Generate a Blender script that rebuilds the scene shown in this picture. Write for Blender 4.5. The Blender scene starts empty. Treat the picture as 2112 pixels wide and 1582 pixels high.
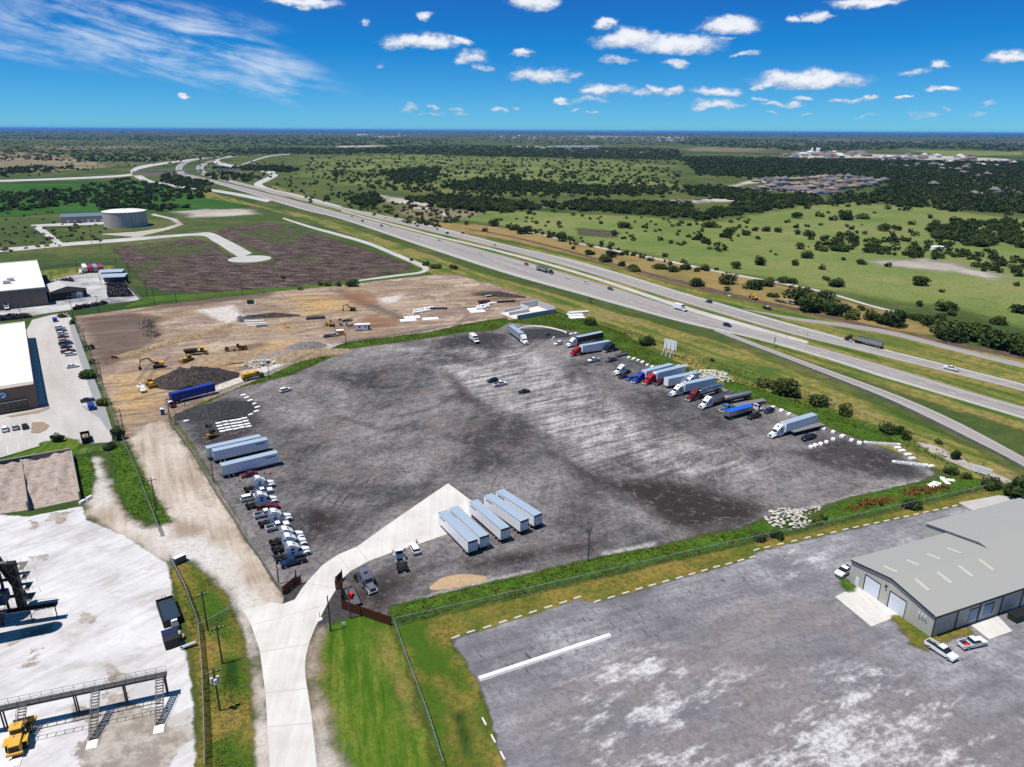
import bpy, bmesh, math, random
import numpy as np
from mathutils import Vector, Matrix
R = math.radians
random.seed(7); rng = np.random.default_rng(11)
SC = bpy.context.scene
COL = SC.collection

# ------------------------------------------------------------------ camera
PW, PH, FPX = 2112.0, 1582.0, 1469.0
CAMH = 95.0
PITCH, ROLL = 19.55, 0.30
cam_d = bpy.data.cameras.new('camera'); cam = bpy.data.objects.new('camera', cam_d); COL.objects.link(cam)
cam_d.sensor_fit = 'HORIZONTAL'; cam_d.sensor_width = 36.0; cam_d.lens = 36.0*FPX/PW
cam_d.clip_start = 0.5; cam_d.clip_end = 250000
CM = Matrix.Rotation(R(90-PITCH), 3, 'X') @ Matrix.Rotation(R(ROLL), 3, 'Z')
cam.matrix_world = Matrix.Translation((0, 0, CAMH)) @ CM.to_4x4()
SC.camera = cam

# ------------------------------------------------------------------ light
SUN_EL, SUN_DX, SUN_DY = 70.0, -math.cos(R(22)), -math.sin(R(22))     # horizontal direction towards the sun
sun_d = bpy.data.lights.new('sun', 'SUN'); sun = bpy.data.objects.new('sun', sun_d); COL.objects.link(sun)
sun_d.energy = 4.6; sun_d.angle = R(0.5); sun_d.color = (1.0, 0.955, 0.89)
sdir = Vector((SUN_DX*math.cos(R(SUN_EL)), SUN_DY*math.cos(R(SUN_EL)), math.sin(R(SUN_EL))))
sun.rotation_euler = sdir.to_track_quat('Z', 'Y').to_euler(); sun.location = sdir*400
SC.view_settings.view_transform = 'Standard'; SC.view_settings.look = 'None'
SC.view_settings.exposure = 0.3; SC.view_settings.gamma = 1.0
SC.render.engine = 'CYCLES'
SC.cycles.max_bounces = 5; SC.cycles.diffuse_bounces = 2; SC.cycles.glossy_bounces = 2
SC.cycles.transparent_max_bounces = 16; SC.cycles.volume_bounces = 0; SC.cycles.transmission_bounces = 2
SC.cycles.caustics_reflective = False; SC.cycles.caustics_refractive = False
SC.cycles.sample_clamp_indirect = 4.0
SC.cycles.use_denoising = False

# ------------------------------------------------------------------ node helper
class NT:
    def __init__(s, tree): s.t = tree; s.n = tree.nodes; s.l = tree.links
    def new(s, typ, **kw):
        n = s.n.new(typ)
        for k, v in kw.items(): setattr(n, k, v)
        return n
    def put(s, sock, v):
        if hasattr(v, 'is_output') or isinstance(v, bpy.types.NodeSocket): s.l.new(v, sock)
        elif isinstance(v, (tuple, list)):
            d = sock.default_value
            v = tuple(v)
            if len(d) == 4 and len(v) == 3: v = v+(1.0,)
            sock.default_value = v
        else: sock.default_value = v
    def math(s, op, a, b=None, c=None, clamp=False):
        n = s.new('ShaderNodeMath', operation=op); n.use_clamp = clamp
        s.put(n.inputs[0], a)
        if b is not None: s.put(n.inputs[1], b)
        if c is not None: s.put(n.inputs[2], c)
        return n.outputs[0]
    def vmath(s, op, a, b=None, scale=None):
        n = s.new('ShaderNodeVectorMath', operation=op); s.put(n.inputs[0], a)
        if b is not None: s.put(n.inputs[1], b)
        if scale is not None: s.put(n.inputs['Scale'], scale)
        return n.outputs['Value'] if op in ('LENGTH', 'DOT_PRODUCT', 'DISTANCE') else n.outputs[0]
    def pos(s): return s.new('ShaderNodeNewGeometry').outputs['Position']
    def attr(s, name, out='Fac'): 
        n = s.new('ShaderNodeAttribute'); n.attribute_name = name; return n.outputs[out]
    def map(s, v, rot=0.0, scale=(1, 1, 1), loc=(0, 0, 0)):
        if rot:
            n = s.new('ShaderNodeVectorRotate', rotation_type='Z_AXIS'); s.put(n.inputs['Vector'], v); n.inputs['Angle'].default_value = rot; v = n.outputs[0]
        n = s.new('ShaderNodeMapping'); s.put(n.inputs[0], v)
        n.inputs['Scale'].default_value = scale; n.inputs['Location'].default_value = loc; return n.outputs[0]
    def noise(s, v, scale, detail=4, rough=0.55, dist=0.0, out=0):
        n = s.new('ShaderNodeTexNoise'); s.put(n.inputs['Vector'], v); n.inputs['Scale'].default_value = scale
        n.inputs['Detail'].default_value = detail; n.inputs['Roughness'].default_value = rough; n.inputs['Distortion'].default_value = dist
        return n.outputs[out]
    def smooth(s, v, lo, hi, a=0.0, b=1.0):
        n = s.new('ShaderNodeMapRange'); n.interpolation_type = 'SMOOTHSTEP'
        s.put(n.inputs[0], v); n.inputs[1].default_value = lo; n.inputs[2].default_value = hi
        n.inputs[3].default_value = a; n.inputs[4].default_value = b; return n.outputs[0]
    def mix(s, f, a, b, mode='MIX'):
        n = s.new('ShaderNodeMix', data_type='RGBA', blend_type=mode)
        s.put(n.inputs[0], f); s.put(n.inputs[6], a); s.put(n.inputs[7], b); return n.outputs[2]
    def ramp(s, f, stops):
        n = s.new('ShaderNodeValToRGB'); s.put(n.inputs[0], f); r = n.color_ramp
        while len(r.elements) < len(stops): r.elements.new(0.5)
        for e, (p, c) in zip(r.elements, stops): e.position = p; e.color = tuple(c)+(1.0,) if len(c) == 3 else c
        return n.outputs[0]
    def bump(s, h, strength, dist):
        n = s.new('ShaderNodeBump'); s.put(n.inputs['Height'], h); n.inputs['Strength'].default_value = strength
        n.inputs['Distance'].default_value = dist; return n.outputs[0]

def new_mat(name):
    m = bpy.data.materials.new(name); m.use_nodes = True; t = NT(m.node_tree)
    b = m.node_tree.nodes['Principled BSDF']; o = m.node_tree.nodes['Material Output']
    b.inputs['Specular IOR Level'].default_value = 0.2
    return m, t, b, o

# ------------------------------------------------------------------ sky
world = bpy.data.worlds.new('World'); SC.world = world; world.use_nodes = True
wt = NT(world.node_tree); wt.n.clear()
sky = wt.new('ShaderNodeTexSky', sky_type='NISHITA'); sky.sun_disc = False
sky.sun_elevation = R(SUN_EL); sky.sun_rotation = math.atan2(SUN_DX, SUN_DY)
sky.altitude = 300; sky.air_density = 0.6; sky.dust_density = 0.0; sky.ozone_density = 5.0
SKYC = wt.vmath('MAXIMUM', wt.vmath('SUBTRACT', wt.vmath('MULTIPLY', sky.outputs[0], (0.42, 0.84, 0.90)), (0.76, 0.80, -0.7)), (0.14, 1.1, 1.9))
D = wt.new('ShaderNodeTexCoord').outputs['Generated']
sx = wt.new('ShaderNodeSeparateXYZ'); wt.put(sx.inputs[0], D)
# a flat cloud deck: direction -> point on a plane 1 unit up, so the clouds flatten towards the horizon
def px_dir(px, py):
    d = CM @ Vector(((px-PW/2)/FPX, -(py-PH/2)/FPX, -1.0)); return d.normalized()
def azel(px, py):
    d = px_dir(px, py); return math.atan2(d.x, d.y), math.asin(d.z)
az = wt.math('ARCTAN2', sx.outputs[0], sx.outputs[1]); el = wt.math('ARCSINE', sx.outputs[2])
cv = wt.new('ShaderNodeCombineXYZ'); wt.put(cv.inputs[0], az); wt.put(cv.inputs[1], wt.math('MULTIPLY', el, 1.7)); AE = cv.outputs[0]
wn = wt.noise(AE, 26.0, 5, 0.62); wn2 = wt.noise(wt.map(AE, loc=(7.3, 2.1, 0)), 26.0, 5, 0.62)
wbig = wt.noise(AE, 9.0, 3, 0.5); wbig2 = wt.noise(wt.map(AE, loc=(3.3, 9.1, 0)), 9.0, 3, 0.5)
def warp(c, n1, a1, n2, a2):
    x = wt.math('MULTIPLY_ADD', wt.math('SUBTRACT', n1, 0.5), a1, c)
    return wt.math('MULTIPLY_ADD', wt.math('SUBTRACT', n2, 0.5), a2, x)
waz = warp(az, wn, 0.045, wbig, 0.05); wel = warp(el, wn2, 0.026, wbig2, 0.012)
CLOUDS = [  # photo pixel centre, half width, half height, strength
 (862, 90, 74, 20, 1.0), (942, 88, 22, 12, .9), (972, 122, 32, 18, .75), (992, 145, 16, 9, .5), (876, 31, 17, 11, .95), (750, 48, 11, 9, .7),
 (1100, 8, 44, 20, 1.0), (1246, 48, 24, 13, .95), (1292, 84, 72, 24, .95), (1405, 95, 92, 24, .95), (1258, 126, 40, 9, .6), (1392, 133, 24, 10, .85),
 (1080, 112, 26, 11, .9), (1120, 158, 66, 17, .8), (1086, 152, 38, 9, .65), (1186, 156, 12, 7, .6), (1502, 55, 54, 22, 1.0), (1505, 81, 16, 6, .4),
 (1690, 40, 34, 13, .9), (1638, 47, 20, 10, .8), (1790, 6, 80, 12, 1.0), (1535, 111, 18, 7, .6), (1245, 190, 48, 16, .85), (1340, 187, 24, 10, .85), (1312, 196, 22, 8, .6),
 (1388, 192, 26, 9, .85), (1478, 193, 50, 12, .8), (1470, 220, 50, 12, .75), (1665, 168, 118, 20, 1.0), (1575, 178, 28, 10, .8), (1925, 139, 26, 9, .85), (1880, 151, 28, 8, .5),
 (2080, 121, 62, 14, .95), (1946, 187, 28, 10, .9), (1872, 198, 20, 6, .85), (1800, 196, 16, 6, .75), (1760, 203, 36, 8, .5), (1668, 205, 22, 7, .7), (1605, 214, 32, 7, .6), (1648, 217, 26, 6, .6),
 (1155, 210, 24, 8, .8), (1220, 210, 40, 8, .45), (1570, 204, 22, 6, .55), (390, 199, 18, 6, .85), (630, 5, 70, 13, .95), (850, 225, 24, 9, .45), (902, 220, 12, 5, .5),
 (900, 235, 26, 5, .35), (950, 227, 20, 5, .4), (1022, 225, 20, 5, .5), (1060, 219, 10, 4, .4), (1180, 226, 16, 4, .4), (1660, 237, 24, 5, .4), (1900, 238, 30, 5, .35), (1780, 240, 26, 4, .3), (2020, 232, 26, 5, .35), (2050, 214, 16, 5, .4), (1215, 234, 22, 4, .35), (960, 236, 20, 4, .3), (1945, 228, 14, 4, .4), (1590, 237, 12, 4, .4), (790, 134, 11, 6, .4)]
dens = None; shade = None
for (cx, cy, hw, hh, st) in CLOUDS:
    st = min(1.0, st*.75+.28); hw *= 1.06; hh *= 1.12
    a0, e0 = azel(cx, cy); a1, _ = azel(cx+hw, cy); _, e1 = azel(cx, cy-hh)
    ra, re = abs(a1-a0)*1.08, abs(e1-e0)*1.1
    dx = wt.math('DIVIDE', wt.math('SUBTRACT', waz, a0), ra)
    dy = wt.math('DIVIDE', wt.math('SUBTRACT', wel, e0), re)
    # flat bottoms: below the middle the ellipse is squeezed
    dyb = wt.math('MULTIPLY', wt.math('MINIMUM', dy, 0.0), 0.75)
    dy2 = wt.math('ADD', dy, dyb)
    q = wt.math('ADD', wt.math('MULTIPLY', dx, dx), wt.math('MULTIPLY', dy2, dy2))
    v = wt.math('MULTIPLY', wt.smooth(q, 1.5, 0.0), st)
    sh = wt.math('MULTIPLY', v, wt.smooth(dy, -0.9, 0.3))
    dens = v if dens is None else wt.math('MAXIMUM', dens, v)
    shade = sh if shade is None else wt.math('MAXIMUM', shade, sh)
# high streaky cirrus at the left
ca, ce = azel(250, 75)
cvm = wt.map(AE, rot=0.33, scale=(7.0, 26.0, 1.0))
cn = wt.noise(cvm, 1.0, 7, 0.62, 0.9)
cn2 = wt.noise(AE, 11.0, 4, 0.6)
cmask = None
for (cx, cy, rx, ry, rot, st) in ((330, 55, 300, 42, .30, .95), (250, 100, 250, 30, .24, .8), (520, 125, 120, 40, .62, .75), (90, 105, 150, 22, .16, .6), (60, 30, 150, 34, .2, .5), (420, 35, 130, 20, .1, .5)):
    a0, e0 = azel(cx, cy); sc_ = 1.0/FPX
    dx = wt.math('SUBTRACT', az, a0); dy = wt.math('SUBTRACT', el, e0)
    c_, s_ = math.cos(rot), math.sin(rot)
    ux = wt.math('SUBTRACT', wt.math('MULTIPLY', dx, c_), wt.math('MULTIPLY', dy, s_))
    uy = wt.math('ADD', wt.math('MULTIPLY', dx, s_), wt.math('MULTIPLY', dy, c_))
    q = wt.math('ADD', wt.math('POWER', wt.math('ABSOLUTE', wt.math('DIVIDE', ux, rx*sc_)), 2.0), wt.math('POWER', wt.math('ABSOLUTE', wt.math('DIVIDE', uy, ry*sc_)), 2.0))
    v = wt.math('MULTIPLY', wt.smooth(q, 1.5, 0.1), st)
    cmask = v if cmask is None else wt.math('MAXIMUM', cmask, v)
cir = wt.math('MULTIPLY', cmask, wt.smooth(wt.math('MULTIPLY_ADD', cn2, 0.7, cn), 0.70, 1.10))
fine = wt.noise(AE, 60.0, 6, 0.68)
edge = wt.math('MULTIPLY_ADD', wt.math('SUBTRACT', fine, 0.5), 1.15, dens)
cl = wt.math('MULTIPLY', wt.smooth(edge, 0.02, 0.95), wt.smooth(dens, 0.0, 0.15))
cl = wt.math('MULTIPLY', cl, wt.math('MULTIPLY_ADD', dens, 0.5, 0.45))
ccol = wt.mix(wt.smooth(wt.math('MULTIPLY_ADD', wt.math('SUBTRACT', fine, 0.5), 1.3, shade), 0.2, 1.05), (4.0, 5.0, 6.6, 1), (9.0, 9.2, 9.6, 1))
skyc = wt.mix(cl, SKYC, ccol)
skyc = wt.mix(wt.math('MULTIPLY', cir, 0.85), skyc, (6.6, 7.6, 9.0, 1))
SKY_STR = 0.085
bg = wt.new('ShaderNodeBackground'); wt.put(bg.inputs[0], skyc); bg.inputs[1].default_value = SKY_STR
# the rest of the dome carries the same broken cumulus, drawn more cheaply
dz = wt.math('MAXIMUM', sx.outputs[2], 0.03)
pv = wt.new('ShaderNodeCombineXYZ'); wt.put(pv.inputs[0], wt.math('DIVIDE', sx.outputs[0], dz)); wt.put(pv.inputs[1], wt.math('DIVIDE', sx.outputs[1], dz))
gn = wt.noise(pv.outputs[0], 0.9, 3, 0.6)
gc = wt.mix(wt.math('MULTIPLY', wt.smooth(gn, 0.60, 0.70), 0.85), SKYC, (7.0, 7.5, 8.3, 1))
bg2 = wt.new('ShaderNodeBackground'); wt.put(bg2.inputs[0], gc); bg2.inputs[1].default_value = SKY_STR
inw = wt.math('MULTIPLY', wt.math('LESS_THAN', wt.math('ABSOLUTE', az), 0.74), wt.math('MULTIPLY', wt.math('LESS_THAN', el, 0.25), wt.math('GREATER_THAN', el, -0.01)))
mxw = wt.new('ShaderNodeMixShader'); wt.put(mxw.inputs[0], inw); wt.l.new(bg2.outputs[0], mxw.inputs[1]); wt.l.new(bg.outputs[0], mxw.inputs[2])
wo = wt.new('ShaderNodeOutputWorld'); wt.l.new(mxw.outputs[0], wo.inputs[0])
world.cycles.sampling_method = 'MANUAL'; world.cycles.sample_map_resolution = 256

# ------------------------------------------------------------------ photo pixel -> ground
def G(px, py, z=0.0):
    d = CM @ Vector(((px-PW/2)/FPX, -(py-PH/2)/FPX, -1.0))
    t = (z-CAMH)/d.z
    return Vector((d.x*t, d.y*t, z))
def GA(pts): return np.array([[*G(a, b).xy] for a, b in pts])
def hd(a, b): return math.atan2(b.y-a.y, b.x-a.x)
# ------------------------------------------------------------------ meshes
class MB:
    def __init__(s): s.v = []; s.f = []; s.m = []; s.mi = 0
    def add(s, vs, fs):
        o = len(s.v); s.v += [tuple(p) for p in vs]; s.f += [tuple(i+o for i in f) for f in fs]; s.m += [s.mi]*len(fs); return s
    def box(s, x0, x1, y0, y1, z0, z1, taper=0.0):
        t = taper
        return s.add([(x0, y0, z0), (x1, y0, z0), (x1, y1, z0), (x0, y1, z0), (x0+t, y0+t, z1), (x1-t, y0+t, z1), (x1-t, y1-t, z1), (x0+t, y1-t, z1)],
                     [(3, 2, 1, 0), (4, 5, 6, 7), (0, 1, 5, 4), (1, 2, 6, 5), (2, 3, 7, 6), (3, 0, 4, 7)])
    def bar(s, a, b, r, n=4):
        a = Vector(a); b = Vector(b); d = (b-a)
        if d.length < 1e-6: return s
        q = d.to_track_quat('Z', 'Y'); vs = []
        for p in (a, b):
            for i in range(n):
                th = 2*math.pi*(i+.5)/n; vs.append(p+q@Vector((r*math.cos(th), r*math.sin(th), 0)))
        fs = [tuple(range(n-1, -1, -1)), tuple(range(n, 2*n))]+[(i, (i+1) % n, n+(i+1) % n, n+i) for i in range(n)]
        return s.add(vs, fs)
    def cyl(s, a, b, r0, r1=None, n=12):
        r1 = r0 if r1 is None else r1
        a = Vector(a); b = Vector(b); q = (b-a).to_track_quat('Z', 'Y'); vs = []
        for p, r in ((a, r0), (b, r1)):
            for i in range(n):
                th = 2*math.pi*i/n; vs.append(p+q@Vector((r*math.cos(th), r*math.sin(th), 0)))
        return s.add(vs, [tuple(range(n-1, -1, -1)), tuple(range(n, 2*n))]+[(i, (i+1) % n, n+(i+1) % n, n+i) for i in range(n)])
    def prism(s, prof, w0, w1=None):
        """side profile of (x, z, halfwidth) points, closed, mirrored in y"""
        n = len(prof); vs = [(p[0], -p[2], p[1]) for p in prof]+[(p[0], p[2], p[1]) for p in prof]
        return s.add(vs, [tuple(range(n)), tuple(range(2*n-1, n-1, -1))]+[((i+1) % n, i, n+i, n+(i+1) % n) for i in range(n)])
    def loft(s, rings, cap=True):
        n = len(rings[0]); vs = [p for r in rings for p in r]; fs = []
        for k in range(len(rings)-1):
            for i in range(n):
                fs.append((k*n+i, k*n+(i+1) % n, (k+1)*n+(i+1) % n, (k+1)*n+i))
        if cap: fs += [tuple(range(n-1, -1, -1)), tuple((len(rings)-1)*n+i for i in range(n))]
        return s.add(vs, fs)
    def mesh(s, name, mats=None, smooth=False):
        me = bpy.data.meshes.new(name); me.from_pydata(s.v, [], s.f)
        if mats:
            for m in (mats if isinstance(mats, (list, tuple)) else [mats]): me.materials.append(m)
            if len(me.materials) > 1: me.polygons.foreach_set('material_index', s.m)
        bm = bmesh.new(); bm.from_mesh(me); bmesh.ops.recalc_face_normals(bm, faces=bm.faces); bm.to_mesh(me); bm.free()
        if smooth: me.polygons.foreach_set('use_smooth', [True]*len(me.polygons))
        me.update(); return me
    def build(s, name, mats, parent=None, smooth=False, loc=(0, 0, 0), rz=0.0):
        o = bpy.data.objects.new(name, s.mesh(name, mats, smooth)); COL.objects.link(o)
        o.location = loc; o.rotation_euler.z = rz
        if parent: o.parent = parent
        return o
def link(name, me, parent=None, loc=(0, 0, 0), rz=0.0, scale=None):
    o = bpy.data.objects.new(name, me); COL.objects.link(o); o.location = loc; o.rotation_euler.z = rz
    if scale is not None: o.scale = scale
    if parent: o.parent = parent
    return o
def tag(o, label=None, cat=None, group=None, kind=None):
    if label: o['label'] = label
    if cat: o['category'] = cat
    if group: o['group'] = group
    if kind: o['kind'] = kind
    return o
def thing(name, label, cat, loc=(0, 0, 0), rz=0.0, group=None):
    o = bpy.data.objects.new(name, None); COL.objects.link(o); o.location = loc; o.rotation_euler.z = rz; o.empty_display_size = 0.3
    return tag(o, label, cat, group)
def copy_tree(o, parent=None):
    c = o.copy(); COL.objects.link(c)
    if parent: c.parent = parent
    for ch in o.children: copy_tree(ch, c)
    return c
def set_mat(o, m, i=0):
    o.material_slots[i].link = 'OBJECT'; o.material_slots[i].material = m
def text_to_mesh(body, size, mat, name='lettering', shear=0.0, bold=0.0):
    c = bpy.data.curves.new('t', 'FONT'); c.body = body; c.size = size; c.align_x = 'CENTER'; c.align_y = 'CENTER'; c.shear = shear; c.offset = bold; c.extrude = 0.01
    o = bpy.data.objects.new('t', c); COL.objects.link(o); dg = bpy.context.evaluated_depsgraph_get()
    me = bpy.data.meshes.new_from_object(o.evaluated_get(dg)); me.name = name; me.materials.clear(); me.materials.append(mat)
    bpy.data.objects.remove(o); bpy.data.curves.remove(c); return me

# ------------------------------------------------------------------ plain materials
MATS = {}
def M(name, col, rough=0.6, metal=0.0, spec=0.3, coat=0.0, dirt=0.0, dscale=0.8, emis=None):
    if name in MATS: return MATS[name]
    m, t, b, o = new_mat(name)
    c = tuple(col)+(1.0,)
    if dirt > 0:
        p = t.new('ShaderNodeTexCoord').outputs['Object']
        n = t.noise(p, dscale, 5, 0.65)
        n2 = t.noise(t.map(p, scale=(1, 1, 0.25)), dscale*4, 3, 0.6)
        f = t.math('MULTIPLY', t.smooth(t.math('MULTIPLY_ADD', n2, 0.4, n), 0.5, 0.95), dirt)
        lum = sum(col)/3
        d = (0.5*col[0]+0.5*min(lum, .3)*1.0, 0.5*col[1]+0.5*min(lum, .3)*.9, 0.5*col[2]+0.5*min(lum, .3)*.75)
        t.put(b.inputs['Base Color'], t.mix(f, c, d))
        t.put(b.inputs['Roughness'], t.math('MULTIPLY_ADD', f, 0.3, rough, clamp=True))
    else:
        b.inputs['Base Color'].default_value = c; b.inputs['Roughness'].default_value = rough
    b.inputs['Metallic'].default_value = metal; b.inputs['Specular IOR Level'].default_value = spec
    b.inputs['Coat Weight'].default_value = coat; b.inputs['Coat Roughness'].default_value = 0.08
    MATS[name] = m; return m
def paint(name, col): return M('paint_'+name, col, 0.32, 0.0, 0.45, 0.5, 0.25, 1.2)
WHITE = paint('white', (.80, .81, .82)); BLACKP = paint('black', (.012, .012, .014)); REDP = paint('red', (.42, .008, .018)); DREDP = paint('dark_red', (.16, .008, .015))
BLUEP = paint('blue', (.012, .045, .40)); DBLUE = paint('navy', (.01, .02, .07)); GREYP = paint('grey', (.10, .105, .115)); SILVER = paint('silver', (.46, .47, .48)); PURP = paint('slate', (.115, .115, .155))
STEEL = M('steel_blue_paint', (.05, .12, .24), .4, 0, .4)
YEL = M('machine_yellow', (.62, .33, .02), .45, 0, .35, 0, .5, 1.0); BROWNY = M('worn_yellow', (.36, .17, .02), .6, 0, .25, 0, .6, 1.2)
TYRE = M('tyre_rubber', (.012, .012, .012), .85, 0, .15); RIM = M('wheel_rim', (.55, .55, .56), .35, .6, .5); DARK = M('dark_steel', (.018, .018, .02), .55, .2, .3, 0, .3); IRON = M('grey_steel', (.10, .10, .105), .5, .4, .3, 0, .4, .6)
GLASS = M('dark_glass', (.012, .016, .02), .05, 0, .7); CHROME = M('chrome', (.62, .64, .66), .14, 1.0, .5); ALU = M('brushed_aluminium', (.50, .51, .52), .38, .85, .5, 0, .3)
LAMP = M('lamp_lens', (.75, .75, .72), .15, 0, .6); TAIL = M('tail_lens', (.30, .008, .008), .25, 0, .5)
VANW = M('trailer_white', (.84, .85, .87), .38, 0, .4, .1, .18, .5); VANROOF = M('trailer_roof', (.46, .56, .66), .35, .35, .5, 0, .3, .4); VANGREY = M('trailer_grey', (.30, .33, .36), .45, .1, .4, 0, .3, .4); VANBLK = M('trailer_dark', (.02, .018, .018), .4, 0, .3, 0, .4, .6)  # VANROOF: blue put into the roof colour for the sky it reflects
VANBLUE = M('trailer_blue', (.012, .035, .26), .45, 0, .35, 0, .3, .5); INK = M('dark_ink', (.008, .010, .03), .6); TARP = M('blue_tarp', (.012, .10, .62), .55, 0, .3)
CONC = M('cast_concrete', (.60, .585, .56), .85, 0, .2, 0, .45, .5); CONCW = M('white_concrete', (.74, .73, .71), .85, 0, .2, 0, .25, .8); CONCD = M('grey_concrete', (.40, .41, .42), .85, 0, .2, 0, .4, .3)
WOOD = M('brown_fence_boards', (.075, .022, .008), .8, 0, .2, 0, .5, 2.0); POLEW = M('weathered_pole', (.045, .035, .028), .9); GALV = M('galvanised', (.42, .45, .47), .45, .55, .4)
RUST = M('rust', (.12, .05, .025), .8, .1, .2, 0, .6, 1.5); ORANGE = M('cone_orange', (.75, .07, .015), .5); REDFLAG = M('red_plastic', (.62, .02, .015), .5)
SIGNW = M('sign_white', (.78, .79, .80), .5, 0, .3, 0, .15); GRN = M('green_container', (.012, .055, .02), .6, 0, .3, 0, .4)
# ------------------------------------------------------------------ sheets of ground
def sdf(P, poly):
    """signed distance of points P (n,2) to closed polygon, positive inside"""
    A = poly; B = np.roll(poly, -1, 0); best = np.full(len(P), 1e18); ins = np.zeros(len(P), bool)
    for a, b in zip(A, B):
        d = b-a; L = d@d
        if L < 1e-12: continue
        t = np.clip(((P-a)@d)/L, 0, 1); q = P-(a+t[:, None]*d); best = np.minimum(best, (q*q).sum(1))
        c = (a[1] > P[:, 1]) != (b[1] > P[:, 1])
        if c.any():
            xx = a[0]+(P[:, 1]-a[1])*(b[0]-a[0])/((b[1]-a[1]) if abs(b[1]-a[1]) > 1e-12 else 1e-12)
            ins ^= c & (P[:, 0] < xx)
    r = np.sqrt(best); return np.where(ins, r, -r)
def pdist(P, line):
    best = np.full(len(P), 1e18)
    for a, b in zip(line[:-1], line[1:]):
        d = b-a; t = np.clip(((P-a)@d)/max(d@d, 1e-12), 0, 1); q = P-(a+t[:, None]*d); best = np.minimum(best, (q*q).sum(1))
    return np.sqrt(best)
def sheet(name, pix, mat, z, cell, margin=2.0, marks=None, world=None, lines=None, height=None, kind='structure'):
    poly = GA(pix) if world is None else np.array(world, float)
    lo = poly.min(0)-margin-cell; hi = poly.max(0)+margin+cell
    nx = int((hi[0]-lo[0])/cell)+2; ny = int((hi[1]-lo[1])/cell)+2
    X, Y = np.meshgrid(lo[0]+np.arange(nx)*cell, lo[1]+np.arange(ny)*cell)
    P = np.stack([X.ravel(), Y.ravel()], 1); sd = sdf(P, poly)
    idx = np.arange(nx*ny).reshape(ny, nx)
    Q = np.stack([idx[:-1, :-1], idx[:-1, 1:], idx[1:, 1:], idx[1:, :-1]], -1).reshape(-1, 4)
    keep = (sd[Q] > -margin).any(1); Q = Q[keep]
    used = np.unique(Q); rm = np.full(nx*ny, -1); rm[used] = np.arange(len(used)); Q = rm[Q]; P = P[used]; sd = sd[used]
    Z = np.full(len(P), z)
    if height is not None: Z = Z+height(P, sd)
    me = bpy.data.meshes.new(name); me.vertices.add(len(P)); me.vertices.foreach_set('co', np.column_stack([P, Z]).astype(np.float32).ravel())
    me.loops.add(Q.size); me.loops.foreach_set('vertex_index', Q.astype(np.int32).ravel())
    me.polygons.add(len(Q)); me.polygons.foreach_set('loop_start', np.arange(0, Q.size, 4, dtype=np.int32))
    me.update(calc_edges=True)
    def put(n, a):
        at = me.attributes.new(n, 'FLOAT', 'POINT'); at.data.foreach_set('value', np.clip(a, -40, 40).astype(np.float32))
    put('sd', sd)
    for n, polys in (marks or {}).items():
        put(n, np.max([sdf(P, GA(q)) for q in polys], 0))
    for n, (lw, ls) in (lines or {}).items():
        put(n, lw-np.min([pdist(P, GA(q)) for q in ls], 0))
    me.materials.append(mat); me.polygons.foreach_set('use_smooth', [True]*len(Q)); me.validate()
    o = link(name, me); tag(o, kind=kind); return o
def flat(name, pix, mat, z, parent=None, world=None, thick=0.0):
    pts = [G(*p).xy for p in pix] if world is None else [Vector(p) for p in world]
    bm = bmesh.new(); vs = [bm.verts.new((p.x, p.y, z)) for p in pts]; f = bm.faces.new(vs)
    if f.calc_area() and f.normal.z < 0: f.normal_flip()
    bm.normal_update()
    if bm.faces[:][0].normal.z < 0: bmesh.ops.reverse_faces(bm, faces=bm.faces[:])
    if thick:
        r = bmesh.ops.extrude_face_region(bm, geom=bm.faces[:]); bmesh.ops.translate(bm, verts=[v for v in r['geom'] if isinstance(v, bmesh.types.BMVert)], vec=(0, 0, thick))
        bmesh.ops.recalc_face_normals(bm, faces=bm.faces[:])
    bmesh.ops.triangulate(bm, faces=bm.faces[:]); me = bpy.data.meshes.new(name); bm.to_mesh(me); bm.free(); me.materials.append(mat)
    o = link(name, me, parent)
    if parent is None: tag(o, kind='structure')
    return o
def smooth_line(pts, step=6.0):
    """Catmull-Rom through ground points"""
    P = [np.array(p, float) for p in pts]; P = [2*P[0]-P[1]]+P+[2*P[-1]-P[-2]]; out = []
    for i in range(1, len(P)-2):
        n = max(2, int(np.linalg.norm(P[i+1]-P[i])/step))
        for k in range(n):
            t = k/n; a, b, c, d = P[i-1], P[i], P[i+1], P[i+2]
            out.append(.5*((2*b)+(c-a)*t+(2*a-5*b+4*c-d)*t*t+(3*b-a-3*c+d)*t**3))
    out.append(P[-2]); return np.array(out)
def offset_line(L, d):
    T = np.gradient(L, axis=0); T /= np.linalg.norm(T, axis=1)[:, None]+1e-9
    return L+np.column_stack([-T[:, 1], T[:, 0]])*d
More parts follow.
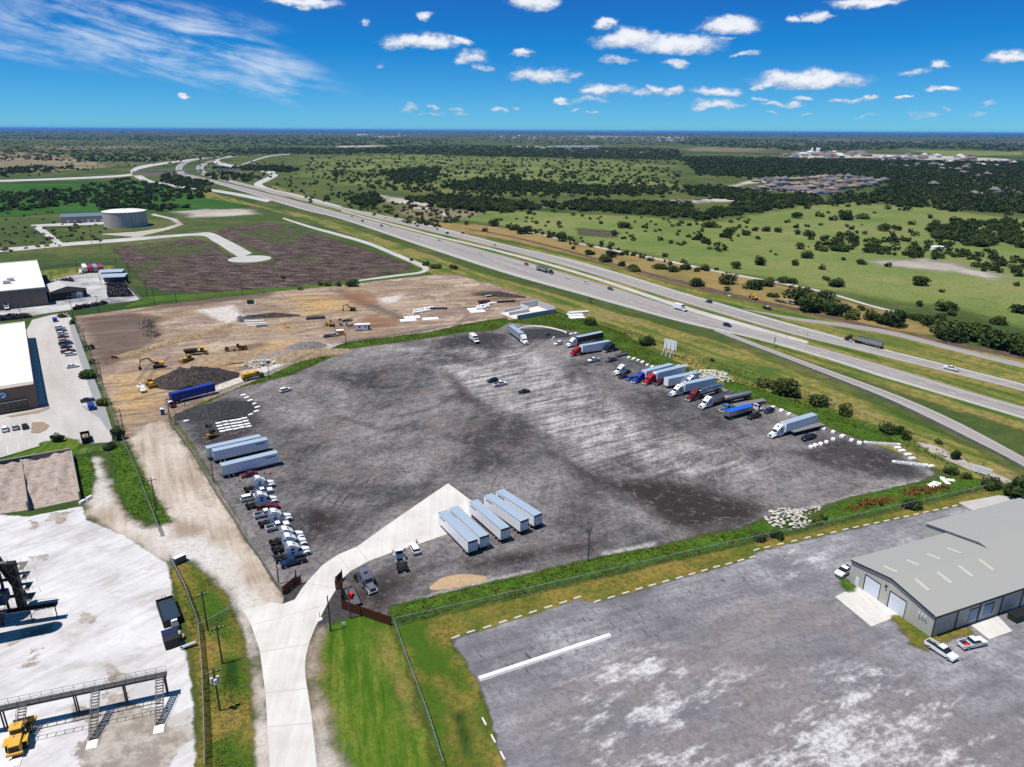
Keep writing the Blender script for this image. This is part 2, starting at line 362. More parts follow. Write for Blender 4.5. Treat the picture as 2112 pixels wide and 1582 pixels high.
def ribbon(name, A, B, mat, z, parent=None, kind='structure', kerb=0.0):
    n = len(A); V = np.zeros((2*n, 3)); V[:n, :2] = A; V[n:, :2] = B; V[:, 2] = z
    F = [(i, i+1, n+i+1, n+i) for i in range(n-1)]
    me = bpy.data.meshes.new(name); me.from_pydata(V.tolist(), [], F)
    L = np.concatenate([[0], np.cumsum(np.linalg.norm(np.diff(A, axis=0), axis=1))])
    W = np.linalg.norm(B-A, axis=1)
    a1 = me.attributes.new('along', 'FLOAT', 'POINT'); a1.data.foreach_set('value', np.concatenate([L, L]).astype(np.float32))
    a2 = me.attributes.new('across', 'FLOAT', 'POINT'); a2.data.foreach_set('value', np.concatenate([np.zeros(n), W]).astype(np.float32))
    me.materials.append(mat)
    bm = bmesh.new(); bm.from_mesh(me); bmesh.ops.recalc_face_normals(bm, faces=bm.faces[:])
    if bm.faces[:][0].normal.z < 0: bmesh.ops.reverse_faces(bm, faces=bm.faces[:])
    bm.to_mesh(me); bm.free()
    o = link(name, me, parent)
    if parent is None: tag(o, kind=kind)
    return o

def gmat(name, fn, soft=None, rough=0.95):
    m, t, b, o = new_mat(name); p = t.pos(); r = fn(t, p); col, h = (r if isinstance(r, tuple) else (r, None))
    t.put(b.inputs['Base Color'], col); b.inputs['Roughness'].default_value = rough; b.inputs['Specular IOR Level'].default_value = 0.12
    if h is not None: t.put(b.inputs['Normal'], t.bump(h[0], h[1], h[2]))
    if soft:
        amp, w, sc = soft
        n = t.noise(p, sc, 5, 0.65)
        f = t.smooth(t.math('MULTIPLY_ADD', t.math('SUBTRACT', n, 0.5), amp, t.attr('sd')), -w, w)
        tr = t.new('ShaderNodeBsdfTransparent'); mx = t.new('ShaderNodeMixShader')
        t.put(mx.inputs[0], f); t.l.new(tr.outputs[0], mx.inputs[1]); t.l.new(b.outputs[0], mx.inputs[2]); t.l.new(mx.outputs[0], o.inputs[0])
    return m
def mk(t, p, name, w=1.5, amp=5.0, sc=0.12):
    """a stain: its own outline broken up by noise"""
    n = t.noise(p, sc, 6, 0.68)
    return t.smooth(t.math('MULTIPLY_ADD', t.math('SUBTRACT', n, 0.5), amp, t.attr(name)), -w, w)
ANG = math.atan2(.52, .85)

def f_ground(t, p):
    n1 = t.noise(p, 0.0011, 5, 0.6); n2 = t.noise(p, 0.011, 5, 0.65); n3 = t.noise(p, 0.15, 5, 0.7); n4 = t.noise(t.map(p, scale=(1, .35, 1)), 0.0045, 4, 0.6)
    c = t.ramp(n1, [(.3, (.038, .068, .014)), (.5, (.064, .092, .022)), (.7, (.125, .122, .046))])
    c = t.mix(t.smooth(n4, .48, .62), c, (.022, .052, .010))
    c = t.mix(t.math('MULTIPLY', t.smooth(n2, .46, .62), .85), c, (.125, .128, .040))
    c = t.mix(t.math('MULTIPLY', t.smooth(t.noise(p, .004, 5, .68), .54, .66), .7), c, (.165, .145, .07))
    n5 = t.noise(p, .9, 3, .7)
    c = t.mix(t.math('MULTIPLY', t.smooth(n3, .40, .66), 0.6), c, (.032, .055, .014))
    return t.mix(t.math('MULTIPLY', t.smooth(n5, .45, .62), .4), c, (.03, .045, .012))
def f_pasture(t, p):
    n1 = t.noise(p, 0.01, 4, 0.6); n2 = t.noise(p, 0.09, 5, 0.7); n3 = t.noise(p, 0.6, 4, 0.7)
    c = t.ramp(n1, [(.3, (.110, .158, .036)), (.5, (.160, .192, .052)), (.72, (.235, .222, .088))])
    c = t.mix(t.smooth(n2, .5, .78), c, (.080, .125, .032))
    return t.mix(t.math('MULTIPLY', t.smooth(n3, .42, .62), .5), c, (.060, .090, .026))
def f_meadow(t, p):
    n1 = t.noise(p, 0.012, 4, 0.6); n2 = t.noise(p, 0.1, 5, 0.7)
    c = t.ramp(n1, [(.3, (.018, .062, .008)), (.55, (.030, .090, .010)), (.8, (.055, .110, .018))])
    return t.mix(t.smooth(n2, .5, .8), c, (.020, .040, .010))
def f_verge(t, p):       # roadside grass, half dry
    n1 = t.noise(p, 0.03, 5, 0.65); n2 = t.noise(p, 0.35, 5, 0.7); n3 = t.noise(t.map(p, rot=-math.atan2(-.85, .52), scale=(.012, .14, 1)), 1.0, 4, 0.6)
    c = t.ramp(t.math('MULTIPLY_ADD', n3, .6, t.math('MULTIPLY', n1, .4)), [(.40, (.048, .098, .010)), (.47, (.105, .128, .024)), (.54, (.225, .185, .05)), (.62, (.22, .165, .075))])
    return t.mix(t.math('MULTIPLY', t.smooth(n2, .44, .6), .55), c, (.048, .070, .018))
def f_weeds(t, p):
    n1 = t.noise(p, 0.12, 4, 0.6); n2 = t.noise(p, 0.9, 5, 0.7)
    c = t.ramp(n1, [(.3, (.035, .085, .008)), (.6, (.068, .135, .012)), (.8, (.12, .14, .025))])
    return t.mix(t.smooth(n2, .4, .75), c, (.018, .036, .006))
def f_lawn(t, p):
    n1 = t.noise(p, 0.07, 5, 0.6); n2 = t.noise(p, 1.1, 5, 0.75)
    st = t.noise(t.map(p, rot=-R(104), scale=(.06, .5, 1)), 1.0, 5, 0.7, .4)
    c = t.ramp(t.math('MULTIPLY_ADD', st, .7, t.math('MULTIPLY', n1, .3)), [(.38, (.032, .085, .004)), (.5, (.062, .120, .008)), (.6, (.14, .165, .024))])
    c = t.mix(mk(t, p, 'dry', 2.5, 8.0, .16), c, (.20, .155, .045))
    return t.mix(t.math('MULTIPLY', t.smooth(n2, .46, .6), .5), c, (.030, .075, .006))
def f_drygrass(t, p):
    n1 = t.noise(p, 0.09, 5, 0.68); n2 = t.noise(p, 0.9, 4, 0.7)
    c = t.ramp(n1, [(.3, (.052, .095, .010)), (.45, (.115, .120, .020)), (.6, (.215, .155, .035)), (.75, (.19, .125, .05))])
    c = t.mix(mk(t, p, 'green', 2.5, 9.0, .14), c, (.042, .100, .006))
    c = t.mix(mk(t, p, 'wet', 1.2, 2.0, .3), c, (.008, .040, .004))
    return t.mix(t.math('MULTIPLY', t.smooth(n2, .46, .6), .55), c, (.05, .058, .012))
def f_lot(t, p):
    n1 = t.noise(p, 0.026, 6, 0.66, .4); n2 = t.noise(t.map(p, rot=-ANG, scale=(.05, .42, 1)), 1.0, 6, 0.7, .3); n3 = t.noise(p, 0.75, 6, 0.78); n4 = t.noise(t.map(p, rot=-ANG-.9, scale=(.04, .26, 1)), 1.0, 5, 0.7, .5)
    v = t.math('MULTIPLY_ADD', n2, .12, t.math('MULTIPLY_ADD', n1, .70, t.math('MULTIPLY', n4, .18)))
    c = t.ramp(v, [(.41, (.052, .050, .053)), (.47, (.108, .103, .106)), (.52, (.165, .154, .155)), (.59, (.255, .235, .228))])
    brown = t.noise(p, 0.06, 5, 0.65)
    c = t.mix(t.math('MULTIPLY', t.smooth(brown, .46, .64), .5), c, (.175, .142, .132))
    bl = t.noise(t.map(p, rot=-ANG-.3, scale=(.07, .16, 1)), 1.0, 6, .74, .6)
    c = t.mix(t.math('MULTIPLY', t.smooth(bl, .55, .72), .6), c, (.066, .063, .066))
    c = t.mix(t.math('MULTIPLY', t.smooth(bl, .42, .30), .5), c, (.25, .23, .222))
    pm = mk(t, p, 'pale', 7.0, 22.0, .06)
    pv = t.math('MULTIPLY', pm, t.math('MULTIPLY', t.smooth(t.math('MULTIPLY_ADD', n4, .45, n2), .58, .90), t.smooth(n1, .34, .6)))
    c = t.mix(t.math('MULTIPLY', t.math('MULTIPLY', pm, t.smooth(n2, .52, .36)), .4), c, (.075, .070, .072))
    c = t.mix(t.math('MULTIPLY', pv, .95), c, (.48, .455, .44))
    c = t.mix(t.math('MULTIPLY', mk(t, p, 'dark', 3.5, 12.0, .12), .8), c, (.026, .024, .025))
    c = t.mix(t.math('MULTIPLY', mk(t, p, 'brown', 4.5, 8.0, .12), .97), c, (.030, .023, .021))
    c = t.mix(t.math('MULTIPLY', mk(t, p, 'streak', 1.2, 4.5, .2), .55), c, (.055, .05, .052))
    c = t.mix(t.math('MULTIPLY', mk(t, p, 'edge', 1.0, 3.0, .3), .8), c, (.40, .38, .36))
    gr = t.noise(p, .28, 6, .8)
    c = t.mix(t.math('MULTIPLY', t.smooth(gr, .52, .60), .45), c, t.mix(.6, c, (.03, .027, .026)))
    c = t.mix(t.math('MULTIPLY', t.smooth(gr, .46, .40), .3), c, (.26, .24, .232))
    c = t.mix(t.math('MULTIPLY', t.smooth(n3, .47, .58), .55), c, t.mix(.75, c, (.015, .015, .015)))
    sp = t.noise(p, 1.9, 2, 0.5); c = t.mix(t.smooth(sp, .74, .80), c, (.42, .41, .40))
    return c, (n3, .35, .06)
def f_yard(t, p):
    n1 = t.noise(p, 0.05, 5, 0.65); n2 = t.noise(t.map(p, rot=-.38, scale=(.05, .3, 1)), 1.0, 5, 0.7); n3 = t.noise(p, 0.9, 5, 0.72); n4 = t.noise(p, .022, 4, .6)
    c = t.ramp(t.math('MULTIPLY_ADD', n2, .4, t.math('MULTIPLY', n1, .6)), [(.38, (.118, .115, .127)), (.5, (.195, .190, .205)), (.6, (.30, .294, .31))])
    c = t.mix(t.math('MULTIPLY', t.math('MULTIPLY', mk(t, p, 'brown', 4, 14, .1), t.smooth(n1, .38, .58)), .6), c, (.175, .142, .134))
    wv = t.math('MULTIPLY_ADD', t.noise(t.map(p, rot=-.55, scale=(.035, .09, 1)), 1.0, 4, .6), .5, t.math('MULTIPLY', t.noise(t.map(p, rot=-.55, scale=(.16, .4, 1)), 1.0, 7, .75), .5))
    c = t.mix(t.math('MULTIPLY', t.math('MULTIPLY', mk(t, p, 'pale', 5, 14, .08), t.smooth(wv, .50, .60)), .85), c, (.54, .53, .535))
    c = t.mix(t.math('MULTIPLY', t.smooth(t.noise(t.map(p, rot=R(60), scale=(.3, .9, 1)), 1.0, 4, .8), .57, .63), t.math('MULTIPLY', mk(t, p, 'scuff', 3, 6, .2), .8)), c, (.045, .043, .044))
    c = t.mix(t.math('MULTIPLY', t.smooth(t.noise(p, .3, 6, .8), .51, .60), .4), c, (.11, .104, .108))
    c = t.mix(t.math('MULTIPLY', t.smooth(n3, .46, .60), .45), c, (.10, .096, .098))
    return c, (n3, .3, .05)
def f_dirt(t, p):
    n1 = t.noise(p, 0.02, 5, 0.62); n2 = t.noise(t.map(p, rot=-.3, scale=(.02, .16, 1)), 1.0, 5, 0.68); n3 = t.noise(p, 0.5, 5, 0.75)
    c = t.ramp(t.math('MULTIPLY_ADD', n2, .55, t.math('MULTIPLY', n1, .45)), [(.36, (.110, .072, .050)), (.46, (.235, .165, .112)), (.54, (.345, .262, .190)), (.63, (.50, .42, .335))])
    ch = t.noise(p, .11, 6, .76, .8); pk = t.noise(p, .035, 5, .7, .5)
    c = t.mix(t.math('MULTIPLY', t.smooth(pk, .52, .60), .65), c, (.20, .145, .125))
    c = t.mix(t.math('MULTIPLY', t.smooth(pk, .44, .36), .6), c, (.42, .33, .215))
    c = t.mix(t.math('MULTIPLY', t.smooth(ch, .54, .64), .7), c, (.115, .078, .056))
    c = t.mix(t.math('MULTIPLY', t.smooth(ch, .44, .34), .6), c, (.44, .36, .285))
    c = t.mix(t.math('MULTIPLY', t.math('MULTIPLY', mk(t, p, 'yellow', 7, 26, .07), t.smooth(n2, .36, .6)), .9), c, (.45, .29, .11))
    c = t.mix(t.math('MULTIPLY', mk(t, p, 'white', 3, 9, .1), .85), c, (.56, .53, .50))
    c = t.mix(t.math('MULTIPLY', mk(t, p, 'dark', 4, 13, .08), .78), c, (.072, .050, .040))
    c = t.mix(t.math('MULTIPLY', mk(t, p, 'rust', 3, 9, .1), .7), c, (.22, .105, .05))
    c = t.mix(t.math('MULTIPLY', mk(t, p, 'ruts', .35, 1.2, .4), .6), c, (.10, .075, .065))
    return t.mix(t.math('MULTIPLY', t.smooth(n3, .44, .62), .5), c, (.14, .10, .08)), (n3, .5, .12)
def f_haul(t, p):
    n1 = t.noise(p, 0.05, 5, 0.65); n2 = t.noise(t.map(p, rot=-R(118), scale=(.03, .5, 1)), 1.0, 5, 0.7); n3 = t.noise(p, 0.8, 5, 0.75)
    c = t.ramp(t.math('MULTIPLY_ADD', n2, .5, t.math('MULTIPLY', n1, .5)), [(.34, (.21, .155, .11)), (.46, (.36, .295, .235)), (.6, (.49, .435, .375))])
    c = t.mix(t.math('MULTIPLY', mk(t, p, 'dusty', 3, 8, .1), .85), c, (.52, .50, .475))
    c = t.mix(t.math('MULTIPLY', mk(t, p, 'brown', 2, 6, .2), .7), c, (.225, .16, .11))
    return t.mix(t.math('MULTIPLY', t.smooth(n3, .46, .64), .4), c, (.20, .155, .12)), (n3, .4, .08)
def f_conc(t, p):
    n1 = t.noise(p, 0.12, 5, 0.62); n2 = t.noise(t.map(p, rot=-R(96), scale=(.05, .7, 1)), 1.0, 4, 0.6); n3 = t.noise(p, 1.2, 4, 0.7)
    c = t.ramp(t.math('MULTIPLY_ADD', n2, .4, t.math('MULTIPLY', n1, .6)), [(.36, (.46, .435, .40)), (.5, (.53, .507, .475)), (.64, (.59, .57, .545))])
    return t.mix(t.math('MULTIPLY', t.smooth(n3, .5, .7), .22), c, (.36, .34, .315))
def f_plant(t, p):
    n1 = t.noise(p, 0.08, 5, 0.65); n2 = t.noise(t.map(p, rot=-.9, scale=(.08, .5, 1)), 1.0, 5, 0.65); n3 = t.noise(p, 0.5, 5, 0.7)
    c = t.ramp(t.math('MULTIPLY_ADD', n2, .4, t.math('MULTIPLY', n1, .6)), [(.36, (.37, .355, .345)), (.5, (.50, .488, .488)), (.62, (.585, .575, .58))])
    wt_ = t.math('MULTIPLY', mk(t, p, 'wet', .3, 7.0, .3), .9)
    c = t.mix(wt_, c, t.mix(t.smooth(t.noise(p, .25, 5, .7), .4, .62), (.20, .165, .132), (.36, .32, .275)))
    ds = t.noise(t.map(p, rot=-.5, scale=(.07, .14, 1)), 1.0, 6, .72, .5)
    c = t.mix(t.math('MULTIPLY', t.smooth(ds, .53, .66), .55), c, (.33, .30, .275))
    return t.mix(t.math('MULTIPLY', t.smooth(n3, .52, .70), .4), c, (.40, .385, .375))
def f_brown(t, p):
    n1 = t.noise(p, 0.016, 5, 0.65); n2 = t.noise(t.map(p, rot=.15, scale=(.6, 1.6, 1)), .11, 5, .78); n3 = t.noise(p, .45, 4, .7)
    c = t.ramp(n2, [(.38, (.026, .018, .016)), (.5, (.075, .052, .044)), (.61, (.145, .108, .090))])
    c = t.mix(t.math('MULTIPLY', t.smooth(n1, .56, .68), .5), c, (.060, .075, .026))
    c = t.mix(t.math('MULTIPLY', mk(t, p, 'green', 8, 34, .06), .7), c, (.060, .085, .022))
    return t.mix(t.math('MULTIPLY', t.smooth(n3, .45, .8), .5), c, (.035, .026, .022))
def f_asph(t, p):        # highway lanes of worn concrete/asphalt, wheel paths running along
    al = t.attr('along'); ac = t.attr('across')
    v = t.new('ShaderNodeCombineXYZ'); t.put(v.inputs[0], t.math('MULTIPLY', al, .012)); t.put(v.inputs[1], t.math('MULTIPLY', ac, .55))
    n1 = t.noise(v.outputs[0], 1.0, 4, .65); n2 = t.noise(p, .25, 4, .7)
    c = t.ramp(n1, [(.3, (.195, .178, .168)), (.5, (.265, .245, .232)), (.7, (.34, .318, .30))])
    return t.mix(t.math('MULTIPLY', t.smooth(n2, .5, .85), .3), c, (.17, .155, .145))
def f_newconc(t, p):
    n1 = t.noise(p, .05, 4, .6); n2 = t.noise(p, .6, 4, .7)
    c = t.ramp(n1, [(.3, (.36, .345, .325)), (.7, (.46, .445, .425))]); return t.mix(t.math('MULTIPLY', t.smooth(n2, .48, .66), .3), c, (.28, .265, .245))
GM = dict(ground=gmat('grassland', f_ground), pasture=gmat('pasture', f_pasture, (60, 14, .018)), farpast=gmat('far_pasture', f_pasture, (420, 110, .004)), meadow=gmat('meadow', f_meadow, (60, 14, .018)),
          verge=gmat('verge_grass', f_verge, (10, 2.5, .08)), weeds=gmat('weed_bank', f_weeds, (3.5, .8, .3)), lawn=gmat('lawn', f_lawn, (4.5, 1.0, .22)), dry=gmat('dry_grass', f_drygrass, (4.0, .8, .25)),
          lot=gmat('gravel_lot', f_lot, (2.4, .5, .35)), yard=gmat('worn_asphalt', f_yard, (2.0, .4, .35)), dirt=gmat('graded_dirt', f_dirt, (6, 1.2, .15)), haul=gmat('haul_road', f_haul, (7, 1.8, .16)),
          park=gmat('parking_concrete', lambda t, p: t.mix(t.math('MULTIPLY', t.smooth(t.noise(p, .7, 5, .72), .48, .66), .3), t.ramp(t.noise(t.map(p, rot=-R(124), scale=(.02, .1, 1)), 1.0, 5, .65), [(.35, (.36, .335, .31)), (.65, (.47, .445, .42))]), (.29, .265, .24))), conc=gmat('road_concrete', f_conc), plant=gmat('dusty_concrete', f_plant, (1.6, .3, .4)), brown=gmat('fallow_scrub', f_brown, (10, 2.5, .08)), asph=gmat('highway_surface', f_asph), newc=gmat('new_concrete', f_newconc),
          shoulder=gmat('shoulder_concrete', lambda t, p: t.ramp(t.noise(p, .3, 5, .7), [(.3, (.30, .28, .265)), (.7, (.42, .40, .38))])),
          newsoft=gmat('bare_caliche', f_newconc, (10, 2, .08)))
PAINTW = M('road_paint_white', (.62, .62, .60), .8, 0, .2, 0, .5, .6)
# ------------------------------------------------------------------ the lie of the land
xs = np.concatenate([-np.geomspace(60000, 40, 90), np.linspace(-30, 30, 5), np.geomspace(40, 60000, 90)])
ys = np.concatenate([[-3000, -800, -200, 0], np.geomspace(60, 70000, 170)])
X, Y = np.meshgrid(xs, ys); Z = np.zeros_like(X)
def relief(x, y):
    r = np.hypot(x, y); f = np.clip((r-5000)/9000, 0, 1)
    h = 0.5*np.sin(x/2300+1.3)+0.5*np.sin(y/3100+x/5200)+0.35*np.sin(x/900+y/1500)+.25*np.sin(x/430-y/2600)
    return f*np.maximum(h+.25, -.2)*22
Z = relief(X, Y)
idx = np.arange(X.size).reshape(X.shape)
Q = np.stack([idx[:-1, :-1], idx[:-1, 1:], idx[1:, 1:], idx[1:, :-1]], -1).reshape(-1, 4)
me = bpy.data.meshes.new('ground'); me.vertices.add(X.size); me.vertices.foreach_set('co', np.column_stack([X.ravel(), Y.ravel(), Z.ravel()]).astype(np.float32).ravel())
me.loops.add(Q.size); me.loops.foreach_set('vertex_index', Q.astype(np.int32).ravel()); me.polygons.add(len(Q)); me.polygons.foreach_set('loop_start', np.arange(0, Q.size, 4, dtype=np.int32))
me.update(calc_edges=True); me.materials.append(GM['ground']); me.polygons.foreach_set('use_smooth', [True]*len(Q))
tag(link('ground', me), kind='structure')

# far country: pastures, fields and bare ground told apart by colour
sheet('pasture', [(830, 445), (1000, 432), (1200, 440), (1330, 447), (1480, 458), (1560, 440), (1700, 415), (1900, 425), (2000, 440), (2300, 470), (2500, 700), (2112, 680), (1960, 640), (1800, 612), (1650, 590), (1450, 552), (1250, 510), (1100, 475), (950, 455)], GM['pasture'], .010, 9.0, 40)
sheet('pasture', [(620, 330), (800, 318), (1000, 322), (1250, 330), (1400, 345), (1400, 400), (1250, 395), (1080, 400), (900, 398), (760, 385), (640, 362)], GM['farpast'], .012, 22.0, 220)
sheet('meadow', [(-300, 385), (0, 378), (230, 372), (300, 378), (420, 400), (520, 415), (500, 432), (330, 436), (120, 440), (-300, 470)], GM['meadow'], .011, 14.0, 40)
sheet('pasture', [(1830, 305), (1940, 298), (2112, 300), (2112, 320), (1960, 322)], GM['pasture'], .012, 40.0, 80)
def f_field(t, p):
    n = t.noise(t.map(p, scale=(1, .4, 1)), .012, 5, .65); return t.ramp(n, [(.3, (.13, .115, .06)), (.55, (.20, .165, .095)), (.8, (.27, .22, .14))])
def f_caliche(t, p):
    n = t.noise(p, .01, 5, .65); return t.ramp(n, [(.3, (.26, .23, .19)), (.6, (.42, .385, .33)), (.8, (.52, .48, .43))])
GM['field'] = gmat('dry_field', f_field, (60, 12, .015)); GM['farfield'] = gmat('far_field', f_field, (300, 80, .004)); GM['caliche'] = gmat('caliche', f_caliche, (40, 10, .02))
sheet('dry_field', [(-200, 318), (0, 312), (120, 318), (200, 335), (230, 345), (120, 352), (-200, 360)], GM['field'], .014, 25.0, 60)
for q in ([(735, 276), (800, 279), (860, 285), (900, 290), (870, 293), (800, 287), (740, 281)], [(960, 296), (1060, 293), (1140, 302), (1130, 307), (1040, 301)], [(1210, 277), (1280, 279), (1270, 281), (1210, 281)], [(1610, 322), (1700, 317), (1800, 318), (1960, 322), (2080, 328), (2080, 333), (1930, 331), (1780, 325), (1640, 327)], [(940, 286), (1180, 290), (1180, 292), (960, 291)], [(690, 303), (720, 299), (800, 297), (800, 301), (720, 304)]):
    sheet('bare_ground', q, GM['caliche'], .016, 30.0, 60)
sheet('bare_ground', [(360, 437), (420, 432), (500, 430), (530, 441), (470, 446), (400, 449)], GM['caliche'], .016, 5.0, 20)
sheet('bare_ground', [(1800, 540), (1900, 533), (1980, 545), (2075, 570), (2040, 572), (1960, 560), (1860, 552)], GM['caliche'], .016, 5.0, 20)
sheet('bare_ground', [(1500, 385), (1545, 372), (1610, 370), (1600, 374), (1540, 379), (1510, 390)], GM['caliche'], .016, 8.0, 20)
for q in ([(760, 400), (850, 412), (900, 420), (880, 425), (800, 416)], [(990, 420), (1060, 424), (1120, 427), (1060, 430), (1000, 425)], [(1200, 424), (1320, 417), (1400, 412), (1420, 415), (1330, 422), (1230, 429)], [(1408, 413), (1520, 408), (1600, 410), (1520, 415), (1410, 420)]):
    sheet('bare_ground', q, GM['caliche'], .018, 10.0, 30)
sheet('dry_field', [(830, 425), (930, 430), (1000, 442), (960, 450), (880, 452), (820, 440)], GM['field'], .015, 8.0, 30)
sheet('dry_field', [(1190, 470), (1280, 478), (1270, 490), (1200, 486)], gmat('scrub_patch', lambda t, p: t.ramp(t.noise(p, .1, 5, .7), [(.3, (.035, .045, .02)), (.7, (.10, .09, .05))]), (14, 4, .05)), .017, 4.0, 20)

for q in ([(950, 281), (1300, 279), (1420, 283), (1300, 286), (1000, 285)], [(1560, 291), (1750, 288), (1960, 293), (1800, 299), (1600, 298)], [(1440, 300), (1600, 306), (1560, 313), (1400, 312)], [(1950, 296), (2112, 292), (2200, 300), (2000, 304)], [(300, 283), (560, 285), (700, 292), (400, 291)], [(0, 299), (180, 297), (330, 304), (100, 309)], [(880, 295), (960, 293), (1000, 300), (900, 301)], [(1150, 312), (1300, 309), (1380, 314), (1200, 318)]):
    sheet('dry_field', q, GM['farfield'], .015, 60.0, 200)
# roadside grass between the lot and the highway, and beyond it
sheet('verge', [(430, 395), (540, 425), (620, 440), (704, 462), (870, 520), (1040, 575), (1210, 625), (1400, 680), (1545, 725), (1700, 790), (1800, 830), (1960, 900), (2112, 985), (2300, 1090), (2250, 1120), (2112, 1010), (1950, 975), (1800, 915), (1640, 850), (1480, 790), (1300, 700), (1140, 640), (1030, 600), (890, 565), (760, 500), (640, 455), (520, 425), (380, 400)], GM['verge'], .020, 4.0, 12)
sheet('verge', [(560, 380), (700, 425), (860, 455), (1030, 495), (1200, 530), (1400, 590), (1560, 625), (1800, 668), (2112, 740), (2600, 860), (2600, 1180), (2112, 890), (1700, 760), (1400, 645), (1200, 580), (1000, 520), (860, 480), (700, 440), (560, 400)], GM['verge'], .018, 5.0, 12)
def f_dryslope(t, p):
    n1 = t.noise(p, .03, 5, .65); n2 = t.noise(p, .3, 4, .7)
    c = t.ramp(n1, [(.3, (.13, .12, .035)), (.5, (.235, .165, .06)), (.7, (.28, .19, .085))]); return t.mix(t.math('MULTIPLY', t.smooth(n2, .45, .8), .5), c, (.07, .075, .02))
GM['slope'] = gmat('dry_slope', f_dryslope, (14, 4, .05))
sheet('dry_slope', [(880, 458), (980, 462), (1095, 478), (1200, 503), (1330, 528), (1500, 563), (1620, 590), (1700, 610), (1800, 634), (1870, 650), (1990, 690), (1900, 690), (1700, 655), (1560, 622), (1400, 588), (1200, 530), (1030, 492), (920, 475)], GM['slope'], .024, 4.0, 14)

# ---- highway
def road(name, pix_a, pix_b, mat, z, step=8.0):
    A = smooth_line(GA(pix_a), step); B = smooth_line(GA(pix_b), step)
    def res(L, n):
        d = np.concatenate([[0], np.cumsum(np.linalg.norm(np.diff(L, axis=0), axis=1))]); s = np.linspace(0, d[-1], n)
        return np.column_stack([np.interp(s, d, L[:, 0]), np.interp(s, d, L[:, 1])])
    n = max(len(A), len(B)); A = res(A, n); B = res(B, n)
    return ribbon(name, A, B, mat, z), A, B
near_up = [(467, 322), (425, 327), (395, 333), (378, 343), (380, 355), (400, 362), (470, 378), (550, 398), (640, 422), (704, 439), (871, 483), (1037, 527), (1204, 575), (1400, 636), (1480, 660), (1679, 714), (1848, 761), (1977, 801), (2112, 839), (2500, 945)]
near_lo = [(455, 322), (412, 327), (382, 333), (364, 343), (366, 356), (385, 364), (450, 380), (533, 405), (620, 431), (704, 452), (871, 508), (1037, 562), (1204, 609), (1400, 663), (1550, 697), (1704, 740), (1798, 771), (1878, 795), (1977, 824), (2112, 864), (2500, 975)]
far_up = [(492, 322), (455, 328), (436, 335), (420, 344), (426, 356), (445, 363), (510, 380), (590, 398), (704, 427), (871, 461), (1037, 503), (1204, 542), (1400, 601), (1480, 624), (1555, 646), (1629, 667), (1828, 721), (1977, 758), (2112, 792), (2500, 890)]
far_lo = [(478, 323), (443, 329), (422, 335), (405, 344), (410, 356), (428, 364), (495, 382), (580, 402), (704, 433), (871, 473), (1037, 514), (1204, 560), (1400, 621), (1480, 645), (1530, 660), (1629, 688), (1828, 737), (1960, 769), (2112, 807), (2500, 910)]
r1, nA, nB = road('highway_carriageway', near_up, near_lo, GM['asph'], .040)
r2, fA, fB = road('highway_carriageway', far_up, far_lo, GM['asph'], .040)
def along(A, B, f): return A+(B-A)*f
def stripe(A, B, f, w, name, z=.046, parent=None):
    C = along(A, B, f); ribbon(name, offset_line(C, w/2), offset_line(C, -w/2), PAINTW, z, parent)
# pale concrete shoulders
ribbon('shoulder', along(nA, nB, .86), nB, GM['shoulder'], .044)
ribbon('shoulder', fA, along(fA, fB, .16), GM['shoulder'], .044)
stripe(nA, nB, .16, .25, 'edge_line', .046, r1); stripe(nA, nB, .84, .25, 'edge_line', .050, r1); stripe(fA, fB, .18, .25, 'edge_line', .050, r2); stripe(fA, fB, .86, .25, 'edge_line', .046, r2)
def dashes(A, B, f, parent, name='lane_dash'):
    C = along(A, B, f); d = np.concatenate([[0], np.cumsum(np.linalg.norm(np.diff(C, axis=0), axis=1))]); s = 0; n = 0
    while s < d[-1]-4 and n < 290:
        p = np.array([np.interp(s, d, C[:, 0]), np.interp(s, d, C[:, 1])]); q = np.array([np.interp(s+3.2, d, C[:, 0]), np.interp(s+3.2, d, C[:, 1])])
        if p[1] < 800 and abs(p[0]) < p[1]*1.2:
            o = link('lane_dash', DASH, parent, (p[0], p[1], .048), math.atan2(*(q-p)[::-1])); n += 1
        s += 12.2
DASH = MB().add([(0, -.11, 0), (3.2, -.11, 0), (3.2, .11, 0), (0, .11, 0)], [(0, 1, 2, 3)]).mesh('lane_dash', PAINTW)
dashes(nA, nB, .36, r1); dashes(nA, nB, .56, r1); dashes(fA, fB, .40, r2); dashes(fA, fB, .63, r2)
# median strip of new concrete, ramps, frontage roads
road('median_strip', [(704, 434), (871, 478), (1037, 518), (1204, 564), (1400, 627), (1540, 668), (1668, 704)], [(704, 436), (871, 481), (1037, 522), (1204, 569), (1400, 635), (1540, 676), (1664, 709)], GM['newc'], .036)
r3, a3, b3 = road('slip_road', [(1480, 676), (1535, 699), (1679, 752), (1778, 788), (1878, 826), (1977, 871), (2040, 904), (2112, 943), (2400, 1105)], [(1470, 683), (1530, 706), (1629, 744), (1729, 784), (1828, 824), (1927, 872), (2027, 922), (2112, 966), (2380, 1130)], GM['asph'], .038)
ribbon('asphalt_shoulder', along(a3, b3, .80), offset_line(b3, -.4), gmat('black_shoulder', lambda t, p: t.ramp(t.noise(p, .3, 4, .7), [(.3, (.035, .035, .037)), (.7, (.09, .088, .088))])), .043)
stripe(a3, b3, .12, .2, 'edge_line', .047, r3); stripe(a3, b3, .78, .2, 'edge_line', .047, r3)
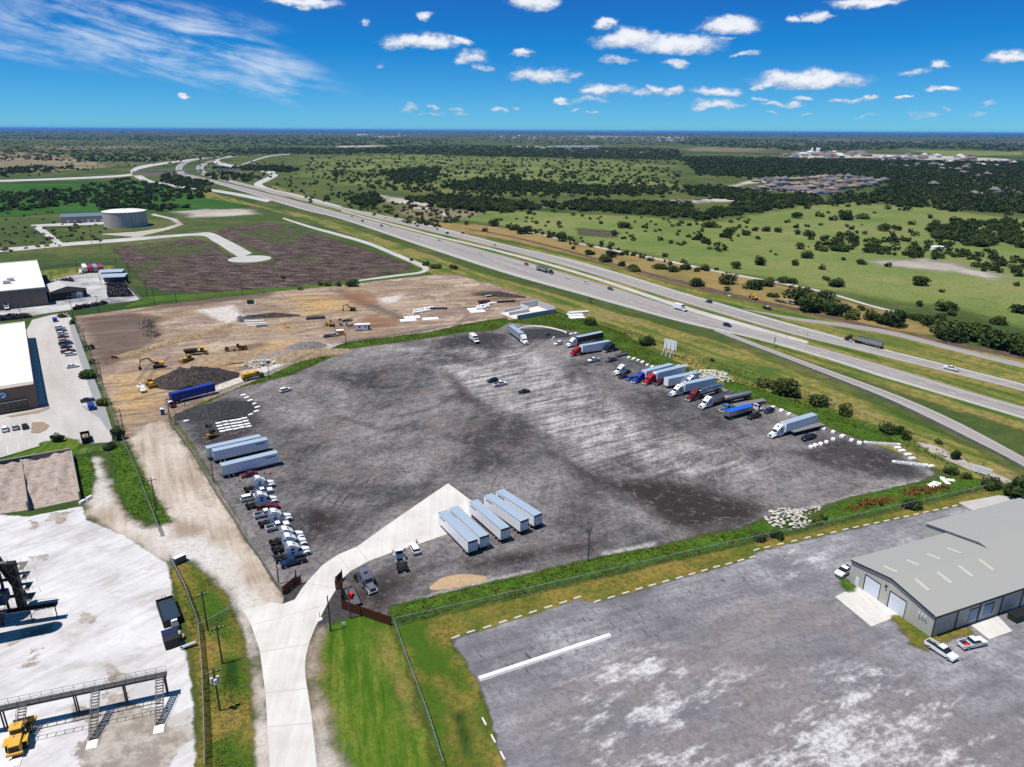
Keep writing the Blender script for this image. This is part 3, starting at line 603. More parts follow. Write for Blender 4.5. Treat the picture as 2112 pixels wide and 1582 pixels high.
road('slip_road', [(1530, 636), (1640, 655), (1750, 668), (1842, 683), (1940, 708), (2040, 733), (2112, 749), (2500, 838)], [(1535, 638), (1640, 661), (1750, 676), (1842, 692), (1940, 717), (2040, 742), (2112, 759), (2500, 850)], GM['asph'], .038)
road('frontage_road', [(480, 322), (452, 330), (470, 338), (520, 346), (560, 352), (573, 361), (556, 372), (541, 380), (562, 390), (620, 403), (704, 425)], [(472, 322), (440, 331), (455, 341), (510, 350), (545, 355), (556, 362), (535, 372), (524, 381), (545, 394), (610, 409), (704, 430)], GM['newc'], .037)
road('frontage_road', [(420, 328), (350, 337), (300, 346), (282, 352), (284, 357), (296, 364), (315, 373), (370, 382), (430, 389), (500, 400), (560, 413)], [(420, 325), (345, 334), (290, 342), (270, 351), (272, 358), (280, 366), (305, 377), (365, 386), (425, 393), (495, 405), (550, 417)], GM['newc'], .037)
road('frontage_road', [(-250, 377), (0, 371), (120, 367), (230, 362), (290, 356)], [(-250, 382), (0, 375), (120, 371), (232, 366), (292, 360)], GM['newc'], .035)
sheet('dirt_path', [(1890, 912), (1930, 919), (2000, 953), (2112, 1003), (2112, 1013), (1990, 966), (1915, 930)], gmat('pale_path', f_caliche, (3, .7, .3)), .044, 1.0, 2)
# brown graded track along the far verge, farm tracks
def f_track(t, p): return t.ramp(t.noise(p, .15, 5, .7), [(.3, (.06, .038, .028)), (.6, (.12, .08, .06)), (.8, (.2, .15, .11))])
GM['track'] = gmat('bare_track', f_track)
road('graded_track', [(960, 470), (1060, 488), (1180, 518), (1300, 552), (1420, 582), (1560, 617), (1670, 641), (1838, 680), (1966, 707), (2112, 733), (2500, 815)], [(960, 472), (1060, 491), (1180, 522), (1300, 557), (1420, 590), (1560, 624), (1670, 648), (1838, 688), (1966, 715), (2112, 742), (2500, 828)], GM['track'], .034)
road('farm_track', [(1100, 478), (1200, 502), (1330, 527), (1500, 562), (1680, 596), (1800, 630), (1850, 642)], [(1098, 480), (1198, 504), (1328, 530), (1498, 565), (1678, 599), (1798, 633), (1846, 645)], GM['newc'], .034)
road('farm_track', [(585, 449), (640, 466), (700, 482), (760, 499), (820, 523), (862, 540), (884, 553), (872, 563), (820, 570), (740, 580)], [(582, 451), (636, 469), (696, 486), (756, 504), (812, 527), (852, 544), (872, 554), (862, 561), (815, 567), (740, 577)], GM['newc'], .034, 3.0)
road('farm_track', [(845, 430), (880, 431), (905, 438), (915, 445)], [(845, 428), (885, 428), (912, 436), (922, 444)], GM['newc'], .034)
road('farm_track', [(500, 340), (530, 330), (560, 322), (600, 318)], [(496, 340), (524, 330), (556, 321), (600, 317)], GM['newc'], .034)
# cul-de-sac, tank road
cr, ca_, cb_ = road('cul_de_sac_road', [(-300, 540), (0, 520), (130, 508), (260, 498), (405, 486), (440, 498), (475, 520), (495, 532)], [(-300, 530), (0, 512), (130, 501), (260, 491), (400, 481), (435, 480), (470, 495), (520, 522)], GM['newc'], .040, 3.0)
c0 = G(515, 534); flat('turning_circle', None, GM['newc'], .044, world=[(c0.x+16*math.cos(a), c0.y+16*math.sin(a)) for a in np.linspace(0, 2*math.pi, 40, False)])
flat('tank_apron', [(62, 464), (130, 460), (228, 457), (232, 462), (130, 466), (84, 467)], GM['newc'], .041)
flat('tank_drive', [(62, 464), (84, 466), (128, 500), (140, 504), (100, 506), (112, 500)], GM['newc'], .042)
sheet('dirt_track', [(205, 483), (280, 478), (340, 470), (365, 462), (350, 452), (310, 443), (318, 441), (365, 452), (378, 463), (350, 473), (300, 485), (275, 494), (270, 488)], gmat('pale_dirt', f_caliche, (5, 1, .15)), .030, 2.0, 4)
sheet('brown_field', [(235, 512), (330, 500), (400, 492), (440, 505), (480, 535), (520, 545), (570, 540), (560, 525), (500, 505), (440, 482), (470, 468), (560, 460), (600, 468), (700, 498), (800, 530), (855, 552), (800, 568), (700, 583), (560, 596), (440, 608), (335, 600), (300, 590), (270, 555)], GM['brown'], .022, 2.5, 8,
      marks=dict(green=[[(280, 510), (340, 500), (420, 505), (430, 522), (330, 532), (290, 525)], [(590, 468), (640, 480), (600, 505), (560, 500), (480, 478)], [(270, 545), (300, 545), (300, 580), (280, 570)], [(600, 535), (650, 530), (640, 545)]]))
sheet('weed_bank', [(300, 612), (440, 603), (600, 592), (740, 577), (850, 560), (880, 552), (860, 566), (740, 584), (600, 599), (440, 611), (330, 622), (250, 636)], GM['weeds'], .028, 1.5, 3)
# ---- construction site
sheet('construction_site', [(155, 652), (250, 640), (330, 630), (440, 616), (560, 602), (700, 589), (800, 577), (890, 567), (940, 566), (1020, 588), (1080, 608), (1145, 630), (1130, 646), (1050, 660), (960, 674), (880, 690), (800, 702), (713, 713), (620, 750), (552, 780), (400, 842), (346, 864), (262, 905), (215, 805), (190, 735), (168, 690)], GM['dirt'], .030, 1.5, 5,
      marks=dict(yellow=[[(600, 612), (690, 608), (745, 635), (700, 652), (620, 648)], [(222, 775), (330, 770), (350, 800), (320, 850), (295, 862), (262, 868), (240, 840)], [(440, 735), (520, 712), (600, 702), (612, 722), (540, 740), (450, 780), (400, 790)]],
                 white=[[(405, 640), (480, 630), (505, 655), (470, 666), (440, 655)], [(560, 745), (640, 725), (700, 708), (710, 712), (620, 745), (500, 792), (420, 815), (400, 812)], [(780, 615), (830, 608), (820, 622), (780, 625)], [(860, 690), (960, 668), (1000, 660), (960, 672), (870, 692)]],
                 dark=[[(165, 655), (270, 645), (330, 655), (330, 700), (260, 740), (210, 760), (190, 720)], [(440, 608), (560, 600), (560, 612), (300, 640), (260, 645)], [(700, 595), (760, 620), (850, 660), (840, 665), (740, 628), (690, 602)], [(460, 722), (540, 705), (560, 712), (480, 732)]],
                 rust=[[(690, 600), (760, 600), (790, 625), (740, 630)], [(430, 755), (520, 730), (500, 745), (440, 765)], [(760, 650), (830, 665), (800, 672), (740, 668)]]),
      lines=dict(ruts=(.9, [[(400, 842-16), (500, 790), (620, 742), (720, 706), (820, 690), (960, 664)], [(280, 822), (400, 795), (520, 755)], [(300, 790), (330, 750), (350, 735)], [(285, 785), (305, 755), (325, 740)], [(600, 690), (680, 670), (740, 650)], [(925, 688-4), (945, 665), (965, 650)], [(930, 683), (955, 662), (985, 655)]])))
# ---- haul road and plant drive
sheet('haul_road', [(262, 905), (300, 985), (345, 1062), (357, 1078), (300, 1088), (262, 1068), (235, 1020), (200, 945), (188, 945), (196, 1000), (178, 1045), (172, 1062), (262, 1112), (345, 1168), (352, 1150), (395, 1158), (458, 1208), (485, 1255), (498, 1300), (515, 1370), (522, 1450), (530, 1640), (585, 1640), (560, 1480), (545, 1390), (520, 1310), (515, 1275), (588, 1240), (580, 1222), (520, 1130), (470, 1050), (400, 945), (352, 880), (346, 860), (300, 876)], GM['haul'], .034, 1.0, 4,
      marks=dict(dusty=[[(270, 1090), (360, 1095), (420, 1105), (470, 1150), (520, 1230), (540, 1330), (560, 1640), (540, 1640), (510, 1290), (440, 1190), (350, 1150)], [(185, 940), (205, 945), (240, 1030), (190, 1060)]],
                 brown=[[(365, 1070), (420, 1090), (400, 1108), (350, 1112)], [(500, 1310), (520, 1370), (530, 1480), (520, 1450)], [(405, 985), (440, 1040), (430, 1050), (395, 990)]]))
# ---- gravel truck lot
LOT = [(700, 1195), (705, 1250), (800, 1286), (803, 1252), (903, 1227), (993, 1204), (1101, 1180), (1240, 1147), (1253, 1145), (1360, 1125), (1442, 1103), (1526, 1090), (1575, 1068), (1640, 1062), (1677, 1048), (1756, 1024), (1817, 1011), (1898, 992), (1930, 978), (1900, 955), (1820, 922), (1735, 894), (1690, 875), (1612, 843), (1560, 826), (1500, 803), (1450, 783), (1380, 763), (1345, 755), (1290, 733), (1262, 710), (1190, 686), (1165, 680), (1102, 671), (1050, 666), (1020, 682), (967, 685), (911, 694), (813, 708), (723, 720), (678, 740), (600, 774), (541, 788), (488, 802), (400, 845), (362, 865), (400, 920), (455, 1010), (505, 1095), (570, 1205), (588, 1222), (640, 1200)]
lot = sheet('truck_lot', LOT, GM['lot'], .042, 1.0, 3,
      marks=dict(pale=[[(790, 712), (900, 720), (1000, 702), (1080, 715), (1200, 790), (1330, 880), (1480, 930), (1590, 965), (1540, 1005), (1400, 990), (1300, 1005), (1200, 960), (1060, 860), (930, 790), (860, 740)]],
                 dark=[[(372, 866), (470, 815), (540, 830), (545, 880), (500, 905), (430, 925), (400, 915)], [(900, 700), (970, 690), (1040, 688), (1050, 700), (980, 715), (900, 720)], [(1070, 678), (1130, 675), (1165, 684), (1120, 700), (1085, 712)], [(1640, 935), (1740, 905), (1830, 935), (1895, 962), (1905, 985), (1800, 985), (1700, 960)], [(1470, 1095), (1560, 1072), (1575, 1075), (1480, 1105)]],
                 brown=[[(1175, 955), (1250, 990), (1330, 990), (1420, 1000), (1500, 1025), (1585, 1045), (1560, 1075), (1450, 1095), (1380, 1090), (1330, 1050), (1260, 1010), (1190, 980)], [(960, 1160), (1010, 1142), (1100, 1132), (1200, 1117), (1240, 1118), (1200, 1140), (1100, 1160), (1000, 1178), (950, 1178)], [(735, 1200), (790, 1185), (845, 1196), (805, 1250), (800, 1275), (715, 1240)], [(915, 770), (930, 768), (990, 830), (1000, 850), (960, 830)], [(640, 1040), (700, 1060), (680, 1090), (640, 1110), (620, 1070)]],
                 edge=[[(1600, 1062), (1680, 1044), (1820, 1008), (1895, 990), (1900, 994), (1760, 1030), (1640, 1066)], [(1240, 1140), (1350, 1118), (1352, 1127), (1245, 1148)], [(860, 1235), (980, 1200), (1100, 1176), (1102, 1184), (900, 1232)]]),
      lines=dict(streak=(1.3, [[(1125, 700), (1080, 730), (1020, 765)], [(1130, 930), (1250, 1000), (1300, 1040)], [(850, 1182), (920, 1160), (1000, 1140)], [(700, 860), (800, 890), (860, 870)], [(1330, 850), (1400, 880), (1440, 900)], [(960, 800), (900, 840), (820, 860)]])))
flat('asphalt_apron', [(649, 1297), (662, 1270), (685, 1222), (702, 1212), (706, 1250), (745, 1266), (720, 1282), (690, 1286), (672, 1300), (660, 1318)], gmat('fresh_millings', lambda t, p: t.ramp(t.noise(p, .9, 5, .75), [(.3, (.025, .024, .025)), (.7, (.07, .066, .066))])), .046)
flat('asphalt_apron', [(583, 1247), (586, 1224), (622, 1203), (636, 1199), (612, 1238)], bpy.data.materials['fresh_millings'], .047)
H0 = ANG
# tyre arcs worn into the gravel
def f_arc(t, p): return t.ramp(t.noise(p, .7, 4, .7), [(.3, (.04, .038, .04)), (.7, (.075, .07, .072))])
def arcmat():
    m, t, b, o = new_mat('tyre_arc'); p = t.pos(); t.put(b.inputs['Base Color'], f_arc(t, p)); b.inputs['Roughness'].default_value = .95
    f = t.math('MULTIPLY', t.smooth(t.noise(p, .16, 5, .7), .42, .66), .5); tr = t.new('ShaderNodeBsdfTransparent'); mx = t.new('ShaderNodeMixShader')
    t.put(mx.inputs[0], f); t.l.new(tr.outputs[0], mx.inputs[1]); t.l.new(b.outputs[0], mx.inputs[2]); t.l.new(mx.outputs[0], o.inputs[0]); return m
ARC = arcmat()
for k, q in enumerate(([(690, 1050), (715, 1018), (760, 985), (820, 970), (890, 975)], [(703, 1054), (728, 1020), (772, 992), (830, 977), (895, 985)], [(735, 1025), (722, 1000), (735, 980), (780, 966)], [(760, 1010), (770, 985), (800, 975), (850, 980), (870, 1000)], [(640, 905), (720, 900), (790, 910), (820, 935), (810, 960)], [(660, 912), (730, 907), (780, 916), (800, 940)], [(1000, 920), (1020, 945), (1010, 970), (975, 985)], [(1500, 960), (1530, 945), (1525, 925), (1490, 905)], [(1515, 965), (1548, 948), (1545, 925), (1500, 902)], [(1560, 965), (1590, 950), (1590, 930)], [(1250, 985), (1300, 1000), (1330, 1030)], [(905, 900), (960, 910), (1015, 900), (1020, 880)])):
    L = smooth_line(GA(q), 1.5)
    for d in (-.95, .95): 
        C = offset_line(L, d); ribbon('tyre_track', offset_line(C, .2), offset_line(C, -.2), ARC, .048+.002*k, lot)
# wheel tracks where the rigs pull in and turn
for k in range(46):
    if k < 26: x0, y0 = random.uniform(1090, 1590), 0; y0 = 735+(x0-1180)*.405+random.uniform(4, 14); a = H0+math.pi+random.uniform(-.12, .12)
    else: x0, y0 = random.uniform(560, 1500), random.uniform(770, 1080); a = random.uniform(0, 6.28)
    p_ = np.array(G(x0, y0).xy); L = [p_]; cur = random.uniform(-.035, .035) if k < 26 else random.choice((-1, 1))*random.uniform(.03, .075)
    for i in range(random.randint(12, 24)): a += cur*2; p_ = p_+2.2*np.array([math.cos(a), math.sin(a)]); L.append(p_)
    L = np.array(L); ok = sdf(L, GA(LOT)) > 2
    if not ok.all(): L = L[:int(np.argmin(ok))]
    if len(L) < 5: continue
    for d in (-.95, .95): C = offset_line(L, d); ribbon('tyre_track', offset_line(C, .16), offset_line(C, -.16), ARC, .0722+.00005*k, lot)
# ---- concrete entrance road
road_c = flat('entrance_road', [(560, 1640), (548, 1434), (536, 1343), (518, 1289), (502, 1259), (560, 1243), (583, 1246), (608, 1237), (622, 1215), (634, 1200), (666, 1165), (698, 1144), (736, 1128), (775, 1100), (800, 1082), (924, 997), (992, 1048), (945, 1092), (920, 1103), (859, 1124), (807, 1140), (760, 1158), (725, 1177), (708, 1192), (695, 1213), (675, 1246), (649, 1297), (638, 1325), (631, 1353), (629, 1375), (630, 1396), (642, 1472), (660, 1640)], GM['conc'], .075)
JOINT = M('joint_sealant', (.30, .285, .265), .9)
for a, b in (((548, 1430), (634, 1420)), ((537, 1345), (633, 1330)), ((519, 1290), (673, 1248)), ((698, 1145), (722, 1178)), ((736, 1128), (760, 1158)), ((632, 1203), (694, 1214)), ((553, 1500), (646, 1492))):
    L = np.array([G(*a).xy, G(*b).xy]); ribbon('joint', offset_line(L, .05), offset_line(L, -.05), JOINT, .079, road_c)
# ---- grass plots round the entrance
sheet('dirt_shoulder', [(630, 1400), (633, 1350), (650, 1298), (668, 1296), (658, 1330), (648, 1400), (672, 1480), (705, 1560), (725, 1640), (655, 1640), (642, 1472)], GM['haul'], .052, .8, 1.5, marks=dict(dusty=[[(640, 1480), (660, 1500), (700, 1640), (660, 1640)]], brown=[[(634, 1350), (655, 1310), (650, 1400), (640, 1440)]]))
sheet('lawn', [(652, 1305), (672, 1290), (700, 1283), (745, 1270), (805, 1290), (840, 1375), (912, 1640), (705, 1640), (680, 1500), (660, 1450), (645, 1380)], GM['lawn'], .050, .8, 2, marks=dict(dry=[[(640, 1320), (662, 1310), (668, 1400), (672, 1480), (650, 1420)], [(770, 1300), (800, 1310), (840, 1400), (870, 1500), (850, 1500), (810, 1400)]]))
sheet('dry_grass', [(806, 1287), (1013, 1240), (1240, 1190), (1508, 1127), (1680, 1090), (1863, 1049), (2073, 998), (2200, 985), (2200, 1030), (2112, 1030), (1980, 1047), (1700, 1104), (1560, 1150), (1250, 1242), (930, 1318), (985, 1404), (1015, 1480), (1045, 1590), (1055, 1640), (914, 1640), (860, 1430)], GM['dry'], .048, .8, 2,
      marks=dict(green=[[(812, 1290), (880, 1275), (890, 1310), (960, 1390), (985, 1440), (900, 1400), (860, 1400)], [(850, 1400), (910, 1420), (930, 1640), (910, 1640)], [(985, 1400), (1000, 1420), (995, 1450)]], wet=[[(930, 1470), (955, 1470), (970, 1520), (962, 1560), (945, 1520)]]))
sheet('grass_strip', [(362, 1158), (395, 1165), (450, 1212), (478, 1248), (497, 1300), (515, 1400), (528, 1640), (398, 1640), (412, 1480), (398, 1350), (378, 1260), (352, 1190)], GM['dry'], .047, .8, 2, marks=dict(green=[[(395, 1175), (450, 1222), (478, 1258), (470, 1330), (430, 1290), (400, 1220)], [(450, 1380), (500, 1370), (505, 1440), (470, 1430)], [(440, 1540), (500, 1500), (520, 1600), (450, 1600)]], wet=[[(460, 1360), (490, 1360), (490, 1420), (465, 1410)]]))
sheet('grass_strip', [(228, 930), (258, 912), (300, 988), (340, 1058), (352, 1076), (330, 1080), (290, 1066), (258, 1050), (240, 1000)], GM['weeds'], .047, .8, 2)
sheet('grass_strip', [(150, 945), (188, 938), (196, 985), (182, 1030), (166, 1020)], GM['weeds'], .047, .8, 2)
# ---- right-hand asphalt yard
sheet('asphalt_yard', [(930, 1320), (1068, 1279), (1191, 1238), (1232, 1244), (1373, 1203), (1551, 1153), (1560, 1140), (1700, 1106), (1850, 1072), (1969, 1046), (2050, 1030), (2300, 1060), (2700, 1300), (2700, 1700), (1060, 1660), (1042, 1582), (1012, 1480), (985, 1404), (960, 1365)], GM['yard'], .052, 1.0, 2,
      marks=dict(pale=[[(1150, 1400), (1300, 1330), (1420, 1360), (1600, 1400), (1800, 1370), (2000, 1420), (2300, 1500), (2300, 1660), (1150, 1660)], [(1580, 1130), (1700, 1120), (1720, 1180), (1640, 1230)]], brown=[[(1080, 1460), (1200, 1380), (1400, 1290), (1600, 1230), (1720, 1250), (1800, 1350), (1900, 1420), (2200, 1500), (2200, 1640), (1100, 1640)]],
                 scuff=[[(960, 1330), (1260, 1250), (1550, 1160), (1640, 1180), (1400, 1300), (1200, 1380), (1000, 1440), (985, 1400)], [(1880, 1350), (2000, 1330), (2060, 1400), (1960, 1400)]]))
flat('loading_slab', [(1722, 1231), (1770, 1208), (1858, 1268), (1797, 1293)], GM['conc'], .085)
flat('loading_slab', [(2000, 1288), (2055, 1268), (2088, 1302), (2040, 1319)], GM['conc'], .085)
flat('concrete_apron', [(1976, 1037), (2060, 1022), (2200, 1040), (2300, 1090), (2112, 1095), (2000, 1103), (1973, 1084), (2030, 1066)], GM['newc'], .086)
sheet('grass_patch', [(1840, 1270), (1868, 1268), (1915, 1310), (1990, 1290), (2005, 1305), (1940, 1325), (1910, 1340), (1880, 1330)], GM['dry'], .088, .7, 1.2, marks=dict(green=[[(1860, 1268), (1880, 1275), (1915, 1310)]], wet=[]) if False else dict(green=[[(1860, 1268), (1880, 1275), (1915, 1310)]], wet=[[(0, 3000), (1, 3000), (1, 3001)]]))
sheet('grass_patch', [(1729, 1190), (1742, 1192), (1765, 1212), (1748, 1222), (1738, 1210)], GM['weeds'], .088, .7, 1.2)
# ---- concrete plant yard
sheet('plant_yard', [(-500, 1075), (0, 1062), (60, 1066), (170, 1044), (178, 1072), (258, 1106), (345, 1163), (352, 1200), (368, 1290), (388, 1370), (398, 1450), (405, 1660), (-600, 1660)], GM['plant'], .058, .8, 1.5,
      marks=dict(wet=[[(200, 1480), (260, 1450), (320, 1455), (360, 1500), (395, 1470), (400, 1520), (360, 1560), (330, 1600), (200, 1600), (150, 1560)], [(217, 1368), (240, 1370), (270, 1400), (225, 1408)], [(35, 1380), (60, 1365), (62, 1345), (90, 1335), (80, 1355), (60, 1375)], [(60, 1300), (110, 1285), (110, 1300), (60, 1320), (20, 1330)], [(150, 1455), (200, 1460), (190, 1490), (150, 1490)], [(215, 1430), (260, 1430), (270, 1450), (220, 1470)], [(60, 1150), (92, 1146), (90, 1155), (60, 1158)], [(100, 1060), (150, 1055), (130, 1078), (95, 1075)], [(170, 1262), (195, 1270), (190, 1288), (170, 1285)], [(60, 1072), (78, 1076), (80, 1090), (62, 1092)]]))
# ---- office park on the left
park = flat('parking_lot', [(-500, 990), (-40, 955), (0, 944), (82, 920), (80, 915), (130, 908), (168, 916), (230, 912), (232, 890), (214, 830), (190, 770), (165, 700), (150, 660), (138, 645), (104, 650), (66, 660), (50, 690), (-500, 760)], GM['park'], .050)
flat('gravel_strip', [(150, 660), (165, 700), (190, 770), (214, 830), (230, 888), (222, 888), (205, 862), (178, 846), (168, 838), (185, 838), (190, 815), (165, 745), (140, 662)], gmat('grey_gravel', lambda t, p: t.ramp(t.noise(p, 1.1, 5, .75), [(.3, (.20, .20, .205)), (.7, (.31, .31, .315))])), .056)
sheet('lawn', [(-400, 990), (0, 950), (84, 920), (88, 912), (130, 902), (162, 908), (165, 925), (230, 918), (236, 925), (110, 948), (0, 968), (-400, 1015)], GM['lawn'], .054, 1.0, 1.2, marks=dict(dry=[[(0, 958), (110, 938), (112, 946), (0, 966)]]))
sheet('storage_yard', [(-400, 680), (0, 655), (60, 652), (140, 640), (215, 628), (280, 620), (292, 616), (255, 585), (215, 560), (150, 568), (95, 580), (100, 620), (0, 636), (-400, 650)], gmat('storage_slab', lambda t, p: t.ramp(t.noise(p, .05, 6, .68), [(.36, (.15, .15, .165)), (.5, (.34, .335, .335)), (.62, (.45, .44, .425))]), (2, .4, .3)), .050, 1.5, 2)
sheet('dry_field', [(80, 560), (140, 552), (228, 548), (240, 560), (210, 572), (150, 572), (98, 580)], GM['verge'], .040, 2.0, 3)
# ------------------------------------------------------------------ vehicles: prototypes face +x, wheels on z = 0, origin under the middle
HOLD = []          # prototypes still waiting for their first place
def wheel_mesh(r, w, name='wheel', rim=RIM):
    b = MB(); b.cyl((0, -w/2, 0), (0, w/2, 0), r, n=14); b.mi = 1
    b.cyl((0, -w/2-.012, 0), (0, w/2+.012, 0), r*.56, n=10); return b.mesh(name, [TYRE, rim])
WH_CAR = wheel_mesh(.34, .24); WH_TRK = wheel_mesh(.40, .28); WH_SEMI = wheel_mesh(.52, .34, rim=ALU); WH_DUAL = wheel_mesh(.52, .62, rim=DARK); WH_BIG = wheel_mesh(.85, .6, rim=YEL); WH_TRL = wheel_mesh(.5, .62, rim=RIM)
def wheels(root, me, xs, y, r):
    for x in xs:
        for s in (-1, 1): link('wheel', me, root, (x, s*y, r))
def ring_body(b, prof, y0):
    b.prism([(x, z, w) for x, z, w in prof], 0)
def car_proto(kind):
    root = thing(kind, 'car', 'car'); b = MB(); g = MB(); rf = MB()
    if kind == 'sedan':
        L = 4.7; b.prism([(-2.3, .35, .84), (2.3, .35, .84), (2.36, .62, .86), (2.2, .80, .80), (.95, .98, .84), (-1.55, 1.02, .84), (-2.25, .98, .80), (-2.36, .65, .86)], 0)
        g.prism([(1.0, .97, .82), (.25, 1.40, .66), (-.95, 1.43, .66), (-1.75, 1.0, .80)], 0); rf.prism([(.2, 1.40, .655), (.12, 1.455, .60), (-.85, 1.475, .60), (-.98, 1.43, .655)], 0); xs = (1.4, -1.4); wm, r, wy = WH_CAR, .34, .78
    elif kind in ('suv', 'hatch'):
        b.prism([(-2.25, .40, .88), (2.25, .40, .88), (2.32, .75, .90), (2.15, .98, .84), (1.1, 1.10, .88), (-2.2, 1.14, .88), (-2.32, .75, .90)], 0)
        g.prism([(1.15, 1.09, .86), (.45, 1.62, .72), (-1.85, 1.64, .72), (-2.2, 1.13, .86)], 0); rf.prism([(.42, 1.62, .715), (.3, 1.70, .66), (-1.75, 1.72, .66), (-1.95, 1.63, .715)], 0); xs = (1.4, -1.4); wm, r, wy = WH_CAR, .36, .82
    elif kind == 'pickup_truck':
        b.prism([(-.55, .48, .95), (2.85, .48, .95), (2.92, .85, .97), (2.78, 1.08, .92), (1.45, 1.20, .95), (-.55, 1.24, .95)], 0)
        for s in (-1, 1): b.box(-2.9, -.55, s*.97-(.09 if s > 0 else 0), s*.97+(.09 if s < 0 else 0), .55, 1.24)
        b.box(-2.92, -2.83, -.97, .97, .55, 1.22); b.box(-2.9, -.5, -.9, .9, .5, .62)
        g.prism([(1.5, 1.19, .92), (.75, 1.76, .74), (-.40, 1.80, .74), (-.62, 1.23, .92)], 0); rf.prism([(.72, 1.76, .735), (.6, 1.85, .68), (-.30, 1.88, .68), (-.45, 1.79, .735)], 0); xs = (1.85, -1.85); wm, r, wy = WH_TRK, .40, .86
        bed = MB(); bed.box(-2.82, -.62, -.86, .86, .62, .66); bed.build('bed_liner', DARK, root)
    b.build('body', WHITE, root); g.build('window', GLASS, root); rf.build('roof', WHITE, root)
    h = MB(); zf = .66 if kind != 'pickup_truck' else .9; xf = {'sedan': 2.31, 'pickup_truck': 2.87}.get(kind, 2.27)
    for s in (-1, 1):
        h = MB(); h.box(xf-.04, xf+.05, s*.68-.16, s*.68+.16, zf-.08, zf+.08); h.build('headlight', LAMP, root)
        h = MB(); h.box(-xf-.07, -xf+.02, s*.72-.12, s*.72+.12, zf-.08, zf+.18); h.build('tail_light', TAIL, root)
    wheels(root, wm, xs, wy, r)
    return root
def small_proto(kind):      # a far-off vehicle: one mesh, still body, glass and wheels
    b = MB(); L = 4.6; hh = dict(sedan=1.45, suv=1.72, van=2.1)[kind]
    b.prism([(-2.25, .35, .86), (2.25, .35, .86), (2.3, .75, .86), (1.1, 1.0, .86), (-2.25, 1.05, .86)], 0)
    b.mi = 1; b.prism([(1.15, 1.0, .84), (.4, hh-.08, .70), (-1.8, hh-.06, .70), (-2.2, 1.04, .84)], 0)
    b.mi = 0; b.prism([(.4, hh-.08, .7), (.3, hh, .66), (-1.75, hh, .66), (-1.85, hh-.06, .70)], 0)
    b.mi = 2
    for x in (-1.4, 1.4):
        for s in (-1, 1): b.cyl((x, s*.72, .34), (x, s*.9, .34), .34, n=8)
    return b.mesh(kind, [WHITE, GLASS, TYRE])
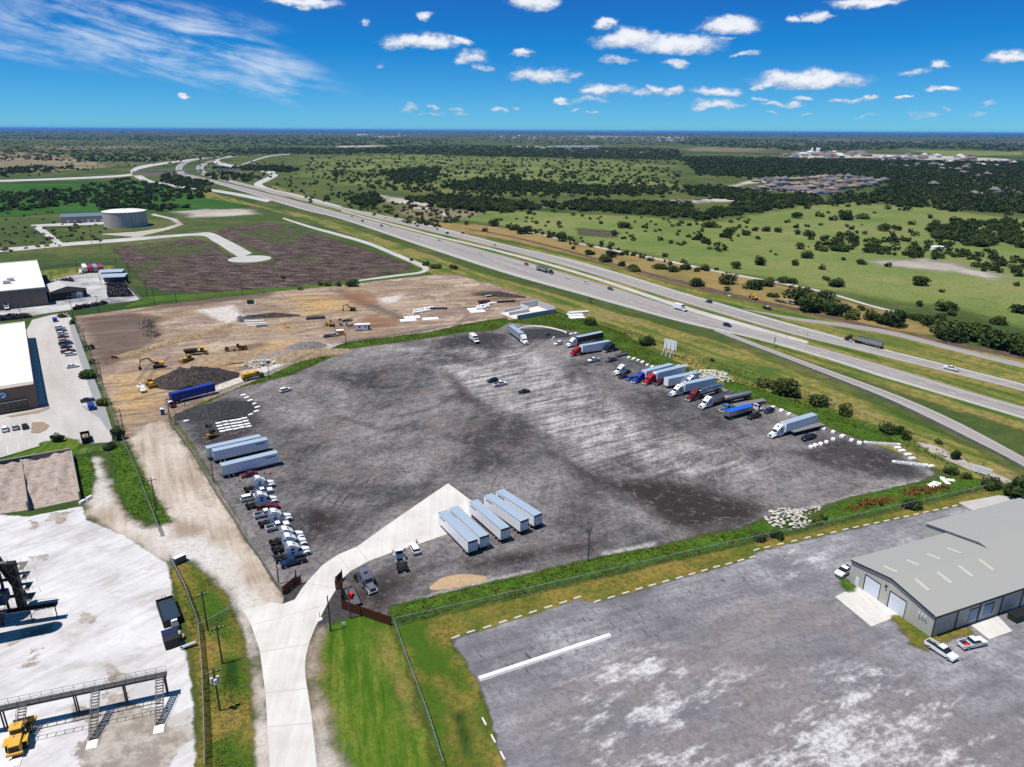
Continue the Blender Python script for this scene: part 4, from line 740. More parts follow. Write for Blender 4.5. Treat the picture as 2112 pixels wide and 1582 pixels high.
def tractor_proto(day=False):
    """conventional highway tractor, about 8.4 m, front bumper at x = +4.2"""
    root = thing('semi_tractor', 't', 'truck'); 
    hood = MB(); hood.loft([[(4.05, -.62, .75), (4.05, .62, .75), (4.0, .58, 1.45), (4.0, -.58, 1.45)], [(3.6, -.74, .72), (3.6, .74, .72), (3.5, .64, 1.62), (3.5, -.64, 1.62)], [(2.3, -.95, .72), (2.3, .95, .72), (2.2, .86, 1.92), (2.2, -.86, 1.92)]]); hood.build('hood', WHITE, root)
    for s in (-1, 1):
        fd = MB(); fd.loft([[(3.95, s*.62, .62), (3.95, s*1.10, .62), (3.85, s*1.08, .98), (3.85, s*.62, 1.02)], [(3.25, s*.7, .95), (3.25, s*1.2, .95), (3.25, s*1.18, 1.18), (3.25, s*.7, 1.28)], [(2.3, s*.8, .70), (2.3, s*1.2, .70), (2.3, s*1.15, 1.05), (2.3, s*.8, 1.2)]]); fd.build('fender', WHITE, root)
        lp = MB(); lp.box(3.86, 4.04, s*.86-.17, s*.86+.17, .86, 1.06, .02); lp.build('headlight', LAMP, root)
    gr = MB(); gr.box(4.03, 4.10, -.46, .46, .80, 1.40); gr.build('grille', M('grille', (.10, .10, .11), .35, .7, .5), root)
    bp = MB(); bp.box(3.95, 4.25, -1.18, 1.18, .38, .70, .03); bp.build('bumper', M('bumper_grey', (.55, .56, .57), .4, .2, .4), root)
    cab = MB(); xb = 1.0 if day else -.75
    if day:
        cab.prism([(xb, .70, 1.05), (2.35, .70, 1.05), (2.3, 1.88, 1.04), (1.85, 2.62, .98), (1.6, 2.82, .94), (xb, 2.86, .96)], 0)
    else:
        cab.prism([(xb, .70, 1.22), (1.1, .70, 1.22), (1.15, .70, 1.05), (2.35, .70, 1.05), (2.3, 1.88, 1.04), (1.75, 2.62, 1.02), (.9, 3.30, 1.10), (.35, 3.72, 1.14), (-.35, 3.92, 1.14), (xb, 3.95, 1.14)], 0)
    cab.build('cab', WHITE, root)
    ws = MB(); ws.add([(2.325, -.92, 1.90), (2.325, .92, 1.90), (1.80, .86, 2.615), (1.80, -.86, 2.615)], [(0, 1, 2, 3)]); ws.add([(2.325-.03, -.92, 1.90), (2.325-.03, .92, 1.90), (1.80-.03, .86, 2.615), (1.80-.03, -.86, 2.615)], [(3, 2, 1, 0)]); ws.build('windshield', GLASS, root)
    for s in (-1, 1):
        w = MB(); y = s*1.062
        w.add([(1.25, y, 1.75), (2.15, s*1.058, 1.75), (1.85, s*1.03, 2.45), (1.25, s*1.045, 2.45)], [(0, 1, 2, 3)] if s > 0 else [(3, 2, 1, 0)]); w.build('side_window', GLASS, root)
        if not day:
            for z0 in (1.65, 2.45):
                w = MB(); w.box(-.35, .35, s*1.225 if s < 0 else 1.205, -1.205 if s < 0 else 1.225, z0, z0+.48); w.build('sleeper_window', GLASS, root)
            fr = MB(); fr.box(-1.35, -.74, s*1.20-.03, s*1.20+.03, .75, 3.6); fr.build('side_fairing', WHITE, root)
        mr = MB(); mr.box(2.0, 2.22, s*1.32-.14, s*1.32+.14, 1.75, 2.55, .03); mr.build('mirror', BLACKP, root)
        tk = MB(); tk.cyl((-.7, s*.98, .62), (1.2, s*.98, .62), .31, n=12); tk.build('fuel_tank', ALU, root)
    if not day:
        sr = MB(); sr.add([(.80, -.42, 3.39), (.80, .42, 3.39), (.42, .42, 3.70), (.42, -.42, 3.70)], [(0, 1, 2, 3)]); sr.add([(.80, -.42, 3.36), (.80, .42, 3.36), (.42, .42, 3.67), (.42, -.42, 3.67)], [(3, 2, 1, 0)]); sr.build('skylight', GLASS, root)
    else:
        rw = MB(); rw.box(xb-.02, xb+.01, -.7, .7, 1.95, 2.6); rw.build('rear_window', GLASS, root)
    fm = MB()
    for s in (-1, 1): fm.box(-4.2, 2.5, s*.45-.06, s*.45+.06, .78, 1.02)
    for x in (-4.1, -3.2, -2.2, -1.2): fm.box(x-.06, x+.06, -.5, .5, .80, .98)
    fm.box(-2.0, -1.15, -.75, .75, 1.02, 1.06); fm.build('frame', DARK, root)
    fw = MB(); fw.cyl((-2.75, 0, 1.05), (-2.75, 0, 1.2), .5, n=12); fw.box(-3.5, -2.75, -.42, .42, 1.06, 1.16); fw.build('fifth_wheel', DARK, root)
    wheels(root, WH_SEMI, (3.15,), 1.0, .52); wheels(root, WH_DUAL, (-2.2, -3.5), .92, .52)
    return root
def letters(root, side, x0, z, w, h, mat=INK):
    b = MB(); n = 9; r = random.Random(3)
    for i in range(n):
        cx = x0+side*(-w/2+w*(i+.5)/n); ww = w/n*.38; sk = .12*h*side
        top = h*(1.0 if i in (0, 5) else .8)
        y = side*1.322
        b.add([(cx-ww, y, z), (cx+ww, y, z), (cx+ww+sk, y, z+top), (cx-ww+sk, y, z+top)], [(0, 1, 2, 3)])
        if i % 2: b.add([(cx-ww*.9, y+side*.004, z+top*.42), (cx+2.4*ww, y+side*.004, z+top*.42), (cx+2.4*ww, y+side*.004, z+top*.6), (cx-ww*.9, y+side*.004, z+top*.6)], [(0, 1, 2, 3)])
    b.build('lettering', mat, root)
def van_trailer(letter=False, L=16.15, reefer=False):
    """box trailer, nose at x = +L/2"""
    root = thing('box_trailer', 't', 'trailer'); h = L/2
    b = MB(); b.box(-h, h, -1.30, 1.30, 1.12, 4.08); b.build('box', VANW, root)
    rf = MB(); rf.box(-h+.05, h-.05, -1.27, 1.27, 4.08, 4.11)
    n = int(L/.61)
    for i in range(n): x = -h+.4+i*.61; rf.box(x-.03, x+.03, -1.25, 1.25, 4.11, 4.13)
    rf.build('roof', VANROOF, root)
    for s in (-1, 1):
        r = MB(); r.box(-h, h, s*1.30-.015, s*1.30+.015, 1.05, 1.20); r.box(-h, h, s*1.30-.015, s*1.30+.02, 3.98, 4.10)
        for i in range(0, int(L/1.22)): x = -h+.6+i*1.22; r.box(x-.02, x+.02, s*1.30-.012, s*1.30+.012, 1.2, 3.98)
        r.build('side_rail', ALU, root)
        d = MB(); d.box(-h-.035, -h, min(s*.03, s*1.22), max(s*.03, s*1.22), 1.25, 3.55); d.build('door', VANW, root)
    fr = MB(); fr.box(-h-.05, -h, -1.31, 1.31, 3.58, 4.10); fr.box(-h-.05, -h, -1.31, -1.22, 1.1, 3.58); fr.box(-h-.05, -h, 1.22, 1.31, 1.1, 3.58); fr.box(-h-.05, -h, -1.22, 1.22, 1.1, 1.24); fr.build('door_frame', M('door_frame', (.035, .035, .045), .5, .2), root)
    lk = MB()
    for y in (-.75, -.2, .2, .75): lk.box(-h-.07, -h-.035, y-.02, y+.02, 1.2, 3.56)
    lk.box(-h-.06, -h-.04, -.85, -.55, 1.45, 1.75); lk.box(-h-.06, -h-.04, .6, .9, 1.5, 1.85); lk.build('lock_rod', DARK, root)
    gd = MB(); gd.box(-h-.02, -h+.1, -1.15, 1.15, .48, .58); gd.box(-h, -h+.1, -.75, -.65, .5, 1.1); gd.box(-h, -h+.1, .65, .75, .5, 1.1); gd.build('rear_guard', DARK, root)
    ch = MB(); ch.box(-h+.5, -h+5.0, -.55, .55, .75, 1.1); ch.build('bogie', DARK, root)
    wheels(root, WH_TRL, (-h+1.6, -h+2.9), .95, .5)
    for s in (-1, 1):
        lg = MB(); lg.box(h-2.9, h-2.75, s*.8-.07, s*.8+.07, .05, 1.1); lg.box(h-3.0, h-2.65, s*.8-.16, s*.8+.16, 0, .06); lg.build('landing_leg', DARK, root)
    if reefer:
        q = MB(); q.box(h, h+.45, -1.0, 1.0, 2.2, 4.0, .05); q.build('cooling_unit', VANW, root)
    if letter:
        for s in (-1, 1): letters(root, s, h-2.4, 3.15, 2.9, .42)
    return root
def flatbed():
    root = thing('flatbed_trailer', 't', 'trailer'); b = MB(); b.box(-7.3, 7.3, -1.3, 1.3, 1.32, 1.5); b.build('deck', M('flatbed_deck', (.20, .19, .18), .7, .1, .3, 0, .5, .6), root)
    for y in (-1.12, -.4, .4, 1.12): s = MB(); s.box(-7.3, 7.3, y-.09, y+.09, 1.5, 1.52); s.build('deck_strip', ALU, root)
    f = MB(); f.box(-7, 6.5, -.5, -.38, .9, 1.32); f.box(-7, 6.5, .38, .5, .9, 1.32); f.build('beam', DARK, root); wheels(root, WH_TRL, (-4.8, -6.1), .95, .5)
    for s in (-1, 1): lg = MB(); lg.box(3.6, 3.75, s*.8-.07, s*.8+.07, 0, 1.3); lg.build('landing_leg', DARK, root)
    return root
def tank_trailer(mat):
    root = thing('tank_trailer', 't', 'trailer'); b = MB(); rings = []
    for x, r in ((-6.4, .35), (-6.3, .75), (-6.0, .92), (6.0, .92), (6.3, .75), (6.4, .35)): rings.append([(x, r*math.cos(a), 2.25+r*math.sin(a)) for a in np.linspace(0, 2*math.pi, 16, False)])
    b.loft(rings); b.build('tank', mat, root, True)
    for x in (-4, -1.3, 1.3, 4): c = MB(); c.cyl((x, 0, 3.1), (x, 0, 3.35), .3, n=10); c.build('hatch', ALU, root)
    w = MB(); w.box(-5.5, 5.5, -.25, .25, 3.16, 3.2); w.build('walkway', ALU, root)
    f = MB(); f.box(-6.2, 5.8, -.5, .5, .95, 1.3); f.build('beam', DARK, root); wheels(root, WH_TRL, (-4.5, -5.8), .95, .5)
    for s in (-1, 1): lg = MB(); lg.box(3.0, 3.15, s*.8-.07, s*.8+.07, 0, 1.3); lg.build('landing_leg', DARK, root)
    return root
def dump_trailer(mat, cover=None):
    root = thing('dump_trailer', 't', 'trailer'); b = MB(); L = 6.0
    for s in (-1, 1): b.add([(-L, s*1.1, 1.3), (L, s*1.1, 1.3), (L, s*1.28, 3.0), (-L, s*1.28, 3.0), (-L, s*1.04, 1.3), (L, s*1.04, 1.3), (L, s*1.2, 3.0), (-L, s*1.2, 3.0)], [(0, 1, 2, 3), (7, 6, 5, 4), (3, 2, 6, 7), (0, 4, 5, 1), (0, 3, 7, 4), (1, 5, 6, 2)])
    b.box(-L, L, -1.1, 1.1, 1.25, 1.35); b.box(L-.08, L, -1.2, 1.2, 1.3, 3.05); b.build('hopper', mat, root)
    tg = MB(); tg.box(-L-.08, -L, -1.24, 1.24, 1.25, 2.95); tg.build('tailgate', mat, root)
    for s in (-1, 1):
        r = MB()
        for i in range(8): x = -L+.8+i*1.5; r.box(x-.05, x+.05, s*1.2-.09, s*1.2+.09, 1.3, 2.95)
        r.build('side_rib', ALU, root)
    if cover: c = MB(); c.prism([(-L, 3.0, 1.28), (-L, 3.12, .8), (L, 3.12, .8), (L, 3.0, 1.28)], 0); c.build('tarp', cover, root)
    f = MB(); f.box(-L, L-.5, -.5, .5, .85, 1.25); f.build('beam', DARK, root); wheels(root, WH_TRL, (-4.0, -5.2), .95, .5); return root
def box_truck(L=5.6, hz=3.3):
    root = thing('box_truck', 't', 'truck'); b = MB(); b.box(-L+.9, 1.4, -1.2, 1.2, .95, hz); b.build('cargo_box', VANW, root)
    rf = MB(); rf.box(-L+.95, 1.35, -1.16, 1.16, hz, hz+.03); rf.build('roof', VANROOF, root)
    c = MB(); c.prism([(1.5, .6, 1.0), (4.1, .6, 1.0), (4.15, 1.25, .95), (3.0, 1.5, .98), (2.4, 2.3, .85), (1.6, 2.35, .9), (1.5, 1.5, 1.0)], 0); c.build('cab', WHITE, root)
    w = MB(); w.add([(3.02, -.82, 1.53), (3.02, .82, 1.53), (2.46, .75, 2.25), (2.46, -.75, 2.25)], [(0, 1, 2, 3)]); w.add([(3.0, -.82, 1.53), (3.0, .82, 1.53), (2.44, .75, 2.25), (2.44, -.75, 2.25)], [(3, 2, 1, 0)]); w.build('windshield', GLASS, root)
    for s in (-1, 1): q = MB(); q.box(1.8, 2.55, s*.98-.03, s*.98+.03, 1.5, 2.1); q.build('side_window', GLASS, root)
    g = MB(); g.box(4.1, 4.2, -.95, .95, .5, 1.1); g.build('grille', DARK, root)
    u = MB(); u.box(1.4, 1.85, -.8, .8, 2.5, hz-.1, .04); u.build('cooling_unit', DARK, root)
    fm = MB(); fm.box(-L+1, 3.5, -.5, .5, .6, .95); fm.build('frame', DARK, root); wheels(root, WH_TRK, (3.3,), .95, .4); wheels(root, WH_DUAL, (-2.6,), .9, .5); return root
def track(b, x0, x1, y0, y1, h):
    b.prism_y = None; n = 6; prof = []
    for a in np.linspace(-math.pi/2, math.pi/2, n): prof.append((x1-h/2+h/2*math.cos(a), h/2+h/2*math.sin(a)))
    for a in np.linspace(math.pi/2, 3*math.pi/2, n): prof.append((x0+h/2+h/2*math.cos(a), h/2+h/2*math.sin(a)))
    m = len(prof); vs = [(x, y0, z) for x, z in prof]+[(x, y1, z) for x, z in prof]
    b.add(vs, [tuple(range(m)), tuple(range(2*m-1, m-1, -1))]+[(i, (i+1) % m, m+(i+1) % m, m+i) for i in range(m)])
def beam2(b, p, q, w, h0, h1):
    p = Vector(p); q = Vector(q); d = (q-p).normalized(); n = Vector((-d.z, 0, d.x))
    vs = []
    for c, h in ((p, h0), (q, h1)):
        for sy, sn in ((-1, -1), (1, -1), (1, 1), (-1, 1)): vs.append(c+Vector((0, sy*w/2, 0))+n*(sn*h/2))
    b.add(vs, [(0, 1, 2, 3), (7, 6, 5, 4), (0, 4, 5, 1), (1, 5, 6, 2), (2, 6, 7, 3), (3, 7, 4, 0)])
def excavator(col=YEL, scale=1.0):
    root = thing('excavator', 't', 'excavator')
    for s in (-1, 1): b = MB(); track(b, -2.1, 2.1, s*1.25-.3, s*1.25+.3, .95); b.build('track', DARK, root)
    u = MB(); u.box(-.9, .9, -.9, .9, .6, 1.1); u.build('undercarriage', DARK, root)
    h = MB(); h.box(-2.3, 1.2, -1.35, 1.35, 1.15, 1.55); h.box(-2.4, -.3, -1.35, 1.35, 1.55, 2.45, .12); h.box(-.3, 1.2, -1.35, -.5, 1.5, 2.2, .06); h.build('house', col, root)
    c = MB(); c.box(-.4, 1.25, .35, 1.32, 1.55, 3.0, .08); k = c.build('cab', GLASS, root); r = MB(); r.box(-.42, 1.2, .33, 1.34, 3.0, 3.08); r.build('cab_roof', col, root)
    bm_ = MB(); beam2(bm_, (1.0, -.1, 1.7), (3.4, -.1, 4.6), .5, .55, .7); beam2(bm_, (3.4, -.1, 4.6), (6.3, -.1, 4.2), .5, .7, .4); bm_.build('boom', col, root)
    st = MB(); beam2(st, (6.1, -.1, 4.5), (7.0, -.1, 1.4), .4, .6, .3); st.build('stick', col, root)
    bk = MB(); bk.prism([(6.7, 1.5, .6), (7.4, 1.3, .6), (7.5, .4, .6), (6.9, .0, .55), (6.3, .2, .55)], 0); bk.build('bucket', DARK, root)
    cy = MB(); cy.bar((1.6, -.1, 1.9), (3.6, -.1, 4.2), .1, 6); cy.bar((3.6, -.1, 5.1), (6.0, -.1, 5.0), .09, 6); cy.build('cylinder', ALU, root)
    root.scale = (scale,)*3; return root
def dozer():
    root = thing('bulldozer', 't', 'bulldozer')
    for s in (-1, 1): b = MB(); track(b, -2.2, 2.1, s*1.1-.3, s*1.1+.3, 1.15); b.build('track', DARK, root)
    h = MB(); h.box(-.2, 2.3, -.75, .75, .7, 2.0, .08); h.box(-2.2, -.2, -.85, .85, .7, 1.7); h.build('body', YEL, root)
    c = MB(); c.box(-1.7, -.1, -.8, .8, 1.7, 2.9, .1); c.build('cab', GLASS, root); r = MB(); r.box(-1.8, 0, -.9, .9, 2.9, 3.02); r.build('cab_roof', BROWNY, root)
    bl = MB(); bl.prism([(2.9, .1, 1.75), (3.1, .1, 1.75), (3.0, .8, 1.75), (3.2, 1.5, 1.75), (3.0, 1.55, 1.75), (2.85, .8, 1.75)], 0); bl.build('blade', BROWNY, root)
    a = MB(); a.bar((0, -1.45, .6), (2.95, -1.45, .5), .13); a.bar((0, 1.45, .6), (2.95, 1.45, .5), .13); a.bar((1.9, 0, 1.6), (2.95, 0, 1.0), .1); a.build('push_arm', BROWNY, root)
    e = MB(); e.cyl((1.6, .3, 2.0), (1.6, .3, 2.9), .08, n=8); e.build('exhaust', DARK, root); rp = MB(); rp.box(-3.1, -2.2, -.6, .6, .8, 1.1); rp.box(-3.2, -3.0, -.1, .1, .1, 1.1); rp.build('ripper', DARK, root); return root
def haul_truck():
    root = thing('dump_truck', 't', 'dump truck')
    b = MB(); b.prism([(-5.0, 2.6, 1.5), (-4.2, 1.5, 1.2), (.6, 1.4, 1.2), (1.2, 2.9, 1.5), (1.1, 2.9, 1.5)], 0); b.build('dump_body', M('bed_brown', (.06, .045, .035), .7, .1, .2, 0, .6), root)
    r = MB(); r.box(.6, 1.3, -1.5, 1.5, 2.9, 3.4, .1); r.build('headboard', YEL, root)
    c = MB(); c.box(1.9, 3.3, -.75, .75, 1.5, 3.1, .15); c.build('cab', GLASS, root); cr = MB(); cr.box(1.8, 3.35, -.85, .85, 3.1, 3.25); cr.build('cab_roof', YEL, root)
    h = MB(); h.loft([[(3.3, -1.0, 1.0), (3.3, 1.0, 1.0), (3.3, .9, 2.2), (3.3, -.9, 2.2)], [(5.0, -.9, .9), (5.0, .9, .9), (4.9, .7, 1.7), (4.9, -.7, 1.7)]]); h.build('hood', YEL, root)
    f = MB(); f.box(-4.5, 4.0, -.6, .6, .9, 1.4); f.build('frame', DARK, root); wheels(root, WH_BIG, (3.9, -1.4, -3.2), 1.15, .85); return root
def grader():
    root = thing('motor_grader', 't', 'grader')
    b = MB(); b.box(-4.2, -1.6, -.6, .6, .9, 1.9, .06); b.build('engine_hood', BROWNY, root); c = MB(); c.box(-1.6, -.2, -.7, .7, 1.2, 3.1, .1); c.build('cab', GLASS, root); r = MB(); r.box(-1.7, -.1, -.8, .8, 3.1, 3.22); r.build('cab_roof', YEL, root)
    n = MB(); beam2(n, (-.2, 0, 1.9), (3.6, 0, 1.7), .4, .4, .3); beam2(n, (3.6, 0, 1.7), (4.1, 0, .9), .4, .3, .4); n.build('frame_beam', YEL, root)
    bl = MB(); bl.box(.9, 1.05, -1.9, 1.9, .12, .7); bl.build('blade', DARK, root); ci = MB(); ci.cyl((1.1, 0, .8), (1.1, 0, .95), .8, n=14); ci.build('circle', BROWNY, root)
    wheels(root, WH_BIG, (-2.1, -3.8), 1.0, .85); wheels(root, WH_BIG, (4.0,), 1.0, .85); return root
def wheel_loader():
    root = thing('wheel_loader', 't', 'loader')
    b = MB(); b.loft([[(-3.6, -.95, 1.0), (-3.6, .95, 1.0), (-3.5, .8, 2.2), (-3.5, -.8, 2.2)], [(-1.0, -1.0, 1.0), (-1.0, 1.0, 1.0), (-1.0, .9, 2.5), (-1.0, -.9, 2.5)]]); b.build('engine_hood', YEL, root)
    gr = MB(); gr.box(-3.68, -3.6, -.7, .7, 1.15, 2.05); gr.build('radiator_grille', DARK, root); cw = MB(); cw.box(-4.0, -3.6, -1.15, 1.15, .75, 1.1); cw.build('counterweight', YEL, root)
    c = MB(); c.box(-1.0, .5, -.8, .8, 1.6, 3.3, .12); c.build('cab', GLASS, root); r = MB(); r.box(-1.15, .6, -.95, .95, 3.3, 3.45, .04); r.build('cab_roof', YEL, root)
    f = MB(); f.box(.5, 2.2, -.6, .6, .8, 1.7); f.build('front_frame', YEL, root)
    for s in (-1, 1):
        a = MB(); beam2(a, (1.4, s*.65, 1.9), (3.9, s*.65, .9), .22, .45, .3); a.build('lift_arm', YEL, root)
        fd = MB(); fd.box(-2.7, -.9, s*1.35-.35, s*1.35+.35, 1.85, 1.95); fd.build('fender', YEL, root)
    bk = MB(); bk.prism([(3.7, .1, 1.5), (5.1, .1, 1.5), (5.0, .2, 1.5), (4.0, .3, 1.5), (3.9, 1.3, 1.5), (3.7, 1.3, 1.5)], 0); bk.build('bucket', YEL, root)
    wheels(root, WH_BIG, (1.6, -1.8), 1.15, .85); return root
def water_truck():
    root = thing('water_truck', 't', 'truck'); b = MB(); rings = []
    for x, k in ((-4.4, .9), (-4.3, 1), (.6, 1), (.7, .9)): rings.append([(x, 1.25*k*max(-1, min(1, 1.25*math.cos(a))), 2.15+.95*k*max(-1, min(1, 1.2*math.sin(a)))) for a in np.linspace(0, 2*math.pi, 20, False)])
    b.loft(rings); b.build('tank', YEL, root)
    h = MB(); h.cyl((-1.8, 0, 3.05), (-1.8, 0, 3.3), .35, n=10); h.build('hatch', DARK, root)
    c = MB(); c.box(1.1, 2.4, -1.0, 1.0, 1.1, 2.9, .1); c.build('cab', BROWNY, root); w = MB(); w.box(2.36, 2.46, -.85, .85, 1.9, 2.7); w.build('windshield', GLASS, root); r = MB(); r.box(1.0, 2.5, -1.05, 1.05, 2.9, 3.05); r.build('cab_roof', YEL, root)
    e = MB(); e.box(2.4, 4.3, -.75, .75, .9, 1.75, .06); e.build('hood', DARK, root); f = MB(); f.box(-4.4, 4.0, -.5, .5, .7, 1.2); f.build('frame', DARK, root)
    wheels(root, WH_BIG, (3.4,), 1.0, .85); wheels(root, WH_BIG, (-1.6, -3.4), 1.0, .85); return root
def telehandler():
    root = thing('telehandler', 't', 'forklift'); b = MB(); b.box(-2.4, 2.0, -.9, .9, .8, 1.5, .05); b.build('chassis', YEL, root); c = MB(); c.box(-.6, .9, .2, 1.05, 1.4, 2.6, .06); c.build('cab', GLASS, root)
    a = MB(); beam2(a, (-2.2, -.3, 2.2), (3.8, -.3, 1.6), .4, .45, .4); a.build('boom', YEL, root); f = MB(); f.box(3.7, 3.85, -.9, .5, .3, 1.5); f.box(3.85, 5.0, -.7, -.55, .28, .36); f.box(3.85, 5.0, .15, .3, .28, .36); f.build('forks', DARK, root); wheels(root, WH_BIG, (1.5, -1.6), 1.0, .85); return root
def skid_steer():
    root = thing('skid_steer', 't', 'loader'); b = MB(); b.box(-1.5, .9, -.65, .65, .4, 1.5, .05); b.build('body', YEL, root); c = MB(); c.box(-.6, .6, -.55, .55, 1.5, 2.1, .08); c.build('cab', DARK, root)
    for s in (-1, 1):
        t = MB(); track(t, -1.4, 1.2, s*.85-.2, s*.85+.2, .75); t.build('track', DARK, root); a = MB(); beam2(a, (-1.4, s*.8, 1.6), (1.9, s*.8, .7), .14, .3, .22); a.build('lift_arm', YEL, root)
    k = MB(); k.prism([(1.7, .05, .95), (2.6, .05, .95), (1.9, .2, .95), (1.85, .8, .95), (1.7, .8, .95)], 0); k.build('bucket', DARK, root); return root
def service_truck():
    root = thing('service_truck', 't', 'truck'); c = MB(); c.prism([(-.2, .5, .98), (2.9, .5, .98), (2.95, 1.1, .95), (1.6, 1.3, .96), (1.0, 2.05, .82), (-.1, 2.08, .85)], 0); c.build('cab', WHITE, root)
    g = MB(); g.prism([(1.62, 1.28, .965), (1.04, 1.98, .84), (.05, 2.0, .86), (.05, 1.3, .985)], 0); g.build('window', GLASS, root)
    for s in (-1, 1): b = MB(); b.box(-3.2, -.3, s*.85-.25, s*.85+.25, .6, 1.7); b.build('tool_cabinet', WHITE, root)
    d = MB(); d.box(-3.2, -.3, -.6, .6, .7, .9); d.build('bed', DARK, root); k = MB(); k.cyl((-.9, .4, .9), (-.9, .4, 2.3), .15, n=8); k.bar((-.9, .4, 2.3), (-2.9, -.1, 2.6), .1, 6); k.build('crane', WHITE, root)
    wheels(root, WH_TRK, (2.0, -2.0), .88, .4); return root
def gear(proto, first=[]):
    return proto
P = dict(sedan=car_proto('sedan'), suv=car_proto('suv'), pickup=car_proto('pickup_truck'), tractor=tractor_proto(), daycab=tractor_proto(True), van=van_trailer(True), plainvan=van_trailer(False), reefer=van_trailer(False, 16.15, True),
         flatbed=flatbed(), tank=tank_trailer(CHROME), dump=dump_trailer(ALU), tarpdump=dump_trailer(ALU, TARP), boxtruck=box_truck())
USED = set()
def place(kind, pos, rz, label, cat, group=None, paint_=None, parts=('body', 'roof', 'hood', 'fender', 'cab', 'side_fairing', 'box', 'cargo_box'), recolor=None):
    src = P[kind]
    if kind in USED: o = copy_tree(src)
    else: o = src; USED.add(kind); 
    o.location = (pos[0], pos[1], pos[2] if len(pos) > 2 else 0); o.rotation_euler.z = rz
    if 'group' in o: del o['group']
    tag(o, label, cat, group)
    for c in o.children:
        base = c.name.split('.')[0]
        if c.material_slots:
            set_mat(c, c.data.materials[0])
            if paint_ and base in parts: set_mat(c, paint_)
            if recolor and base in recolor: set_mat(c, recolor[base])
    return o
def put(kind, fpx, rpx, label, cat, group=None, paint_=None, L=None, z=.05, **kw):
    """stand a vehicle so that its front and rear meet the ground at these photo pixels"""
    f = G(*fpx, z); r = G(*rpx, z); m = (f+r)/2
    return place(kind, (m.x, m.y, z), hd(r, f), label, cat, group, paint_, **kw)
# ------------------------------------------------------------------ trucks and cars on the lot
H_D2 = math.atan2(.52, .85)
def van_edge(front, rear, kind, label, group, side):
    """trailer from its near top edge (photo pixels of the upper front and rear corners, 4.1 m up)"""
    f = G(*front, 4.1); r = G(*rear, 4.1); a = hd(r, f); n = Vector((-math.sin(a), math.cos(a), 0))*side; m = (f+r)/2+n*1.3
    return place(kind, (m.x, m.y, .05), a, label, 'trailer', group)
GT = 'white box trailers parked on the lot'
for f, r, lab in (((922.8, 1051.5), (984.8, 1111.7), 'white box trailer on the concrete tip, leftmost of the five in mid lot'), ((943.8, 1042.9), (1009, 1102.7), 'white box trailer second from the left of the five in mid lot'),
                  ((985.3, 1029.9), (1051, 1086), 'white box trailer in the centre of the five in the middle of the lot'), ((1014.9, 1017), (1090.5, 1069.4), 'white box trailer second from the right of the five in the middle of the lot'), ((1039, 1008.6), (1117.2, 1057.7), 'white box trailer farthest right of the five in the middle of the lot')):
    van_edge(f, r, 'van', lab, GT, 1 if True else -1)
for f, r, lab in (((575.2, 934), (455.7, 962.4), 'white box trailer nearest the row of bobtail tractors by the left fence'), ((552, 907), (440.5, 932), 'white box trailer in the middle of the three by the left fence'), ((538.5, 901), (427, 926), 'white box trailer farthest back of the three by the left fence, half hidden')):
    van_edge(f, r, 'van', lab, GT, 1)
def at_front(kind, fpx, a, half, label, cat, group=None, paint_=None, z=.05, **kw):
    f = G(*fpx, z); return place(kind, (f.x-half*math.cos(a), f.y-half*math.sin(a), z), a, label, cat, group, paint_, **kw)
GB = 'white bobtail tractors in a row by the left fence'; GR = 'cars and pickups between the bobtail tractors'
h1 = H_D2-.02
for f, lab in (((567, 1001), 'white sleeper tractor without trailer, farthest up the row beside the red sedan'), ((573, 1034), 'white bobtail sleeper tractor second in the row, above a dark red pickup'), ((602, 1070), 'white bobtail sleeper tractor third in the row, before a white pickup bed'),
               ((627, 1107), 'white sleeper tractor, topmost of the three packed close together'), ((633, 1121), 'white sleeper tractor in the middle of the three packed close together'), ((640, 1139), 'white sleeper tractor nearest the gate, beside the navy pickup')):
    at_front('tractor', f, h1, 4.2, lab, 'truck', GB, WHITE)
at_front('sedan', (497, 986), h1+math.pi, 2.3, 'dark red sedan between the box trailer and the first bobtail tractor', 'car', GR, DREDP)
at_front('pickup', (563, 1014), h1, 2.9, 'white pickup truck between the first and second bobtail tractors', 'pickup', GR, WHITE)
at_front('suv', (533, 1027), h1, 2.3, 'white estate car half behind the second bobtail tractor', 'car', GR, WHITE)
at_front('pickup', (577, 1047), h1, 2.9, 'dark red pickup truck behind the second bobtail tractor', 'pickup', GR, DREDP)
at_front('pickup', (572, 1058), h1, 2.9, 'white pickup truck mostly hidden behind the third bobtail tractor', 'pickup', GR, WHITE)
at_front('pickup', (597, 1084), h1, 2.9, 'white pickup truck with a loaded bed below the third bobtail tractor', 'pickup', GR, WHITE)
at_front('pickup', (578, 1171), h1+math.pi, 2.9, 'navy pickup truck parked in shade beside the bobtail nearest the gate', 'pickup', GR, DBLUE)
put('tractor', (772, 1228), (737, 1186), 'slate grey sleeper tractor facing the wooden gate', 'truck', None, PURP)
put('daycab', (820, 1141), (833, 1184), 'white cab tractor seen from behind beside the entrance road', 'truck', None, WHITE)
put('suv', (849, 1126), (861, 1146), 'white hatchback parked at the edge of the entrance road', 'car', None, WHITE)
def rig(fpx, rpx, trac, tcol, tkind, tlab, llab, tpaint=None, tcat='truck', Ltr=16.15, gap=1.85, recolor=None, z=.05):
    f = G(*fpx, z); r = G(*rpx, z); a = hd(r, f); d = Vector((math.cos(a), math.sin(a), 0))
    c = f-d*4.2; place(trac, (c.x, c.y, z), a, tlab, 'truck', 'tractors parked along the highway side of the lot', tcol)
    n = f-d*(4.2+gap+Ltr/2); place(tkind, (n.x, n.y, z+.12), a, llab, 'trailer', 'trailers parked along the highway side of the lot', tpaint, recolor=recolor)
